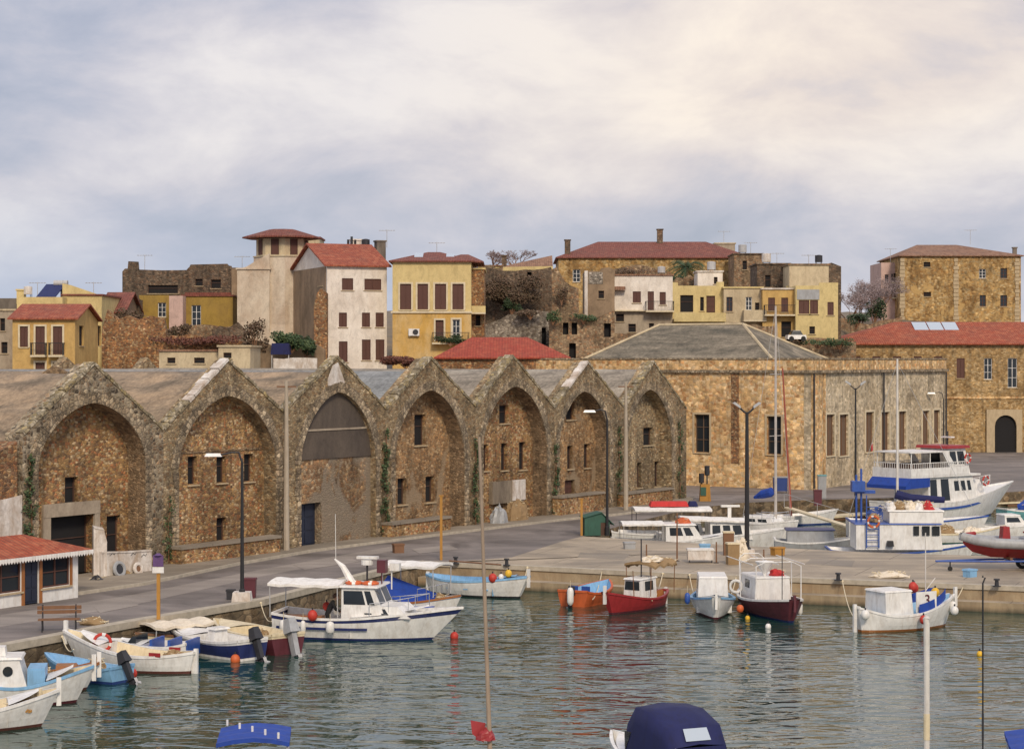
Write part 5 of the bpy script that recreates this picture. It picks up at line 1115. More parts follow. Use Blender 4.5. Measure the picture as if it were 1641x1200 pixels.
def heap(name, label, cat, M, x, y, z, rx, ry, rz, m, n=60, seed=0):
    rnd = random.Random(seed); o = thing(name, label, cat, M @ mat(V((x, y, z)))); mb = MB(); NA, NB = 14, 7
    def hpnt(i, j):
        a = 2 * math.pi * (i % NA) / NA; f = j / NB; nz = 1 + .35 * mnoise.noise(V((math.cos(a) * 1.6 + seed, math.sin(a) * 1.6, f * 3))); return (rx * math.cos(a) * math.cos(f * 1.57) * nz, ry * math.sin(a) * math.cos(f * 1.57) * nz, rz * math.sin(f * 1.57) * nz)
    for i in range(NA):
        for j in range(NB): mb.q([hpnt(i, j), hpnt(i + 1, j), hpnt(i + 1, j + 1), hpnt(i, j + 1)])
    mb.build('pile', m, o); mb = MB()
    for _ in range(n):
        a = rnd.uniform(0, 6.28); f = rnd.uniform(0, 1.2); p = V((rx * math.cos(a) * math.cos(f), ry * math.sin(a) * math.cos(f), rz * math.sin(f) + .02)) * 1.02; mb.tube([p, p + V((rnd.uniform(-.2, .2), rnd.uniform(-.2, .2), .04))], .018, 4)
    mb.build('rope', 'cream_paint', o); return o

# 1 cabin cruiser, the main boat
r, M, L, inf = boat('cabin_cruiser', 'white cabin cruiser with navy stripes, long white awning and glazed wheelhouse', (448, 1017), (692, 1024), 2.6, .85, ('navy_paint', 'white_paint', 'navy_paint', 'white_paint'), rise=.45, stripe='waterband', rake=1.0, floor=.3)
CM, CL, CI = M, L, inf
foredeck(r, inf, L * .02, L)
mb = MB(); 
for i in range(10):
    xa, xb = -L / 2 + .2 + i * L * .06, -L / 2 + .2 + (i + 1) * L * .06
    wa, za = inf(xa); wb, zb = inf(xb)
    for sd in (-1, 1): mb.q([(xa, sd * (wa * .985 + .01), .42), (xb, sd * (wb * .985 + .01), .42), (xb, sd * (wb * .985 + .012), .52), (xa, sd * (wa * .985 + .012), .52)])
mb.build('side_stripe', 'navy_paint', r)
mb = MB(); mb.box(-L / 2 - .5, -L / 2 + .02, -1.0, 1.0, .18, .26); mb.build('swim_platform', 'white_paint', r)
cabin(r, .35, 2.5, .95, .9, 1.35, rf=.5, rb=0, roof=None, side=((.15, .3, .3, .8), (.5, .64, .3, .8)), front=False, name='trunk_cabin')
cabin(r, -.3, 1.55, .95, .8, 2.08, rf=.55, side=((.06, .62, .48, .9), (.68, .86, .48, .9)), back=True, over=.2)
canopy(r, -3.3, -.35, 1.1, 2.2, .85, sag=.04, slope=-.02)
rail(r, inf, .9, L / 2 - .1, .5)
mb = MB(); mb.tube([(-.1, 0, 2.12), (-.5, 0, 2.8), (-.85, 0, 3.1)], [.17, .11, .03], 8); mb.build('radar_arch', 'white_paint', r)
pole(r, [(-.8, 0, 3.0), (-.82, 0, 4.9)], .012, 'white_paint', 'antenna', 5)
pole(r, [(.5, 0, 2.1), (.5, 0, 3.1)], .04, 'dark_trim', 'radar_post'); mb = MB(); mb.box(.1, .95, -.15, .15, 3.14, 3.24); mb.tube([(.5, 0, 2.9), (.5, 0, 3.1)], .24, 12); mb.build('radar', 'white_paint', r)
mb = MB(); mb.box(.95, 1.3, -.2, .2, 2.6, 3.1); mb.tube([(1.1, 0, 2.12), (1.1, 0, 2.6)], .03, 5); mb.build('folded_bimini', 'maroon_paint', r)
mb = MB(); mb.box(1.35, 1.75, .25, .55, 2.65, 2.95); mb.tube([(1.4, .4, 1.9), (1.4, .4, 2.65)], .03, 5); mb.build('locker_box', 'white_paint', r)
lifering(M, .05, -.3, 2.15, 'orange life ring lying on the wheelhouse roof of the navy-striped cruiser', flat=True); lifering(M, .72, -.3, 2.15, 'orange-cream life ring at the front of the cruiser roof', flat=True, m='orange_buoy')
w_, s_ = inf(-1.4)
for px, lab in ((468, 'white round fender nearest the stern of the navy-striped cruiser'), (500, 'slim white fender left of the red one on the cruiser side'), (543, 'white round fender amidships on the navy-striped cruiser')):
    x = (px - 566) * .0262; w, s_ = inf(x); fender(M @ V((x, -w - .16, .55)), lab, r=.17 if px != 500 else .11, h=.5)
ballthing('fender_buoy', 'red ball fender on the side rail of the navy-striped cruiser', 'fender', M @ V((-1.35, -inf(-1.35)[0] - .1, 1.0)), .24, 'red_buoy')
ballthing('fender_buoy', 'red float lying in the cockpit behind the person on the cruiser', 'float', M @ V((-1.3, .4, 1.15)), .2, 'red_buoy')
heap('folded_sheet', 'folded white sheet on the cockpit bench of the cruiser', 'sheet', M, -.95, .5, .82, .35, .3, .3, 'white_cloth', 6, 2)
mb = MB(); mb.box(-3.4, -1.5, .35, .8, .3, .75); mb.build('bench', 'varnish', r)

# person on the cruiser
def skin_fig(name, label, M, J, E, rad, mats):
    import bmesh
    root = thing(name, label, 'person', M)
    me = bpy.data.meshes.new('body'); me.from_pydata(J, E, []); o = bpy.data.objects.new('body', me); col.objects.link(o); o.parent = root
    md = o.modifiers.new('skin', 'SKIN'); md.use_smooth_shade = True
    for i, rr in enumerate(rad): me.skin_vertices[0].data[i].radius = (rr, rr) if not isinstance(rr, tuple) else rr
    me.skin_vertices[0].data[0].use_root = True
    sb = o.modifiers.new('sub', 'SUBSURF'); sb.levels = 2; sb.render_levels = 2
    for mm in mats: me.materials.append(MATS[mm])
    return root, o
# joints: pelvis, waist, chest, neck, head, arms, legs (bending forward over the cockpit)
J = [(0, 0, .95), (.08, 0, 1.12), (.2, 0, 1.34), (.29, 0, 1.46), (.2, .2, 1.36), (.3, .26, 1.1), (.5, .18, 1.0), (.2, -.2, 1.36), (.32, -.26, 1.1), (.52, -.18, 1.02),
     (0, .1, .9), (.06, .12, .48), (-.02, .12, .08), (.1, .12, .03), (0, -.1, .9), (.05, -.12, .48), (-.04, -.12, .08), (.08, -.12, .03)]
E = [(0, 1), (1, 2), (2, 3), (2, 4), (4, 5), (5, 6), (2, 7), (7, 8), (8, 9), (0, 10), (10, 11), (11, 12), (12, 13), (0, 14), (14, 15), (15, 16), (16, 17)]
rad = [(.15, .13), (.14, .12), (.17, .13), .06, .08, .055, .04, .08, .055, .04, .1, .075, .055, .045, .1, .075, .055, .045]
# closed meshes via skin modifier need consistent roots; the head and hands are added as their own smooth forms
PM = CM @ mat(V((-1.0, -.5, .05)), R(20))
pr, pb_ = skin_fig('person', 'person in black clothes bending over in the cockpit of the navy-striped cruiser', PM, J, E, rad, ['black_cloth'])
mb = MB(); mb.ball((.36, 0, 1.58), .105, 10, sx=1.1, sy=.85, sz=1.25); mb.ball((.46, 0, 1.56), .022, 6); mb.ball((.36, .09, 1.57), .028, 6); mb.ball((.36, -.09, 1.57), .028, 6); mb.build('head', 'skin', pr, smooth=True)
mb = MB(); mb.ball((.335, 0, 1.62), .112, 10, sx=1.08, sy=.92, sz=1.1); mb.build('hair', 'dark_wood', pr, smooth=True)
for sy, name in ((.18, 'hand'), (-.18, 'hand')):
    mb = MB(); b0 = V((.53, sy, 1.0)); mb.ball(b0, .045, 8, sx=1.2, sy=.9, sz=.6)
    for k in range(4): mb.tube([b0 + V((.03, (k - 1.5) * .02, 0)), b0 + V((.075 + .006 * (1 - abs(k - 1.5)), (k - 1.5) * .022, -.01)), b0 + V((.10, (k - 1.5) * .022, -.035))], [.009, .009, .007], 6)
    mb.tube([b0 + V((0, -.035 if sy > 0 else .035, 0)), b0 + V((.04, -.06 if sy > 0 else .06, -.01))], [.011, .008], 6); mb.build(name, 'skin', pr, smooth=True)

# 2 boats left of the cruiser
r, M, L, inf = boat('motor_boat', 'cream open motor boat with maroon bottom and big grey outboard, next to the cruiser', (462, 1048), (352, 1026), 1.9, .62, ('maroon_paint', 'maroon_paint', 'cream_paint', 'cream_paint'), stripe='wide', inner='cream_paint', rise=.2)
outboard(r, -L / 2 - .1, 0, .7, 'grey_paint', 1.5, .35); thwarts(r, inf, (-.8, .5), 'cream_paint'); foredeck(r, inf, L * .18, L, 'cream_paint')
heap('boat_gear', 'red-brown gear heaped in the cream motor boat', 'gear', M, -.6, 0, .4, .3, .3, .35, 'net', 14, 3)
r, M, L, inf = boat('motor_boat', 'white motor boat with navy lower hull and black outboard, left of the cream one', (405, 1057), (280, 1036), 1.8, .6, ('white_paint', 'navy_paint', 'white_paint', 'white_paint'), stripe='wide', rise=.25)
outboard(r, -L / 2 - .1, 0, .65, 'dark_trim', 1.25, .4); thwarts(r, inf, (-1, .2), 'white_paint'); foredeck(r, inf, L * .12, L)
cabin(r, -.5, .1, .35, .35, .95, side=(), frontn=1, name='console')
r, M, L, inf = boat('skiff', 'pale skiff beneath the flat cream awning against the quay wall', (330, 1031), (228, 1042), 1.3, .5, ('antifoul', 'cream_paint', 'white_paint', 'wood'), rise=.2)
canopy(r, -L / 2 + .1, L / 2 - .1, .8, .95, .5, 'cream_cloth', sag=.08); thwarts(r, inf, (-1, 0, 1))
r, M, L, inf = boat('speedboat', 'low white speedboat with navy seats, behind the long white wooden boat', (308, 1058), (192, 1054), 1.7, .55, ('white_paint', 'white_paint', 'navy_paint', 'white_paint'), rise=.15)
foredeck(r, inf, L * .1, L); 
for x in (-1.3, -.6, .1): mb = MB(); mb.box(x - .2, x + .2, -.6, .6, .2, .5); mb.box(x - .2, x - .1, -.6, .6, .502, .8); mb.build('seat', 'blue_paint', r)
cabin(r, .55, 1.0, .6, .5, .9, 'glass', rf=.3, roof=None, front=False, name='windscreen')
r, M, L, inf = boat('wooden_boat', 'long white pointed wooden boat with tall stem and a small red plate on its side', (306, 1078), (130, 1068), 1.8, .6, ('antifoul', 'white_paint', 'white_paint', 'white_paint'), double=True, rise=.7, inner='cream_paint')
stem(r, inf, L); thwarts(r, inf, (-1.4, -.2, 1)); rudder(r, L)
w, s_ = inf(-1.2); mb = MB(); mb.box(-1.4, -.95, -w - .04, -w - .005, .62, .76) ; mb.box(-1.4, -.95, w + .005, w + .04, .62, .76); mb.build('name_plate', 'red_paint', r)
lifering(M, 1.2, .25, .95, 'red and white life ring in the bow of the long white wooden boat', ang=R(20), m='red_buoy'); foredeck(r, inf, L * .25, L)
heap('net_pile', 'dark net heap in the stern of the long white wooden boat', 'net', M, -1.6, 0, .4, .5, .4, .35, 'net', 20, 4)
r, M, L, inf = boat('rowing_boat', 'light blue open boat with black outboard and a red float at its side', (196, 1094), (84, 1080), 1.5, .42, ('boot_blue', 'sky_paint', 'sky_paint', 'sky_paint'), inner='sky_paint', rise=.3)
outboard(r, -L / 2 - .05, 0, .6, 'dark_trim', 1.1, .5); thwarts(r, inf, (-1.1, 0, 1.1), 'sky_paint')
heap('net_pile', 'brown net and rope heap in the light blue open boat', 'net', M, -.6, .1, .3, .35, .3, .45, 'net', 20, 5)
ballthing('fender_buoy', 'red float hanging at the stern quarter of the light blue boat', 'float', M @ V((-L / 2 + .5, -1.0, .15)), .2, 'red_buoy')
r, M, L, inf = boat('fishing_boat', 'white fishing boat with portholed cabin and bright blue door at the left edge', (-30, 1128), (122, 1124), 2.0, .62, ('maroon_paint', 'white_paint', 'white_paint', 'sky_paint'), double=True, rise=.55, inner='cream_paint')
stem(r, inf, L); cabin(r, -1.9, .0, .72, .6, 1.5, side=(), front=False, over=.1)
for x in (-1.15, -.6):
    for sd in (-1, 1): mb = MB(); mb.T = Matrix.Translation((x, sd * .70, 1.14)) @ Matrix.Rotation(R(90), 4, 'X'); mb.tube([(0, 0, -.03), (0, 0, .03)], .16, 14); mb.build('porthole', 'glass', r)
mb = MB(); mb.box(.0, .55, -.6, .6, .6, 1.2); mb.box(.05, .5, -.62, .62, .65, 1.15, 0); mb.build('cabin_door', 'sky_paint', r)
mb = MB(); mb.box(-1.3, -.7, -.3, .3, 1.575, 1.85, tx=.03, ty=.03); mb.build('roof_box', 'white_paint', r)
foredeck(r, inf, L * .2, L); pole(r, [(-1.9, 0, 1.2), (-1.9, 0, 2.6)], .03)
r, M, L, inf = boat('varnished_boat', 'small varnished wooden boat with red and white trim beyond the portholed cabin', (62, 1106), (138, 1104), 1.6, .55, ('antifoul', 'white_paint', 'red_paint', 'varnish'), double=True, inner='varnish', rise=.35)
stem(r, inf, L); thwarts(r, inf, (-.8, .4)); cabin(r, -.2, .7, .4, .5, .85, 'varnish', roof=None, side=(), front=False, name='engine_box')
heap('net_pile', 'brown net heap in the small varnished boat', 'net', M, -.7, 0, .45, .4, .35, .3, 'net', 16, 6)
r, M, L, inf = boat('wooden_boat', 'clinker white wooden boat with yellow bow emblem at bottom left corner', (-130, 1172), (66, 1162), 1.9, .58, ('antifoul', 'white_paint', 'white_paint', 'white_paint'), double=True, rise=.5, inner='cream_paint')
stem(r, inf, L); foredeck(r, inf, L * .22, L); thwarts(r, inf, (-1.2, .2))
mb = MB()
for k in range(5):
    x = L * (.36 + .012 * k); w, s_ = inf(x); mb.box(x, x + .07, -w - .02, -w * .93, .52 + .04 * math.sin(k * 2), .72 + .05 * math.cos(k * 2))
mb.build('bow_emblem', 'yellow_paint', r)
heap('net_pile', 'red-brown net heap amidships in the corner wooden boat', 'net', M, 1.2, 0, .55, .4, .35, .3, 'net', 16, 7)
pole(r, [(1.7, .1, .7), (1.7, .1, 1.1)], .12, 'cream_paint', 'bitt')

# boats at the inner corner
r, M, L, inf = boat('tarped_boat', 'boat under sloping blue tarpaulin right behind the cruiser', (608, 985), (722, 992), 2.2, .7, ('boot_blue', 'white_paint', 'sky_paint', 'varnish'), rise=.35)
mb = MB(); n = 8
for i in range(n):
    for sd in (-1, 1):
        xa, xb = -1.3 + 2.6 * i / n, -1.3 + 2.6 * (i + 1) / n; ha, hb = 1.75 - .75 * (i / n), 1.75 - .75 * ((i + 1) / n); mb.q([(xa, 0, ha), (xb, 0, hb), (xb, sd * 1.05, hb - .65), (xa, sd * 1.05, ha - .65)])
mb.build('tarpaulin', 'royal_cloth', r); canopy(r, -1.2, 1.4, .9, 2.3, 1.0, 'white_cloth', sag=.03); rail(r, inf, .6, L / 2 - .1, .5)
heap('net_pile', 'brown net heap on the bow of the blue tarpaulin boat', 'net', M, 1.2, 0, .7, .35, .35, .35, 'net', 18, 8)
r, M, L, inf = boat('wooden_boat', 'white wooden boat with pale blue rim moored along the pier wall', (692, 949), (832, 958), 2.0, .72, ('dark_trim', 'white_paint', 'white_paint', 'sky_paint'), double=True, rise=.3, inner='sky_paint')
stem(r, inf, L); thwarts(r, inf, (-1, 0, 1), 'sky_paint'); pole(r, [(-1.4, 0, 1.55), (1.4, 0, 1.5)], .04, 'wood', 'spar'); foredeck(r, inf, L * .28, L, 'sky_paint')
ballthing('fender_buoy', 'red float at the bow of the pale-blue-rimmed boat by the pier', 'float', M @ V((L * .29, -.75, .95)), .24, 'red_buoy')
ballthing('fender_buoy', 'yellow float at the bow of the pale-blue-rimmed boat by the pier', 'float', M @ V((L * .42, -.35, 1.15)), .2, 'yellow_buoy'); ballthing('fender_buoy', 'small white float between red and yellow ones on the pale-blue-rimmed boat', 'float', M @ V((L * .36, -.55, 1.0)), .16, 'white_paint')
# orange boat, stern on
r, M, L, inf = boat('dinghy', 'orange open dinghy with pale blue inside and two blue seats', (944, 974), None, 1.9, .55, ('orange_paint', 'orange_paint', 'orange_paint', 'orange_paint'), L=3.4, ang=R(62), inner='sky_paint', rise=.3)
outboard(r, -L / 2 - .05, 0, .5, 'dark_trim', 1.0, .2)
for y in (-.3, .3): mb = MB(); mb.box(-1.0, -.6, y - .2, y + .2, .2, .5); mb.box(-1.0, -.92, y - .2, y + .2, .502, .85); mb.build('seat', 'blue_paint', r)
fender(G(914, 975, WZ) + V((0, 0, .55)), 'long white fender on the left side of the orange dinghy', h=.8, r=.15)
# red boat with cabin
r, M, L, inf = boat('fishing_boat', 'red fishing boat with small white-framed cabin and dark canopy frame', (1022, 985), None, 1.6, .5, ('maroon_paint', 'red_paint', 'red_paint', 'red_paint'), L=4.5, ang=R(-125), double=True, rise=.5, inner='varnish')
stem(r, inf, L, .3, 'white_paint'); cabin(r, -.9, .5, .45, .45, 1.35, side=((.2, .7, .45, .9),), frontn=1, over=.08, rf=.05)
canopy(r, -2.2, .0, .7, 2.0, .6, 'net', sag=.14, post='wood'); pole(r, [(-.3, 0, 1.35), (-.3, 0, 3.1)], .03, 'dark_trim')
pole(r, [(.8, .3, .6), (.9, .3, 1.8)], .02, 'wood', 'boat_hook')
heap('crumpled_sail', 'cream cloth bundle on the canopy frame of the red fishing boat', 'cloth', M, -1.2, 0, 2.05, .7, .5, .2, 'cream_cloth', 10, 12)
# white boat bow on
r, M, L, inf = boat('fishing_boat', 'white fishing boat facing the camera with plain boxy white cabin', (1142, 988), None, 1.95, .58, ('maroon_paint', 'white_paint', 'white_paint', 'sky_paint'), L=5.6, ang=R(-93), double=True, rise=.4, inner='sky_paint')
stem(r, inf, L, .2, 'white_paint'); cabin(r, -1.6, .5, .68, .4, 1.5, side=((.3, .6, .5, .85),), front=False, over=.03, rf=.02); thwarts(r, inf, (1.2,), 'blue_paint'); foredeck(r, inf, L * .24, L)
fender(onboat(M, 1.2, -1.15, .7), 'blue fender on the left side of the boxy white cabin boat', 'blue_paint', r=.12); lifering(M, -.4, 1.05, 1.05, 'white life ring on the right side of the boxy white cabin boat', ang=R(-90), m='white_paint', r=.26)
# dark boat with white cabin and frame
r, M, L, inf = boat('fishing_boat', 'dark maroon and navy fishing boat with white cabin under a white pipe frame', (1232, 992), None, 2.35, .66, ('navy_paint', 'maroon_paint', 'maroon_paint', 'white_paint'), L=6.2, ang=R(-80), double=True, rise=.35, inner='maroon_paint', stripe=None)
stem(r, inf, L, .2, 'maroon_paint'); cabin(r, -1.6, .6, .82, .6, 1.6, side=((.3, .6, .5, .85),), front=False, over=.04, rf=.05)
mb = MB()
for x in (-2.6, -.4, 1.4):
    w, s_ = inf(x); w = min(w, 1.2); mb.tube([(x, -w, s_), (x, -w, 2.2), (x, -w * .6, 2.38), (x, w * .6, 2.38), (x, w, 2.2), (x, w, s_)], .025, 6)
for y in (-1.15, 0, 1.15): mb.tube([(-2.6, y, 2.28), (1.4, y, 2.28)], .02, 6)
mb.build('pipe_frame', 'white_paint', r)
mb = MB(); mb.tube([(0.2, -.25, 1.65), (0.2, -.25, 1.78), (.2, -.25, 2.3), (.2, -.25, 2.34)], [.05, .1, .42, .02], 10); mb.build('white_hopper', 'white_cloth', r)
heap('red_sheet', 'red sheet bundle on the white cabin under the pipe frame', 'sheet', M, 0, .35, 1.67, .45, .35, .25, 'red_cloth', 6, 14)
for px, py, m_, lab in ((1186, 975, 'orange_buoy', 'orange float at the left bow of the maroon boat'), (1256, 977, 'yellow_buoy', 'yellow-orange float right of the white cabin on the maroon boat'), (1266, 986, 'orange_buoy', 'red-orange float low beside the yellow-orange one on the maroon boat')):
    ballthing('fender_buoy', lab, 'float', P(px, py, 84.8), .19, m_)
fender(P(1282, 975, 86), 'white fender hanging on the far right side of the maroon boat', r=.11, h=.55)
pole(r, [(1.9, 0, .8), (1.9, 0, 3.0)], .02, 'dark_trim', 'bow_pole')
# boat with number
r, M, L, inf = boat('fishing_boat', 'white fishing boat with blue bow cloth and a red number beside its white cabin', (1378, 1012), (1512, 1002), 2.0, .66, ('varnish', 'white_paint', 'white_paint', 'white_paint'), double=True, rise=.62, inner='sky_paint', srise=.35, rake=.35)
stem(r, inf, L, .3, 'white_paint'); c = cabin(r, -1.35, .05, .72, .5, 1.6, side=(), front=False, over=.05, rf=.1)
for sd in (-1, 1):
  mb = MB()
  for i in range(8):
    xa, xb = .1 + i * (L / 2 - .25) / 8, .1 + (i + 1) * (L / 2 - .25) / 8; wa, za = inf(xa); wb, zb = inf(xb)
    mb.q([(xa, sd * (wa + .012), za - .02), (xb, sd * (wb + .012), zb - .02), (xb, sd * wb, zb + .38), (xa, sd * wa, za + .38)]); mb.q([(xa, sd * (wa - .04), za - .02), (xb, sd * (wb - .04), zb - .02), (xb, sd * wb, zb + .38), (xa, sd * wa, za + .38)])
  mb.build('bow_cloth', 'royal_cloth', r)
def text(s_, size, M_, m, parent, name='lettering', ext=.01):
    cu = bpy.data.curves.new(name, 'FONT'); cu.body = s_; cu.size = size; cu.extrude = ext; cu.align_x = 'CENTER'; cu.align_y = 'CENTER'
    t_ = bpy.data.objects.new(name, cu); col.objects.link(t_); dg = bpy.context.evaluated_depsgraph_get(); me = bpy.data.meshes.new_from_object(t_.evaluated_get(dg)); bpy.data.objects.remove(t_)
    me.materials.clear(); me.materials.append(MATS[m]); o = bpy.data.objects.new(name, me); col.objects.link(o); o.parent = parent; o.matrix_local = M_; return o
text('3', .62, Matrix.Translation((.62, -.86, 1.22)) @ Matrix.Rotation(R(90), 4, 'X'), 'maroon_paint', r)
mb = MB(); mb.box(.08, 1.1, -.84, -.80, .75, 1.58); mb.build('number_board', 'white_paint', r)
pole(r, [(1.2, 0, .7), (1.2, 0, 3.9)], .025, 'mast_white'); pole(r, [(1.2, 0, 1.5), (1.7, 0, 2.0)], .02, 'mast_white', 'boom')
for x, y, z_, m_, lab in ((.55, .0, 1.7, 'red_buoy', 'red float on the cabin of the numbered white boat'), (.85, .3, 1.6, 'red_buoy', 'second red float, behind the first on the numbered boat'), (1.7, 0, 1.4, 'yellow_buoy', 'yellow float in the bow of the numbered white boat')):
    ballthing('fender_buoy', lab, 'float', M @ V((x, y, z_)), .22, m_)
ballthing('fender_buoy', 'red float hanging low on the side of the numbered white boat', 'float', M @ V((.15, -1.2, .5)), .2, 'red_buoy'); ballthing('fender_buoy', 'pale float low on the side of the numbered white boat, near its bow', 'float', M @ V((1.9, -1.0, .75)), .2, 'white_paint')
ballthing('fender_buoy', 'white float hanging at the stern of the numbered white boat', 'float', M @ V((-L / 2 - .1, -.5, .75)), .22, 'white_paint'); fender(M @ V((L / 2 + .2, -.35, .8)), 'white fender at the bow of the numbered white boat', r=.15)

for a in ((728, 1022, .2, 'red_buoy', 'red buoy floating just off the bow of the cruiser'), (377, 1060, .22, 'orange_buoy', 'orange buoy floating below the navy and white motor boat'), (1570, 1050, .14, 'yellow_buoy', 'small yellow buoy floating at the far right'), (1231, 1006, .15, 'white_paint', 'white buoy floating in front of the maroon boat'), (1198, 992, .13, 'yellow_buoy', 'small yellow buoy left of the maroon boat')): buoyW(*a)

# ---------------------------------------------------------------- second basin
r, M, L, inf = boat('cabin_boat', 'white cabin boat with orange roof bundle behind the pier, its cabin windows dark', (1072, 893), None, 2.4, .7, ('boot_blue', 'white_paint', 'white_paint', 'white_paint'), L=6.5, ang=R(4), rise=.4)
cabin(r, -.3, 2.0, .9, .6, 1.65, side=((.12, .5, .45, .88), (.58, .8, .45, .88)), rf=.7, over=.15); canopy(r, -2.8, -.4, 1.0, 1.75, .7, sag=.02); foredeck(r, inf, 1.2, L)
heap('orange_bundle', 'orange life-raft bundle on the roof of the white cabin boat', 'bundle', M, .8, 0, 1.72, .45, .4, .3, 'orange_paint', 6, 21)
r, M, L, inf = boat('canopy_boat', 'excursion boat with long flat white top and red cover on it, behind the pier', (1078, 880), None, 2.6, .75, ('boot_blue', 'white_paint', 'white_paint', 'white_paint'), L=7.5, ang=R(3), rise=.4)
canopy(r, -2.4, 2.2, 1.2, 2.2, .7, 'white_cloth', sag=.02, post='dark_trim', th=.14); mb = MB(); mb.box(-1.4, .9, -.5, .5, 2.33, 2.62, tx=.1, ty=.12); mb.build('red_cover', 'red_cloth', r)
mb = MB(); mb.box(.9, 1.5, -.3, .3, 2.33, 2.62, tx=.12); mb.build('roof_locker', 'navy_cloth', r); cabin(r, -.5, 1.8, .9, .6, 1.35, side=((.1, .9, .4, .9),), over=.05)
r, M, L, inf = boat('cabin_boat', 'white boat with sloping awning and three dark cabin windows left of the twin-headed lamp', (1150, 886), None, 2.4, .8, ('boot_blue', 'white_paint', 'white_paint', 'white_paint'), L=7.0, ang=R(5), rise=.4)
canopy(r, -2.3, 1.6, 1.1, 1.85, .8, sag=.02, slope=-.15); cabin(r, -.6, 1.9, .95, .6, 1.6, side=((.05, .25, .2, .85), (.32, .5, .2, .85), (.57, .78, .2, .85)), over=.05)
mb = MB(); mb.box(.2, 1.3, -.12, .12, 2.45, 2.57); mb.box(.6, .8, -.06, .06, 1.8, 2.45); mb.build('radar', 'white_paint', r)
r, M, L, inf = boat('sailing_yacht', 'white sailing yacht with tall grey mast and bright blue boom cover beside the double lamp', (1190, 868), (1268, 873), 2.4, 1.25, ('boot_blue', 'white_paint', 'white_paint', 'white_paint'), rise=.25, deck=1, stripe=None, rake=.35)
cabin(r, -1.2, .9, .7, 1.2, 1.6, side=((.1, .4, .3, .75), (.5, .8, .3, .75)), front=False, over=.02, name='coachroof'); rail(r, inf, -1, L / 2 - .1, .5)
DM = V((sz(M, 1243, 800)[0], 0, 0)); pole(r, [(DM.x, 0, 1.2), (DM.x, 0, 14.3)], [.09, .06], 'mast_grey'); mb = MB(); mb.tube([(DM.x - .15, 0, 2.95), (DM.x - .3, 0, 3.1), (DM.x - .9, 0, 2.95), (DM.x - 1.5, 0, 2.72)], [.08, .30, .27, .07], 10); mb.build('boom_cover', 'royal_cloth', r)
for xx in (L / 2, -L / 2): pole(r, [(xx, 0, 1.4), (DM.x, 0, 14.2)], .012, 'steel', 'stay', 4)
for z_ in (6.5, 10.2): pole(r, [(DM.x, -.7, z_), (DM.x, .7, z_)], .025, 'mast_grey', 'spreader', 5)
r, M, L, inf = boat('red_mast_boat', 'small boat with leaning dark red mast just right of the sailing yacht', (1275, 846), None, 1.8, .6, ('boot_blue', 'white_paint', 'navy_paint', 'white_paint'), L=5, ang=R(10), rise=.4)
a_ = V((sz(M, 1268, 812)[0], 0, 0)); b_ = V((sz(M, 1254, 590)[0], 0, sz(M, 1254, 590)[1])); pole(r, [(a_.x, 0, .3), (b_.x, 0, b_.z)], [.09, .05], 'mast_red'); thwarts(r, inf, (-1, 0.4), 'white_paint')
r, M, L, inf = boat('work_boat', 'grey work boat with low grey wheelhouse tied behind the pier', (1303, 893), None, 2.0, .65, ('dark_trim', 'grey_paint', 'boot_blue', 'white_paint'), L=4.4, ang=R(-5), rise=.3, inner='grey_paint')
cabin(r, -1.5, 1.2, .75, .6, 1.35, 'grey_paint', rf=.1, roof='navy_paint', side=(), front=False, over=.12)
# fishing boat with white deckhouse
r, M, L, inf = boat('trawler', 'white deckhouse fishing vessel with blue ladder, fishing gear heaped on its roof', (1438, 908), None, 3.0, .6, ('boot_blue', 'white_paint', 'blue_paint', 'blue_paint'), L=7.6, ang=R(-2), rise=.45, floor=.3)
def onz(py, Y=107): return CH - (py - HY) * Y / F - WZ
k_ = 107 / F
x = lambda px: (px - 1438) * k_
cabin(r, x(1366), x(1505), 1.25, .8, onz(843), side=(), rf=.12, roof='blue_paint', over=.1, front=True, frontn=3, name='deckhouse')
c = cabin(r, x(1420), x(1507), 1.2, onz(843) + .08, onz(822), side=(), rf=.05, roof='white_paint', over=.1, front=False, name='wheelhouse')
for pa, pb2 in ((1458, 1467), (1472, 1484), (1488, 1500)): mb = MB(); mb.box(x(pa), x(pb2), -1.30, -1.24, onz(860), onz(845)); mb.build('window', 'glass', r)
mb = MB()
for xx in (x(1382), x(1402)): mb.box(xx - .03, xx + .03, -1.42, -1.36, .9, onz(795) if xx < x(1390) else onz(842))
for i in range(8): z_ = 1.0 + i * .3; mb.box(x(1382) + .031, x(1402) - .031, -1.41, -1.37, z_, z_ + .04)
mb.build('ladder', 'blue_paint', r)
lifering(M, x(1393), -1.45, onz(838), 'orange life ring above the blue ladder of the white deckhouse vessel', r=.3)
mb = MB(); mb.box(x(1414), x(1426), -1.5, -1.26, 1.0, 1.3, tx=.05); mb.build('exhaust', 'dark_trim', r)
for i, (px, m_, lab) in enumerate(((1425, 'white_cloth', 'white sheet heap at the left on the deckhouse roof'), (1440, 'net', 'brown net heap on the deckhouse roof'), (1455, 'cream_cloth', 'cream sack heap in the middle of the deckhouse roof'), (1470, 'white_cloth', 'white plastic heap beside the wheelhouse top'), (1486, 'red_cloth', 'red and white float net heap at the right of the deckhouse roof'), (1400, 'net', 'net heap on the low blue roof of the deckhouse vessel'))):
    heap('gear_heap', lab, 'gear', M, x(px), -.2, onz(820) if px > 1410 else onz(840), .34, .7, .42, m_, 26, 30 + i)
for px, pyt, m_ in ((1380, 755, 'blue_paint'), (1372, 765, 'blue_paint')): pole(r, [(x(px), .2, .8), (x(px), .2, onz(pyt))], .06, m_, 'gantry_post')
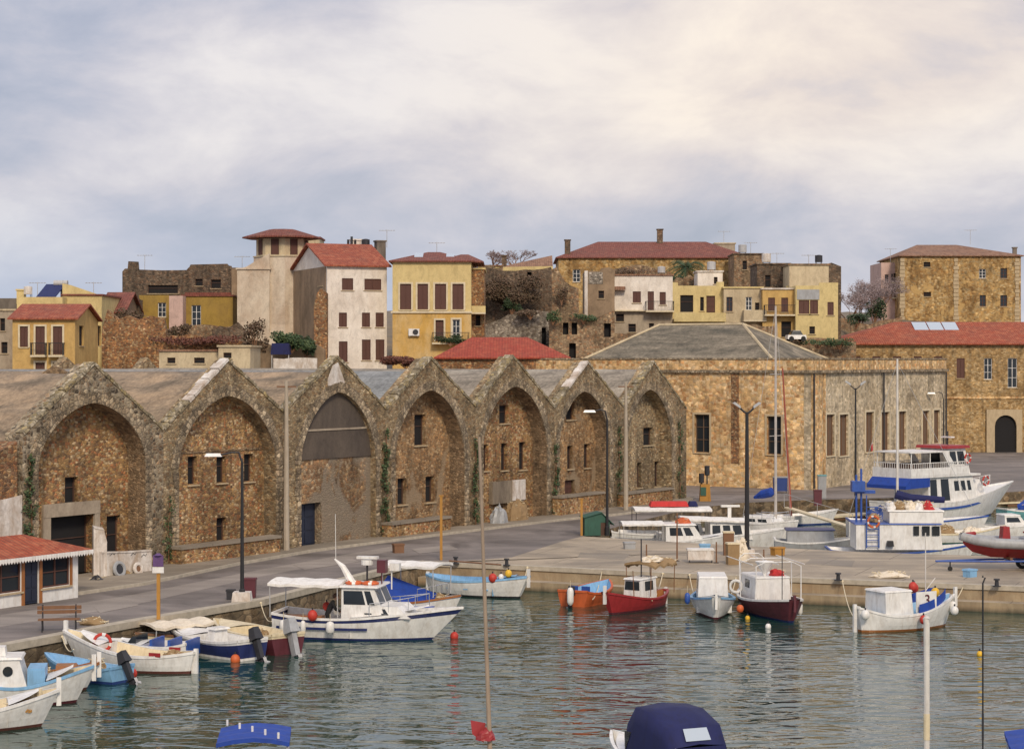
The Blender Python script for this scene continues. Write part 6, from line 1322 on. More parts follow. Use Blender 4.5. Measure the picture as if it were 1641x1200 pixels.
mb = MB(); mb.box(x(1372) - .1, x(1402), -.05, .45, onz(795), onz(790)); mb.box(x(1364), x(1385), -.2, .6, onz(792), onz(775)); mb.build('gantry_head', 'blue_paint', r)
r, M, L, inf = boat('sailing_yacht', 'sailing boat with white mast and dark blue boom cover in front of the tour boat', (1462, 868), None, 2.6, 1.0, ('boot_blue', 'white_paint', 'white_paint', 'blue_paint'), L=8.0, ang=R(-3), rise=.4, deck=1)
Dm = V((sz(M, 1438, 700)[0], 0, 0)); zt_ = (M.inverted() @ P(1438, 575, 123)).z
pole(r, [(Dm.x, 0, .9), (Dm.x, 0, zt_)], [.09, .06], 'mast_white'); zc_ = (M.inverted() @ P(1460, 803, 123)).z
mb = MB(); mb.tube([(Dm.x - .1, 0, zc_ + .35), (Dm.x + .8, 0, zc_ + .1), (Dm.x + 2.9, 0, zc_)], [.30, .28, .2], 10); mb.build('boom_cover', 'navy_cloth', r); pole(r, [(-L / 2, 0, 1.1), (Dm.x, 0, zt_ - .2)], .012, 'steel', 'stay', 4); pole(r, [(L / 2, 0, 1.3), (Dm.x, 0, zt_ - .2)], .012, 'steel', 'stay', 4)
cabin(r, -1.5, 1.5, .8, 1.0, 1.4, side=((.1, .4, .3, .8), (.5, .85, .3, .8)), front=False, over=.02, name='coachroof')
heap('gear_heap', 'blue and teal tarpaulin heap on the sailing boat left of its mast', 'gear', M, -1.8, 0, 1.2, 1.0, .6, .7, 'boot_blue', 20, 41)

# tour boat
def tour():
    r, M, L, inf = boat('tour_boat', 'white two-deck tour boat with red wheelhouse roof and blue awning over its stern', (1505, 836), None, 4.0, 1.35, ('boot_blue', 'white_paint', 'white_paint', 'white_paint'), L=12.2, ang=R(38), rise=1.15, deck=1, rake=1.1, stripe=None, keel=-.7)
    mb = MB(); n = 14
    for i in range(n):
        xa, xb = -L / 2 + .1 + (L - .6) * i / n, -L / 2 + .1 + (L - .6) * (i + 1) / n; wa, za = inf(xa); wb, zb = inf(xb)
        for sd in (-1, 1): mb.q([(xa, sd * (wa + .012), za * .62), (xb, sd * (wb + .012), zb * .62), (xb, sd * (wb + .018), zb * .62 + .16), (xa, sd * (wa + .018), za * .62 + .16)])
    mb.build('side_stripe', 'blue_paint', r)
    d1 = 1.35; c = cabin(r, -3.2, 2.4, 1.7, d1, 3.2, side=((.04, .18, .08, .95), (.27, .44, .08, .95), (.56, .66, .45, .85), (.71, .8, .45, .85), (.85, .92, .45, .85)), rf=.5, over=.0, name='lower_cabin')
    mb = MB(); mb.box(-5.3, 2.6, -1.85, 1.85, 3.28, 3.42); mb.build('upper_deck', 'white_paint', r)
    mb = MB(); mb.box(-5.3, 1.2, -1.87, -1.79, 3.422, 4.0); mb.box(-5.3, 1.2, 1.79, 1.87, 3.422, 4.0); mb.box(-5.38, -5.302, -1.87, 1.87, 3.3, 4.0); mb.build('upper_bulwark', 'white_paint', r)
    mb = MB(); 
    for i in range(30): x_ = -5.2 + i * .21; mb.box(x_, x_ + .03, -1.86, -1.83, 4.0, 4.35); mb.box(x_, x_ + .03, 1.83, 1.86, 4.0, 4.35)
    for y in (-1.86, 1.83): mb.box(-5.2, 1.1, y, y + .03, 4.352, 4.40)
    for i in range(17): y = -1.8 + i * .22; mb.box(-5.36, -5.33, y, y + .03, 4.0, 4.35)
    mb.box(-5.36, -5.32, -1.82, 1.82, 4.352, 4.40); mb.build('deck_railing', 'white_paint', r)
    mb = MB(); mb.q([(-5.4, -1.9, 3.3), (-5.4, 1.9, 3.3), (-6.0, 1.9, 2.75), (-6.0, -1.9, 2.75)]); mb.q([(-6.0, -1.9, 2.75), (-6.0, 1.9, 2.75), (-6.0, 1.9, 2.5), (-6.0, -1.9, 2.5)])
    for sd in (-1, 1): mb.q([(-5.4, sd * 1.9, 3.3), (-6.0, sd * 1.9, 2.75), (-6, sd * 1.9, 2.5), (-3.3, sd * 1.9, 2.6), (-3.3, sd * 1.9, 3.27)])
    mb.build('stern_awning', 'royal_cloth', r)
    c2 = cabin(r, -.4, 2.0, 1.35, 3.422, 5.35, side=((.1, .42, .38, .88), (.5, .86, .38, .88)), rf=.55, rb=-.2, roof=None, frontn=3, back=True, name='wheelhouse')
    mb = MB(); mb.box(-.9, 1.75, -1.55, 1.55, 5.352, 5.56, tx=.05, ty=.05); mb.build('red_roof', 'red_paint', r)
    mb = MB(); mb.box(-5.3, -.91, -1.75, 1.75, 5.12, 5.22); mb.build('sun_roof', 'white_paint', r)
    for x_ in (-5.1, -3.0):
        for y in (-1.65, 1.65): pole(r, [(x_, y, 4.0), (x_, y, 5.12)], .04, 'white_paint', 'roof_post')
    for sd in (-1.7, 1.7): mb = MB(); mb.q([(-1.7, sd, 5.12), (-1.1, sd, 5.12), (.3, sd, 3.45), (-.5, sd, 3.45)]); mb.q([(-1.7, sd - .06, 5.12), (-.5, sd - .06, 3.45), (.3, sd - .06, 3.45), (-1.1, sd - .06, 5.12)]); mb.build('slanted_panel', 'white_paint', r)
    mb = MB(); 
    for i in range(4):
        for y in (-1.1, -.3, .5, 1.2): x_ = -4.6 + i * 1.0; mb.box(x_, x_ + .35, y - .3, y + .3, 3.422, 3.8); mb.box(x_, x_ + .06, y - .3, y + .3, 3.802, 4.3)
    mb.build('seat_rows', 'dark_wood', r)
    mb = MB(); mb.box(1.9, 4.0, -1.3, 1.3, 1.6, 2.9, tx=.5, ty=.3); mb.build('fore_cabin', 'white_paint', r)
    pole(r, [(1.0, 0, 5.56), (1.0, 0, 6.6)], .05, 'dark_trim'); mb = MB(); mb.box(.8, 1.2, -.5, .5, 6.1, 6.2); mb.build('radar', 'white_paint', r); rail(r, inf, 2.8, L / 2 - .1, .6, 'white_paint')
    text('CHANIA', .34, Matrix.Translation((-3.6, -1.885, 3.7)) @ Matrix.Rotation(R(90), 4, 'X'), 'grey_paint', r) if False else None
    lifering(M, 2.9, -1.75, 2.6, 'red life ring on the fore rail of the two-deck tour boat', m='red_buoy', r=.32); lifering(M, 1.35, -1.42, 4.2, 'red life ring beside the wheelhouse of the tour boat', m='red_buoy', r=.3)
    pole(r, [(-5.35, 1.7, 4.3), (-5.6, 1.7, 5.9)], .02, 'steel', 'flag_staff'); mb = MB(); mb.q([(-5.55, 1.7, 5.8), (-5.5, 1.7, 5.3), (-5.8, 1.6, 5.15), (-5.85, 1.6, 5.6)]); mb.build('flag', 'red_cloth', r)
    r.matrix_basis = M @ Matrix.Scale(.92, 4)
tour()
# small boats at the right edge
r, M, L, inf = boat('small_boat', 'white and turquoise small boat at the right edge beyond the tour boat', (1650, 835), None, 1.8, .55, ('teal_paint', 'teal_paint', 'white_paint', 'white_paint'), L=4.6, ang=R(20), rise=.3)
thwarts(r, inf, (-.8, .5), 'blue_paint'); heap('blue_tarp', 'royal blue tarpaulin bundle on the turquoise small boat', 'tarpaulin', M, 0, 0, .6, 1.0, .5, .7, 'royal_cloth', 6, 51)
r, M, L, inf = boat('small_boat', 'white runabout with dark windscreen behind the red inflatable boat', (1618, 866), None, 1.9, .7, ('boot_blue', 'white_paint', 'white_paint', 'white_paint'), L=5, ang=R(8), rise=.3, inner='grey_paint')
cabin(r, -.6, .9, .75, .7, 1.35, rf=.5, side=((.1, .8, .4, .85),), over=.04); foredeck(r, inf, .8, L)
r, M, L, inf = boat('small_boat', 'low white open boat with net heap just right of the deckhouse vessel', (1535, 876), None, 1.9, .6, ('green_paint', 'white_paint', 'white_paint', 'cream_paint'), L=5.2, ang=R(12), rise=.4)
heap('net_pile', 'brown net pile on the low open boat right of the deckhouse vessel', 'net', M, -.8, 0, .5, .7, .5, .6, 'net', 40, 52); heap('net_pile', 'cream net pile at the bow of the low open boat', 'net', M, .9, 0, .5, .6, .5, .45, 'cream_cloth', 20, 53)
# floating pontoon behind
def pontoon(lab, a, b_, w, z=-.75):
    A_, B_ = G(*a, z=z), G(*b_, z=z); d = B_ - A_; M = mat(A_, math.atan2(d.y, d.x)); L = d.length; o = thing('floating_pontoon', lab, 'pontoon', M); mb = MB(); mb.box(0, L, 0, w, -.12, 0); mb.build('deck', 'cream_paint', o)
    mb = MB()
    for i in range(int(L / 2.2)): x_ = .4 + i * 2.2; mb.box(x_, x_ + 1.2, .1, w - .1, -.75, -.122)
    mb.build('float', 'wood', o)
pontoon('long pale wooden pontoon running left of the deckhouse vessel', (1268, 833), (1402, 822), 1.3); pontoon('pale pontoon at the right edge beyond the tour boat bow', (1570, 806), (1760, 800), 2.0)
o = thing('gangplank', 'sloping wooden gangplank from the far quay down toward the pontoon', 'gangplank', mat(V((0, 0, 0)))); mb = MB(); a_, b_ = G(1262, 812, .1), G(1372, 846, -.6); d = (b_ - a_).normalized(); sd = V((-d.y, d.x, 0)) * .25
mb.q([a_ - sd, b_ - sd, b_ + sd, a_ + sd]); mb.q([a_ - sd - V((0, 0, .1)), a_ + sd - V((0, 0, .1)), b_ + sd - V((0, 0, .1)), b_ - sd - V((0, 0, .1))]); mb.q([a_ - sd, b_ - sd, b_ - sd - V((0, 0, .1)), a_ - sd - V((0, 0, .1))]); mb.build('plank', 'cream_paint', o)
mb = MB()
for f in (0, .5, 1): p = a_.lerp(b_, f) - sd; mb.tube([p, p + V((0, 0, .9))], .02, 5)
mb.tube([a_ - sd + V((0, 0, .9)), b_ - sd + V((0, 0, .9))], .02, 5); mb.build('handrail', 'steel', o)

# rib on trailer
def rib():
    W0 = G(1635, 914); M = mat(V((W0.x + .2, W0.y, 0)), R(184)); z0 = .55
    r = thing('inflatable_boat', 'red and grey inflatable boat with red seat, up on a trailer at the right edge', 'inflatable boat', M @ Matrix.Translation((0, -.1, z0)))
    L2 = 3.1
    def path(sd, off=0): return [(-2.4, sd * .85, .75), (0, sd * .88, .75), (1.6, sd * .75, .82), (2.5, sd * .42, .95), (3.0, sd * .05, 1.08)]
    for sd in (-1, 1):
        mb = MB(); mb.tube(path(sd), [.2, .24, .24, .23, .2], 12); mb.build('tube', 'grey_paint', r, smooth=True)
    mb = MB(); S = [(-2.3, .75, .5, .05), (0, .78, .5, .02), (1.6, .62, .55, .1), (2.5, .3, .75, .35), (2.95, .03, .95, .75)]
    for a, b_ in zip(S, S[1:]):
        for sd in (-1, 1): mb.q([(a[0], sd * a[1], a[2] + .1), (b_[0], sd * b_[1], b_[2] + .1), (b_[0], 0, b_[3]), (a[0], 0, a[3])])
        mb.q([(a[0], -a[1], a[2] + .08), (b_[0], -b_[1], b_[2] + .08), (b_[0], b_[1], b_[2] + .08), (a[0], a[1], a[2] + .08)], 1)
    a = S[0]; mb.q([(a[0], -a[1], a[2] + .3), (a[0], a[1], a[2] + .3), (a[0], 0, a[3])]); mb.build('hull', ['red_paint', 'grey_paint'], r)
    mb = MB(); mb.box(.7, 1.15, -.28, .28, .6, 1.55, tx=.08); mb.build('red_locker', 'red_paint', r)
    mb = MB(); mb.box(-.4, -.1, -.3, .3, .6, 1.2, tx=.06); mb.box(-.42, -.06, -.33, .33, 1.202, 1.28); mb.build('console', 'red_paint', r); mb = MB(); mb.q([(-.1, -.3, 1.28), (-.1, .3, 1.28), (-.3, .25, 1.6), (-.3, -.25, 1.6)]); mb.q([(-.11, -.3, 1.28), (-.31, -.25, 1.6), (-.31, .25, 1.6), (-.11, .3, 1.28)]); mb.build('windscreen', 'glass', r)
    mb = MB(); mb.tube([(2.75, -.16, 1.16), (2.4, 0, 1.22), (2.75, .16, 1.16)], .1, 8); mb.build('bow_cap', 'red_paint', r)
    outboard(r, -2.5, 0, .9, 'dark_trim', 1.5, .6)
    t = thing('boat_trailer', 'metal boat trailer with one visible wheel and blue drawbar under the red inflatable', 'trailer', M)
    mb = MB()
    for y in (-.55, .55): mb.tube([(-2.4, y, .5), (1.6, y, .5), (4.3, 0, .48)], .05, 6)
    for x_ in (-1.5, .8): mb.tube([(x_, -.55, .5), (x_, .55, .5)], .04, 6)
    mb.build('frame', 'blue_paint', t)
    for y in (-.95, .95):
        mb = MB(); mb.T = Matrix.Translation((-.2, y, .3)) @ Matrix.Rotation(R(90), 4, 'X'); mb.tube([(0, 0, -.1), (0, 0, -.08), (0, 0, .08), (0, 0, .1)], [.25, .3, .3, .25], 18); w = mb.build('wheel', 'rubber', t); mb = MB(); mb.T = Matrix.Translation((-.2, y, .3)) @ Matrix.Rotation(R(90), 4, 'X'); mb.tube([(0, 0, -.115), (0, 0, .115)], .15, 14); mb.build('rim', 'steel', w)
        mb = MB()
        for k in range(6):
            a0, a1 = math.pi * k / 6, math.pi * (k + 1) / 6; mb.q([(-.2 + .38 * math.cos(a0), y - .12, .32 + .36 * math.sin(a0)), (-.2 + .38 * math.cos(a1), y - .12, .32 + .36 * math.sin(a1)), (-.2 + .38 * math.cos(a1), y + .12, .32 + .36 * math.sin(a1)), (-.2 + .38 * math.cos(a0), y + .12, .32 + .36 * math.sin(a0))])
        mb.build('mudguard', 'dark_trim', t)
    mb = MB(); mb.tube([(-.2, -.95, .3), (-.2, .95, .3)], .04, 6); mb.build('axle', 'dark_trim', t)
    mb = MB(); mb.tube([(3.6, 0, .5), (3.6, 0, .14)], .03, 6); mb.T = Matrix.Translation((3.6, 0, .12)) @ Matrix.Rotation(R(90), 4, 'X'); mb.tube([(0, 0, -.04), (0, 0, .04)], .11, 12); mb.build('jockey_wheel', 'rubber', t)
    for x_ in (-1.5, .8):
        mb = MB(); mb.box(x_ - .06, x_ + .06, -.5, .5, .55, .66); mb.build('cradle', 'wood', t)
rib()
# foreground boats
r, M, L, inf = boat('covered_boat', 'white motor boat under navy blue cover with clear rear window, bottom centre', (1060, 1272), None, 2.15, .75, ('boot_blue', 'white_paint', 'white_paint', 'white_paint'), L=5.6, ang=R(113), rise=.25, stripe=None)
foredeck(r, inf, .6, L)
mb = MB()
prof_ = [(-2.3, 1.02, .8, 1.5, .75), (-1.9, 1.05, .8, 2.0, .72), (-.9, 1.05, .8, 2.3, .72), (.0, 1.0, .8, 2.3, .68), (.7, .9, .85, 1.7, .5), (1.1, .7, .95, 1.15, .3)]
for a, b_ in zip(prof_, prof_[1:]):
    for sd in (-1, 1):
        for k in range(5):
            def cv(p, kk): f = kk / 5; an = f * 1.45; return (p[0], sd * (p[1] * math.cos(an * .55) if f < .6 else p[1] * math.cos(an * .55) * (1 - (f - .6) / .4) + 0), p[2] + (p[3] - p[2]) * min(1, f / .6) + (.08 * (f - .6) / .4 if f > .6 else 0))
            mb.q([cv(a, k), cv(b_, k), cv(b_, k + 1), cv(a, k + 1)])
a = prof_[0]; mb.q([(a[0], -a[1], a[2]), (a[0], a[1], a[2]), (a[0], a[1] * .88, a[3]), (a[0], -a[1] * .88, a[3])])
r.matrix_basis = M @ Matrix.Diagonal((.9, .84, .9, 1)); cvr = mb.build('cover', 'navy_cloth', r, smooth=True, weld=True)
mb = MB(); mb.q([(-2.2, -.42, 1.64), (-2.2, .42, 1.64), (-1.97, .4, 1.95), (-1.97, -.4, 1.95)][::-1]); o_ = mb.build('cover_window', 'panel_glass', r); o_.location = (-.06, 0, .03)
for sd in (-1, 1): mb = MB(); mb.q([(.62, sd * .93, .95), (1.1, sd * .72, .98), (.75, sd * .88, 1.5), (.2, sd * .95, 1.55)]); mb.build('windscreen', 'glass', r)
r, M, L, inf = boat('bimini_boat', 'small boat carrying a bright blue bimini top, cut by the bottom edge at left', (408, 1325), None, 1.9, .6, ('boot_blue', 'white_paint', 'white_paint', 'white_paint'), L=4.6, ang=R(95), rise=.3)
canopy(r, -1.1, .9, .86, 2.0, .6, 'royal_cloth', sag=.03); outboard(r, -L / 2 - .1, 0, .6, 'dark_trim', 1.1, .3)
mb = MB()
for i in range(5): mb.tube([(-1.0 + 1.8 * i / 4, -.6 + 1.3 * i / 4, 2.08), (-1.0 + 1.8 * i / 4, -.6 + 1.3 * i / 4, 2.22)], .03, 6)
mb.build('rod_holder', 'white_paint', r)
r, M, L, inf = boat('blue_tarp_boat', 'blue-covered boat with white frilled rope at the bottom right corner', (1682, 1306), None, 2.1, .75, ('boot_blue', 'white_paint', 'blue_paint', 'white_paint'), L=5, ang=R(80), rise=.3)
canopy(r, -1.8, 1.4, 1.0, 1.55, .7, 'royal_cloth', sag=.04); 
mb = MB(); mb.tube([(-1.7 + .3 * i, -.9 + (.02 if i % 2 else -.02), 1.66 + .05 * (i % 2)) for i in range(11)], .04, 6); mb.build('rope', 'white_paint', r)
# foreground sailing boats whose masts rise into view
def mast_boat(label, pb_, pt_, Y, r0, r1, m, hullc='white_paint'):
    B_ = P(*pb_, Y); T_ = P(*pt_, Y); base = V((B_.x, Y, WZ)); M = mat(base, R(85)); rt = None
    r, M, L, inf = boat('sailing_boat', label, (CX + F * (B_.x) / Y, HY + F * (CH - WZ) / Y), None, 2.2, .8, ('boot_blue', hullc, hullc, 'white_paint'), L=7, ang=R(88), rise=.3, deck=1)
    Mi = M.inverted(); b2 = Mi @ B_; t2 = Mi @ T_; d = (t2 - b2) / (t2.z - b2.z); foot = b2 + d * (.8 - b2.z)
    pole(r, [foot, foot.lerp(t2, .5), t2], [r0, (r0 + r1) / 2, r1], m, n=10); cabin(r, .3, 2.0, .7, .8, 1.2, side=((.1, .8, .3, .8),), front=False, over=.02, name='coachroof')
    return r, M, b2, t2, foot
r, M, b2, t2, foot = mast_boat('sailing boat whose tall thin mast crosses the middle view, red cloth tied round it', (785, 1200), (768, 700), 45, .062, .03, 'mast_brown')
zz = (M.inverted() @ P(778, 1172, 45)); heap('red_cloth', 'crumpled red cloth wrapped round the tall wooden mast', 'cloth', M, zz.x, zz.y, zz.z - .18, .17, .22, .26, 'red_paint', 0, 61)
mb = MB(); mb.q([(zz.x, zz.y, zz.z + .2), (zz.x + .05, zz.y + .34, zz.z + .25), (zz.x, zz.y + .3, zz.z - .05), (zz.x, zz.y + .04, zz.z - .25)]); mb.build('pennant', 'red_paint', r)
mb = MB(); mb.tube([foot + V((-.1, 0, .6)), foot + V((-2.6, 0, .7))], .06, 8); mb.build('boom', 'mast_grey', r)
def mpole(label, pxb, pxt, pyt, Y, r0, m):
    B_ = P(pxb, 1200, Y); T_ = P(pxt, pyt, Y); o = thing('mooring_pole', label, 'pole', mat(V((B_.x, Y, WZ)))); mb = MB(); mb.tube([(0, 0, -1.5), (0, 0, T_.z - WZ - .12), (T_.x - B_.x, 0, T_.z - WZ)], [r0, r0, r0 * .92], 12); mb.build('shaft', m, o)
    mb = MB(); mb.tube([(0, 0, (B_.z - WZ) + .2), (0, 0, (B_.z - WZ) + .75)], r0 + .006, 12); mb.build('band', 'cream_paint' if m != 'pole_black' else 'dark_trim', o); mb = MB(); mb.tube([(0, 0, T_.z - WZ), (0, 0, T_.z - WZ + .04)], [r0 * 1.1, r0 * .7], 12); mb.build('cap', m, o)
mpole('thick whitish pole rising out of the water at lower right', 1485, 1483, 990, 42, .065, 'mast_white'); mpole('thin black rod rising at the right side of the water', 1575, 1579, 925, 42, .018, 'pole_black')

# ---------------------------------------------------------------- street things
def lamp(label, px, pyb, pyt, arm=None, h2=None, r0=.09, kind='single', foot='white', group='street lamps'):
    B_ = G(px, pyb); Y = B_.y; k = Y / F; H_ = (pyb - pyt) * k; o = thing('street_lamp', label, 'street lamp', mat(B_), group); mb = MB(); z0 = .45 if foot else 0
    mb.tube([(0, 0, 0), (0, 0, .5), (0, 0, .55), (0, 0, H_)], [r0 * 1.6, r0 * 1.5, r0, r0 * .65], 10)
    if kind == 'single': ax_ = (arm[0] - px) * k; az2 = (pyb - arm[1]) * k; mb.tube([(0, 0, H_ - .02), (ax_ * .15, 0, (H_ + az2) / 2 + .25), (ax_ * .5, 0, az2 + .1), (ax_, 0, az2)], [r0 * .55, r0 * .5, r0 * .45, r0 * .4], 8)
    mb.build('pole', 'pole_black', o)
    if kind == 'single':
        mb = MB(); mb.T = Matrix.Translation((ax_, 0, az2)) @ Matrix.Scale(-1 if ax_ < 0 else 1, 4, V((1, 0, 0))); mb.box(-.1, .62, -.12, .12, -.06, .07, tx=.08, ty=.05); mb.build('lamp_head', 'lamp_glass', o)
    else:
        for sd in (-1, 1):
            mb = MB(); mb.tube([(0, 0, H_ - .1), (sd * .2, 0, H_ + .05), (sd * .42, 0, H_ + .28)], r0 * .4, 8); mb.build('arm', 'pole_black', o); mb = MB(); mb.T = Matrix.Translation((sd * .5, 0, H_ + .36)) @ Matrix.Rotation(-sd * .6, 4, 'Y'); mb.box(-.24, .24, -.10, .10, -.06, .06, tx=.06, ty=.04); mb.build('lamp_head', 'grey_paint', o)
    if foot: mb = MB(); mb.box(-.4, .4, -.35, .35, 0, .42, tx=.05, ty=.05); mb.build('plinth', 'whitewash', o)
lamp('black single-headed street lamp on a whitish plinth at the quay edge', 388, 964, 740, (352, 729), r0=.085)
lamp('single black street lamp before the white-stepped shed, white head pointing left', 973, 858, 672, (952, 659), r0=.085, foot=None)
lamp('tall black twin-headed lamp on the pier standing on a white plinth', 1197, 893, 660, kind='double', r0=.13)
lamp('thin dark twin-armed lamp in front of the grey side of the golden hall', 1371, 812, 622, kind='double', r0=.08, foot=None)
lamp('dark wall-side lamp by the right end of the golden hall, head pointing left', 1512, 760, 640, (1497, 630), r0=.07, foot=None)
def cpole(label, px, pyb, pyt):
    B_ = G(px, pyb); H_ = (pyb - pyt) * B_.y / F; o = thing('utility_pole', label, 'utility pole', mat(B_), 'concrete utility poles before the sheds'); mb = MB(); mb.tube([(0, 0, 0), (0, 0, H_)], [.16, .09], 8); mb.build('shaft', 'pole_concrete', o)
    mb = MB(); mb.box(-.5, .5, -.04, .04, H_ - .35, H_ - .27); mb.build('crossarm', 'wood', o)
cpole('grey concrete pole between the three-window shed and the boarded shed', 459, 885, 610); cpole('grey concrete pole before the last pier but one, near the farthest shed', 1003, 820, 612)
def ypost(label, px, pyb, pyt, sign=None):
    B_ = G(px, pyb); k = B_.y / F; H_ = (pyb - pyt) * k; o = thing('yellow_post', label, 'sign post', mat(B_), 'yellow posts along the quay'); mb = MB(); mb.box(-.065, .065, -.05, .05, 0, H_); mb.build('post', 'yellow_paint', o)
    if sign:
        mb = MB(); mb.box(-.2, .2, -.10, -.055, H_ - .05, H_ + .38); mb.build('purple_sign', 'purple_paint', o); mb = MB(); mb.box(-.22, .22, -.10, -.055, H_ - .3, H_ - .07); mb.build('white_plate', 'white_paint', o)
        mb = MB(); mb.tube([(0, -.075, H_ + .38), (0, -.075, H_ + .46)], [.16, .06], 8); mb.build('sign_cap', 'purple_paint', o)
    else:
        mb = MB(); mb.box(-.12, .12, -.08, .08, H_ + .002, H_ + .06); mb.build('cap', 'yellow_paint', o)
ypost('yellow post with purple sign and white plate at the quay edge', 254, 992, 905, True); ypost('plain yellow post by the corner of the pier', 707, 897, 795); ypost('short yellow post beside the dark green kiosk shed', 932, 858, 800)
# bench
B_ = G(95, 1010); M = mat(B_, R(10)); o = thing('park_bench', 'wooden bench with dark metal legs facing the harbour', 'bench', M)
mb = MB()
for i in range(3): mb.box(-.75, .75, -.45 + i * .15, -.33 + i * .15, .43, .47)
mb.build('seat', 'wood', o); mb = MB()
for i in range(2): mb.box(-.8, .8, .06 + i * .03, .10 + i * .03, .62 + i * .16, .75 + i * .16)
mb.build('backrest', 'wood', o)
for x_ in (-.6, .6): mb = MB(); mb.tube([(x_, -.42, 0), (x_, -.38, .42), (x_, .02, .42), (x_, .12, .95)], .03, 6); mb.tube([(x_, .02, .42), (x_, .1, 0)], .03, 6); mb.build('leg', 'dark_trim', o)
# kiosk
KC = G(125, 957); ka = math.atan2(G(125, 957).y - G(0, 975).y, G(125, 957).x - G(0, 975).x)
KL = 5.6; M = mat(G(125, 957), ka) @ Matrix.Translation((-KL, 0, 0)); kz = lambda px, py: sz(M, px, py)
o = thing('harbour_kiosk', 'low glazed kiosk with bright orange-red tiled roof and white scalloped edge, left edge', 'kiosk', M)
s0, zt0 = kz(125, 893); zt0 = max(1.9, zt0)
sd0, _ = kz(40, 930); sd1, _ = kz(62, 930); wn = (kz(66, 900)[0], .6, kz(111, 900)[0], zt0 - .1); wn2 = (.2, .6, sd0 - .25, zt0 - .1)
mb = MB(); mb.wall(0, KL, 0, zt0, [wn2, (sd0, 0, sd1, zt0 - .1), wn, ], th=.15, m=0); mb.box(0, .15, .152, 3, 0, zt0); mb.box(KL - .15, KL, .152, 3, 0, zt0); mb.box(.152, KL - .152, 2.85, 3, 0, zt0); mb.build('wall', 'white_paint', o)
for q in (wn, wn2): window(o, Matrix(), q, 'glass', depth=.1)
window(o, Matrix(), (sd0, .02, sd1, zt0 - .1), 'bluedoor', depth=.12)
for xa_, xb_, za_ in ((sd1 + .02, sd1 + .16, 0), (wn[2] + .02, wn[2] + .14, .5), (sd0 - .2, sd0 - .06, 0)): mb = MB(); mb.box(xa_, xb_, -.06, -.003, za_, zt0 - .02); mb.build('brown_post', 'varnish', o)
mb = MB(); hipz(mb, 0, KL, 0, 3, zt0 + .122, .7, 1.0, KL - 1.7, ov=.45); mb.build('roof', 'tile_bright', o)
mb = MB()
for i in range(42): x_ = -.44 + i * (KL + .88) / 42; mb.q([(x_, -.47, zt0 + .12), (x_ + .15, -.47, zt0 + .12), (x_ + .15, -.47, zt0 - .02), (x_ + .076, -.47, zt0 - .12), (x_, -.47, zt0 - .02)][::-1])
for i in range(24): y_ = -.44 + i * .16; mb.q([(KL + .46, y_, zt0 + .12), (KL + .46, y_ + .15, zt0 + .12), (KL + .46, y_ + .15, zt0 - .02), (KL + .46, y_ + .076, zt0 - .12), (KL + .46, y_, zt0 - .02)])
mb.build('scalloped_trim', 'white_cloth', o)
# small white yard walls next to the kiosk
def sheet_wall(name, label, M, prof_, th, m, cat='wall'):
    o = thing(name, label, cat, M); mb = MB(); mb.wall(prof_[0][0], prof_[-1][0], 0, prof_, th=th); mb.build('wall_body', m, o); mb = MB()
    for (a, za), (b_, zb) in zip(prof_, prof_[1:]): mb.q([(a, -.04, za + .002), (b_, -.04, zb + .002), (b_, th + .04, zb + .002), (a, th + .04, za + .002)]); mb.q([(a, -.04, za - .06), (b_, -.04, zb - .06), (b_, -.04, zb + .002), (a, -.04, za + .002)])
    mb.build('cap', m, o); return o
Mw = mat(G(162, 928), math.atan2(G(245, 918).y - G(162, 928).y, G(245, 918).x - G(162, 928).x)); w_, h_ = sz(Mw, 243, 890)
sheet_wall('yard_wall', 'low whitewashed wall with dark scribbles and two tyres leaning on it', Mw, [(0, 1.25), (w_ * .5, 1.15), (w_, 1.1)], .2, 'whitewash')
mb = MB()
for a in ((180, 888), (213, 888), (230, 890)):
    s_, z_ = sz(Mw, *a); mb.tube([(s_ - .15, -.012, z_ - .05), (s_, -.012, z_ + .06), (s_ + .12, -.012, z_ - .02), (s_ + .2, -.012, z_ + .08)], .015, 4)
g_ = mb.build('graffiti', 'dark_trim'); g_.parent = [x_ for x_ in bpy.data.objects if x_.name.startswith('yard_wall')][0]
Mg = mat(G(150, 928), math.atan2(.3, 1)); o = sheet_wall('gate_pillar', 'tall white painted stub wall between kiosk and low scribbled wall', Mg, [(0, 2.4), (.45, 2.3), (.6, 1.7)], .8, 'whitewash')
for px, lab, m_, z_ in ((186, 'old pale tyre leaning on the low white wall', 'grey_paint', .4), (216, 'second smaller pale tyre leaning on the low white wall', 'whitewash', .32)):
    s_, _ = sz(Mw, px, 910); t_ = thing('tyre', lab, 'tyre', Mw @ Matrix.Translation((s_, -.22, z_)) @ Matrix.Rotation(R(-12), 4, 'X')); mb = MB(); N = 20
    for i in range(N):
        for j in range(6):
            def tq(i_, j_): a = 2 * math.pi * i_ / N; b_ = 2 * math.pi * j_ / 6; rr = z_ - .1 + .09 * math.cos(b_); return (rr * math.cos(a), .09 * math.sin(b_), rr * math.sin(a))
            mb.q([tq(i, j), tq(i + 1, j), tq(i + 1, j + 1), tq(i, j + 1)])
    mb.build('tread', m_, t_, smooth=True); mb = MB(); mb.T = Matrix.Rotation(R(90), 4, 'X'); mb.tube([(0, 0, -.03), (0, 0, .03)], z_ - .19, 14); mb.build('hub', 'dark_trim' if px == 186 else 'wood', t_)
heap('rubbish_heap', 'small reddish rubbish heap between the two leaning tyres', 'rubbish', mat(G(201, 923)), 0, 0, 0, .3, .2, .3, 'net', 10, 71)
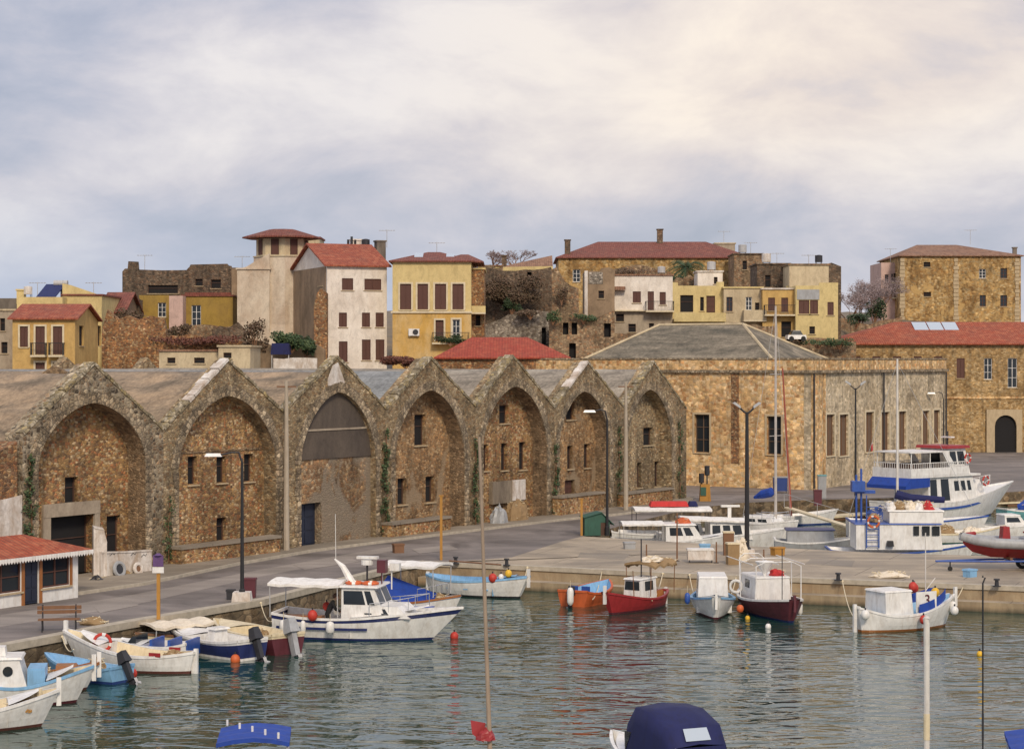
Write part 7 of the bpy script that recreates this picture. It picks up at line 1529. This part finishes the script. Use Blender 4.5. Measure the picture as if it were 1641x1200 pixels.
heap('rubbish_heap', 'dark bag heap at the foot of the tall white stub wall', 'rubbish', mat(G(154, 933)), 0, 0, 0, .35, .25, .3, 'dark_trim', 6, 72)
# litter bins and boxes
def binn(name, label, px, py, w, h, d, m, cat='bin', lid=None, ang=0, legs=False):
    o = thing(name, label, cat, mat(G(px, py), R(ang))); mb = MB(); z0 = .15 if legs else 0; mb.box(-w / 2, w / 2, 0, d, z0, h, tx=-.02); mb.build('body', m, o); mb = MB(); mb.box(-w / 2 - .05, w / 2 + .05, -.03, d + .03, h + .002, h + .08, tx=.02); mb.build('lid', lid or m, o)
    if legs:
        for x_ in (-w / 2 + .05, w / 2 - .1): mb = MB(); mb.box(x_, x_ + .05, .02, .07, 0, .148); mb.build('leg', 'dark_trim', o)
    return o
binn('litter_bin', 'brown litter bin beside the white lamp plinth at the quay edge', 400, 958, .45, .75, .4, 'maroon_paint'); binn('mooring_bollard', 'small dark bollard left of the white lamp plinth', 369, 961, .3, .35, .3, 'dark_trim', 'bollard')
binn('net_box', 'long white box on legs standing on the pier near its poles', 1123, 902, 1.25, .62, .6, 'whitewash', 'box', 'white_paint', 0, True); binn('yellow_crates', 'stack of yellow-brown fish crates left of the double lamp plinth', 1176, 905, .55, 1.0, .5, 'net', 'crates', 'cream_paint', 8)
heap('net_pile', 'yellow and brown fishing net pile against the double lamp plinth', 'net', mat(G(1187, 899)), 0, 0, 0, .4, .35, 1.0, 'cream_cloth', 50, 73)
binn('pallet_boxes', 'stack of brown wooden boxes behind the white box on the pier', 1168, 890, .5, 1.15, .4, 'wood', 'boxes', 'cream_paint', 0)
binn('steel_box', 'blue-grey utility box on the quay by the leaning red mast', 1251, 790, 1.0, 1.15, .6, 'boot_blue', 'cabinet', 'grey_paint', 0, True)
binn('fuel_pump', 'narrow grey-green cabinet on the far quay left of the tour boat', 1318, 798, .55, 1.6, .5, 'grey_paint', 'cabinet', 'teal_paint')
binn('wooden_bin', 'small maroon box on the far quay beside the grey-green cabinet', 1311, 810, .5, 1.0, .4, 'maroon_paint', 'box')
M = mat(G(957, 858), R(12)) @ Matrix.Scale(.82, 4); o = thing('green_hut', 'small dark green hut with sloping roof and brown door beside the road', 'hut', M); mb = MB(); mb.wall(-.9, .9, 0, [(-.9, 1.25), (.3, 1.55), (.9, .95)], [(.25, .0, .65, .9)], th=.1); mb.box(-.9, -.8, .102, 1.2, 0, 1.25); mb.box(.8, .9, .102, 1.2, 0, .94); mb.box(-.79, .79, 1.1, 1.2, 0, .94); mb.build('wall', 'green_paint', o)
mb = MB()
for (xa, za, xb, zb) in ((-1.0, 1.24, .3, 1.58), (.3, 1.58, 1.2, .7)): mb.q([(xa, -.12, za), (xb, -.12, zb), (xb, 1.3, zb), (xa, 1.3, za)]); mb.q([(xa, -.12, za + .06), (xb, -.12, zb + .06), (xb, 1.3, zb + .06), (xa, 1.3, za + .06)]); mb.q([(xa, -.12, za), (xb, -.12, zb), (xb, -.12, zb + .06), (xa, -.12, za + .06)])
mb.build('roof', 'green_paint', o); mb = MB(); mb.box(.26, .64, .03, .07, .02, .9); mb.build('door', 'dark_wood', o)
# yellow petrol-pump like machine by the hall
M = mat(G(1127, 803)); o = thing('yellow_machine', 'yellow compressor machine with dark tanks at the foot of the golden hall wall', 'machine', M); mb = MB(); mb.box(-.25, .55, 0, .6, 0, 1.2, tx=.08); mb.build('body', 'yellow_paint', o)
for x_, h_ in ((-.1, 1.95), (.3, 2.5)): mb = MB(); mb.tube([(x_, .3, 1.2), (x_, .3, h_ - .7), (x_, .3, h_ - .65), (x_, .3, h_)], [.05, .05, .19, .19], 10); mb.build('tank', 'dark_trim', o)
mb = MB(); mb.box(-.2, .2, -.06, -.003, .4, 1.0); mb.build('panel', 'green_paint', o)
for px, pyb, pyt, lab in ((1085, 899, 822, 'thin dark pole standing on the pier left of the white box'), (1036, 893, 872, 'short dark stake on the pier above the red fishing boat'), (1224, 906, 880, 'thin dark stake on the pier right of the double lamp'), (1148, 902, 868, 'thin brown stake on the pier right of the white box')):
    B_ = G(px, pyb); h_ = (pyb - pyt) * B_.y / F; o = thing('stake', lab, 'pole', mat(B_)); mb = MB(); mb.tube([(0, 0, 0), (0, 0, h_)], [.045, .035], 6); mb.build('shaft', 'wood', o); mb = MB(); mb.tube([(0, 0, 0), (0, 0, .04)], .13, 10); mb.build('foot', 'dark_trim', o)
# bollards on the pier and tyres on its face
for i, (px, py, lab) in enumerate(((730, 905, 'black mooring bollard on the pier edge near the yellow post'), (812, 908, 'black mooring bollard on the pier edge above the pale-blue-rimmed boat'), (1345, 932, 'black mooring bollard on the pier edge right of the maroon boat'), (1600, 942, 'black mooring bollard on the pier edge at far right'))):
    o = thing('mooring_bollard', lab, 'bollard', mat(G(px, py) + V((0, .3, .05)))); mb = MB(); mb.tube([(0, 0, 0), (0, 0, .25), (0, 0, .27), (0, 0, .33)], [.1, .08, .14, .13], 10); mb.build('post', 'dark_trim', o); mb = MB(); mb.tube([(0, 0, -.02), (0, 0, .02)], .18, 10); mb.build('base', 'dark_trim', o)
# stones and small debris along the sheds
M = mat(AP(3), AANG) @ Matrix.Translation((1.8, -.5, .13))
heap('debris_heap', 'grey-blue covered heap against the shed with the concrete box', 'debris', M, 0, 0, 0, .7, .45, 1.0, 'grey_paint', 10, 81); heap('debris_heap', 'brown timber and rubble heap below the concrete box', 'debris', M, 2.5, .3, 0, 1.1, .5, 1.2, 'net', 40, 82)
# parked car
M = mat(P(1281, 541, 196) , R(5)); o = thing('parked_car', 'white car parked by the pale yellow block on the hillside', 'car', mat(V((M.translation.x, M.translation.y, M.translation.z - .35)), R(5)) @ Matrix.Scale(.82, 4))
mb = MB(); mb.box(-1.4, .9, 0, 1.7, .25, .75, tx=.06, ty=.08); mb.build('body', 'white_paint', o); mb = MB(); mb.box(-1.0, .5, .12, 1.58, .752, 1.25, tx=.3, ty=.15); mb.build('cabin_glass', 'glass', o)
mb = MB(); mb.box(-.7, .2, .26, 1.44, 1.252, 1.29); mb.build('roof', 'white_paint', o)
for x_ in (-.95, .5):
    for y_ in (.05, 1.6): mb = MB(); mb.T = Matrix.Translation((x_, y_, .3)) @ Matrix.Rotation(R(90), 4, 'X'); mb.tube([(0, 0, -.09), (0, 0, .09)], .3, 14); mb.build('wheel', 'rubber', o)
# blown highlight on the second shed's roof, painted in as a white sheet
M2 = mat(AP(0), AANG); o = thing('roof_highlight', 'bright white sheeting painted on the roof behind the nearest gable', 'highlight', M2)
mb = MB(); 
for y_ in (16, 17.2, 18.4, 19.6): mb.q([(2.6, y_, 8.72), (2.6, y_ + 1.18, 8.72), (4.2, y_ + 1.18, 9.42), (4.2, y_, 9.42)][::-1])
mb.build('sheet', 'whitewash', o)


def moor(label, a, b_, sag=.25):
    a, b_ = V(a), V(b_); o = thing('mooring_rope', label, 'rope', mat(a), 'mooring ropes'); mb = MB(); pts = [(b_ - a) * (i / 8) + V((0, 0, -sag * 4 * (i / 8) * (1 - i / 8))) for i in range(9)]
    mb.tube(pts, .022, 5); mb.build('line', 'cream_paint', o)
    mb = MB(); mb.ball(b_ - a, .06, 6); mb.build('knot', 'cream_paint', o)
for lab, a, b_ in (('rope from the orange dinghy up to the pier edge', (950, 960, 88), (965, 913)), ('rope from the red fishing boat up to the pier edge', (1045, 962, 88), (1062, 919)), ('rope from the left of the boxy white cabin boat to the pier', (1118, 962, 88), (1105, 921)),
                   ('rope from the right of the boxy white cabin boat to the pier', (1165, 960, 88), (1180, 923)), ('rope from the maroon boat stern to the pier', (1215, 955, 90), (1205, 925)), ('rope from the numbered boat bow to the pier', (1518, 968, 84), (1545, 936)),
                   ('rope from the numbered boat stern to the pier', (1368, 988, 83), (1350, 931)), ('rope from the cruiser stern to the left quay', (435, 995, 80.5), (418, 966)), ('rope from the navy motor boat to the left quay', (290, 1024, 76), (272, 985)), ('rope from the long white wooden boat to the left quay', (118, 1040, 70), (100, 1020)),
                   ('rope from the pale-blue-rimmed boat to the pier', (832, 940, 94), (845, 909))):
    moor(lab, P(*a), G(*b_))

for pts, nm in (([(470, 905), (560, 893), (575, 900), (488, 913)], 'road'), ([(660, 880), (720, 873), (735, 880), (672, 887)], 'road'), ([(150, 972), (215, 962), (222, 970), (160, 982)], 'road'), ([(930, 885), (1010, 888), (1000, 897), (925, 893)], 'pavement'), ([(1300, 895), (1370, 898), (1365, 908), (1290, 904)], 'pavement')):
    slab(nm, [G(*p) for p in pts], .013, .009, 'asphalt_light' if nm == 'road' else 'pavement', 'asphalt_light')
for i, (px, py, w, h, m_, lab) in enumerate(((1130, 885, .5, .35, 'sky_paint', 'pale blue fish crate at the back edge of the pier'), (1010, 880, .55, .3, 'grey_paint', 'grey fish crate on the pier near the short dark stake'), (640, 886, .5, .4, 'wood', 'brown wooden crate lying on the quay road behind the blue tarpaulin boat'),
        (1250, 890, .6, .35, 'yellow_paint', 'dull yellow crate on the pier right of the double lamp'), (1560, 925, .5, .3, 'sky_paint', 'pale blue crate on the pier in front of the trailer'))):
    binn('fish_crate', lab, px, py, w, h, .4, m_, 'crate', m_, 10 * i)
heap('net_pile', 'brown fishing net pile on the pier above the red fishing boat', 'net', mat(G(1062, 905)), 0, 0, 0, .7, .5, .35, 'net', 40, 91)
heap('net_pile', 'flat cream net pile on the pier edge above the numbered boat', 'net', mat(G(1425, 925)), 0, 0, 0, .9, .5, .28, 'cream_cloth', 30, 92)
heap('net_pile', 'dark net pile on the left quay edge near the bench', 'net', mat(G(150, 1000)), 0, 0, 0, .5, .35, .25, 'net', 24, 93)

rwall('small brown gable fragment standing on the roof behind the nearest gable', [(57, 604), (84, 587), (92, 588), (119, 604)], 106, 612, 'rubble_shade', .6)

for a in ((60, 472, 452, 188, 'thin aerial on the low yellow annex roof'), (150, 470, 452, 190, 'thin aerial right of the sloping yellow roof'), (232, 430, 408, 206, 'bent aerial on the dark ruin skyline'), (388, 434, 410, 203, 'aerial rising left of the octagonal tower'),
          (1160, 392, 370, 263, 'aerial beside the pale stair turret'), (1203, 410, 388, 240, 'aerial on the stone block right of the mansion roof'), (1245, 424, 405, 216, 'aerial on the dark brown stone house'), (1296, 425, 408, 212, 'aerial on the cream upper block'), (700, 404, 388, 192, 'short aerial behind the pale yellow house roof')):
    antenna(a[0], a[1], a[2], a[3], a[4])
def tank(px, py, Y, r_, h_, m_, lab):
    o = thing('water_tank', lab, 'water tank', mat(P(px, py, Y))); mb = MB(); mb.tube([(0, 0, .25), (0, 0, .25 + h_), (0, 0, .32 + h_)], [r_, r_, r_ * .3], 12); mb.build('tank', m_, o)
    for x_, y_ in ((-.7, -.7), (.7, -.7), (-.7, .7), (.7, .7)): mb = MB(); mb.tube([(x_ * r_, y_ * r_, -.6), (x_ * r_, y_ * r_, .25)], .03, 5); mb.build('leg', 'dark_trim', o)
tank(1140, 436, 211, .45, .8, 'steel', 'grey water tank on the small white rooftop cabin'); tank(1228, 424, 216, .5, .9, 'whitewash', 'white water tank on the dark brown stone house roof'); tank(1190, 408, 240, .5, .9, 'steel', 'grey water tank on the stone block beside the mansion roof')
tank(1312, 424, 211, .4, .7, 'dark_trim', 'dark water tank on the cream upper block'); tank(586, 398, 195, .4, .6, 'dark_trim', 'dark water tank behind the white house ridge'); tank(45, 476, 186, .4, .7, 'whitewash', 'white water tank at the left of the yellow annex roof'); tank(1060, 441, 207, .4, .6, 'steel', 'small steel tank on the white flat-roofed house')
rwall('jagged ruined wall stump on the skyline between the yellow house and the orange lean-to roof', [(768, 436), (776, 426), (786, 424), (795, 430), (806, 428)], 212, 520, 'stone_ruin', .8)
rwall('broken stone wall between the dark ruin and the octagonal tower foot', [(340, 530), (352, 522), (366, 526), (380, 516), (392, 528)], 190, 590, 'stone_ruin_dark', .8)
rwall('low broken wall left of the palm below the mansion', [(1078, 452), (1085, 444), (1094, 446), (1106, 440), (1118, 450)], 215, 520, 'stone_ruin', .8)
bush('dry_shrub', 'dry brown scrub below the dark ruin, left of the mustard fronts', 212, 505, 188, 1.6, .7, 700, 'leaf_dry', .13)
bush('dry_shrub', 'tuft of dry scrub on the pale crumbling wall', 850, 500, 195, 1.6, .5, 600, 'leaf_dry', .12)
bush('ruin_shrub', 'green tuft at the foot of the upright ruin pier', 886, 505, 192, .8, .7, 400, 'leaf', .11)
bush('dry_shrub', 'olive scrub on the bank below the pale yellow block', 1345, 548, 197, 1.6, .5, 500, 'leaf', .12)
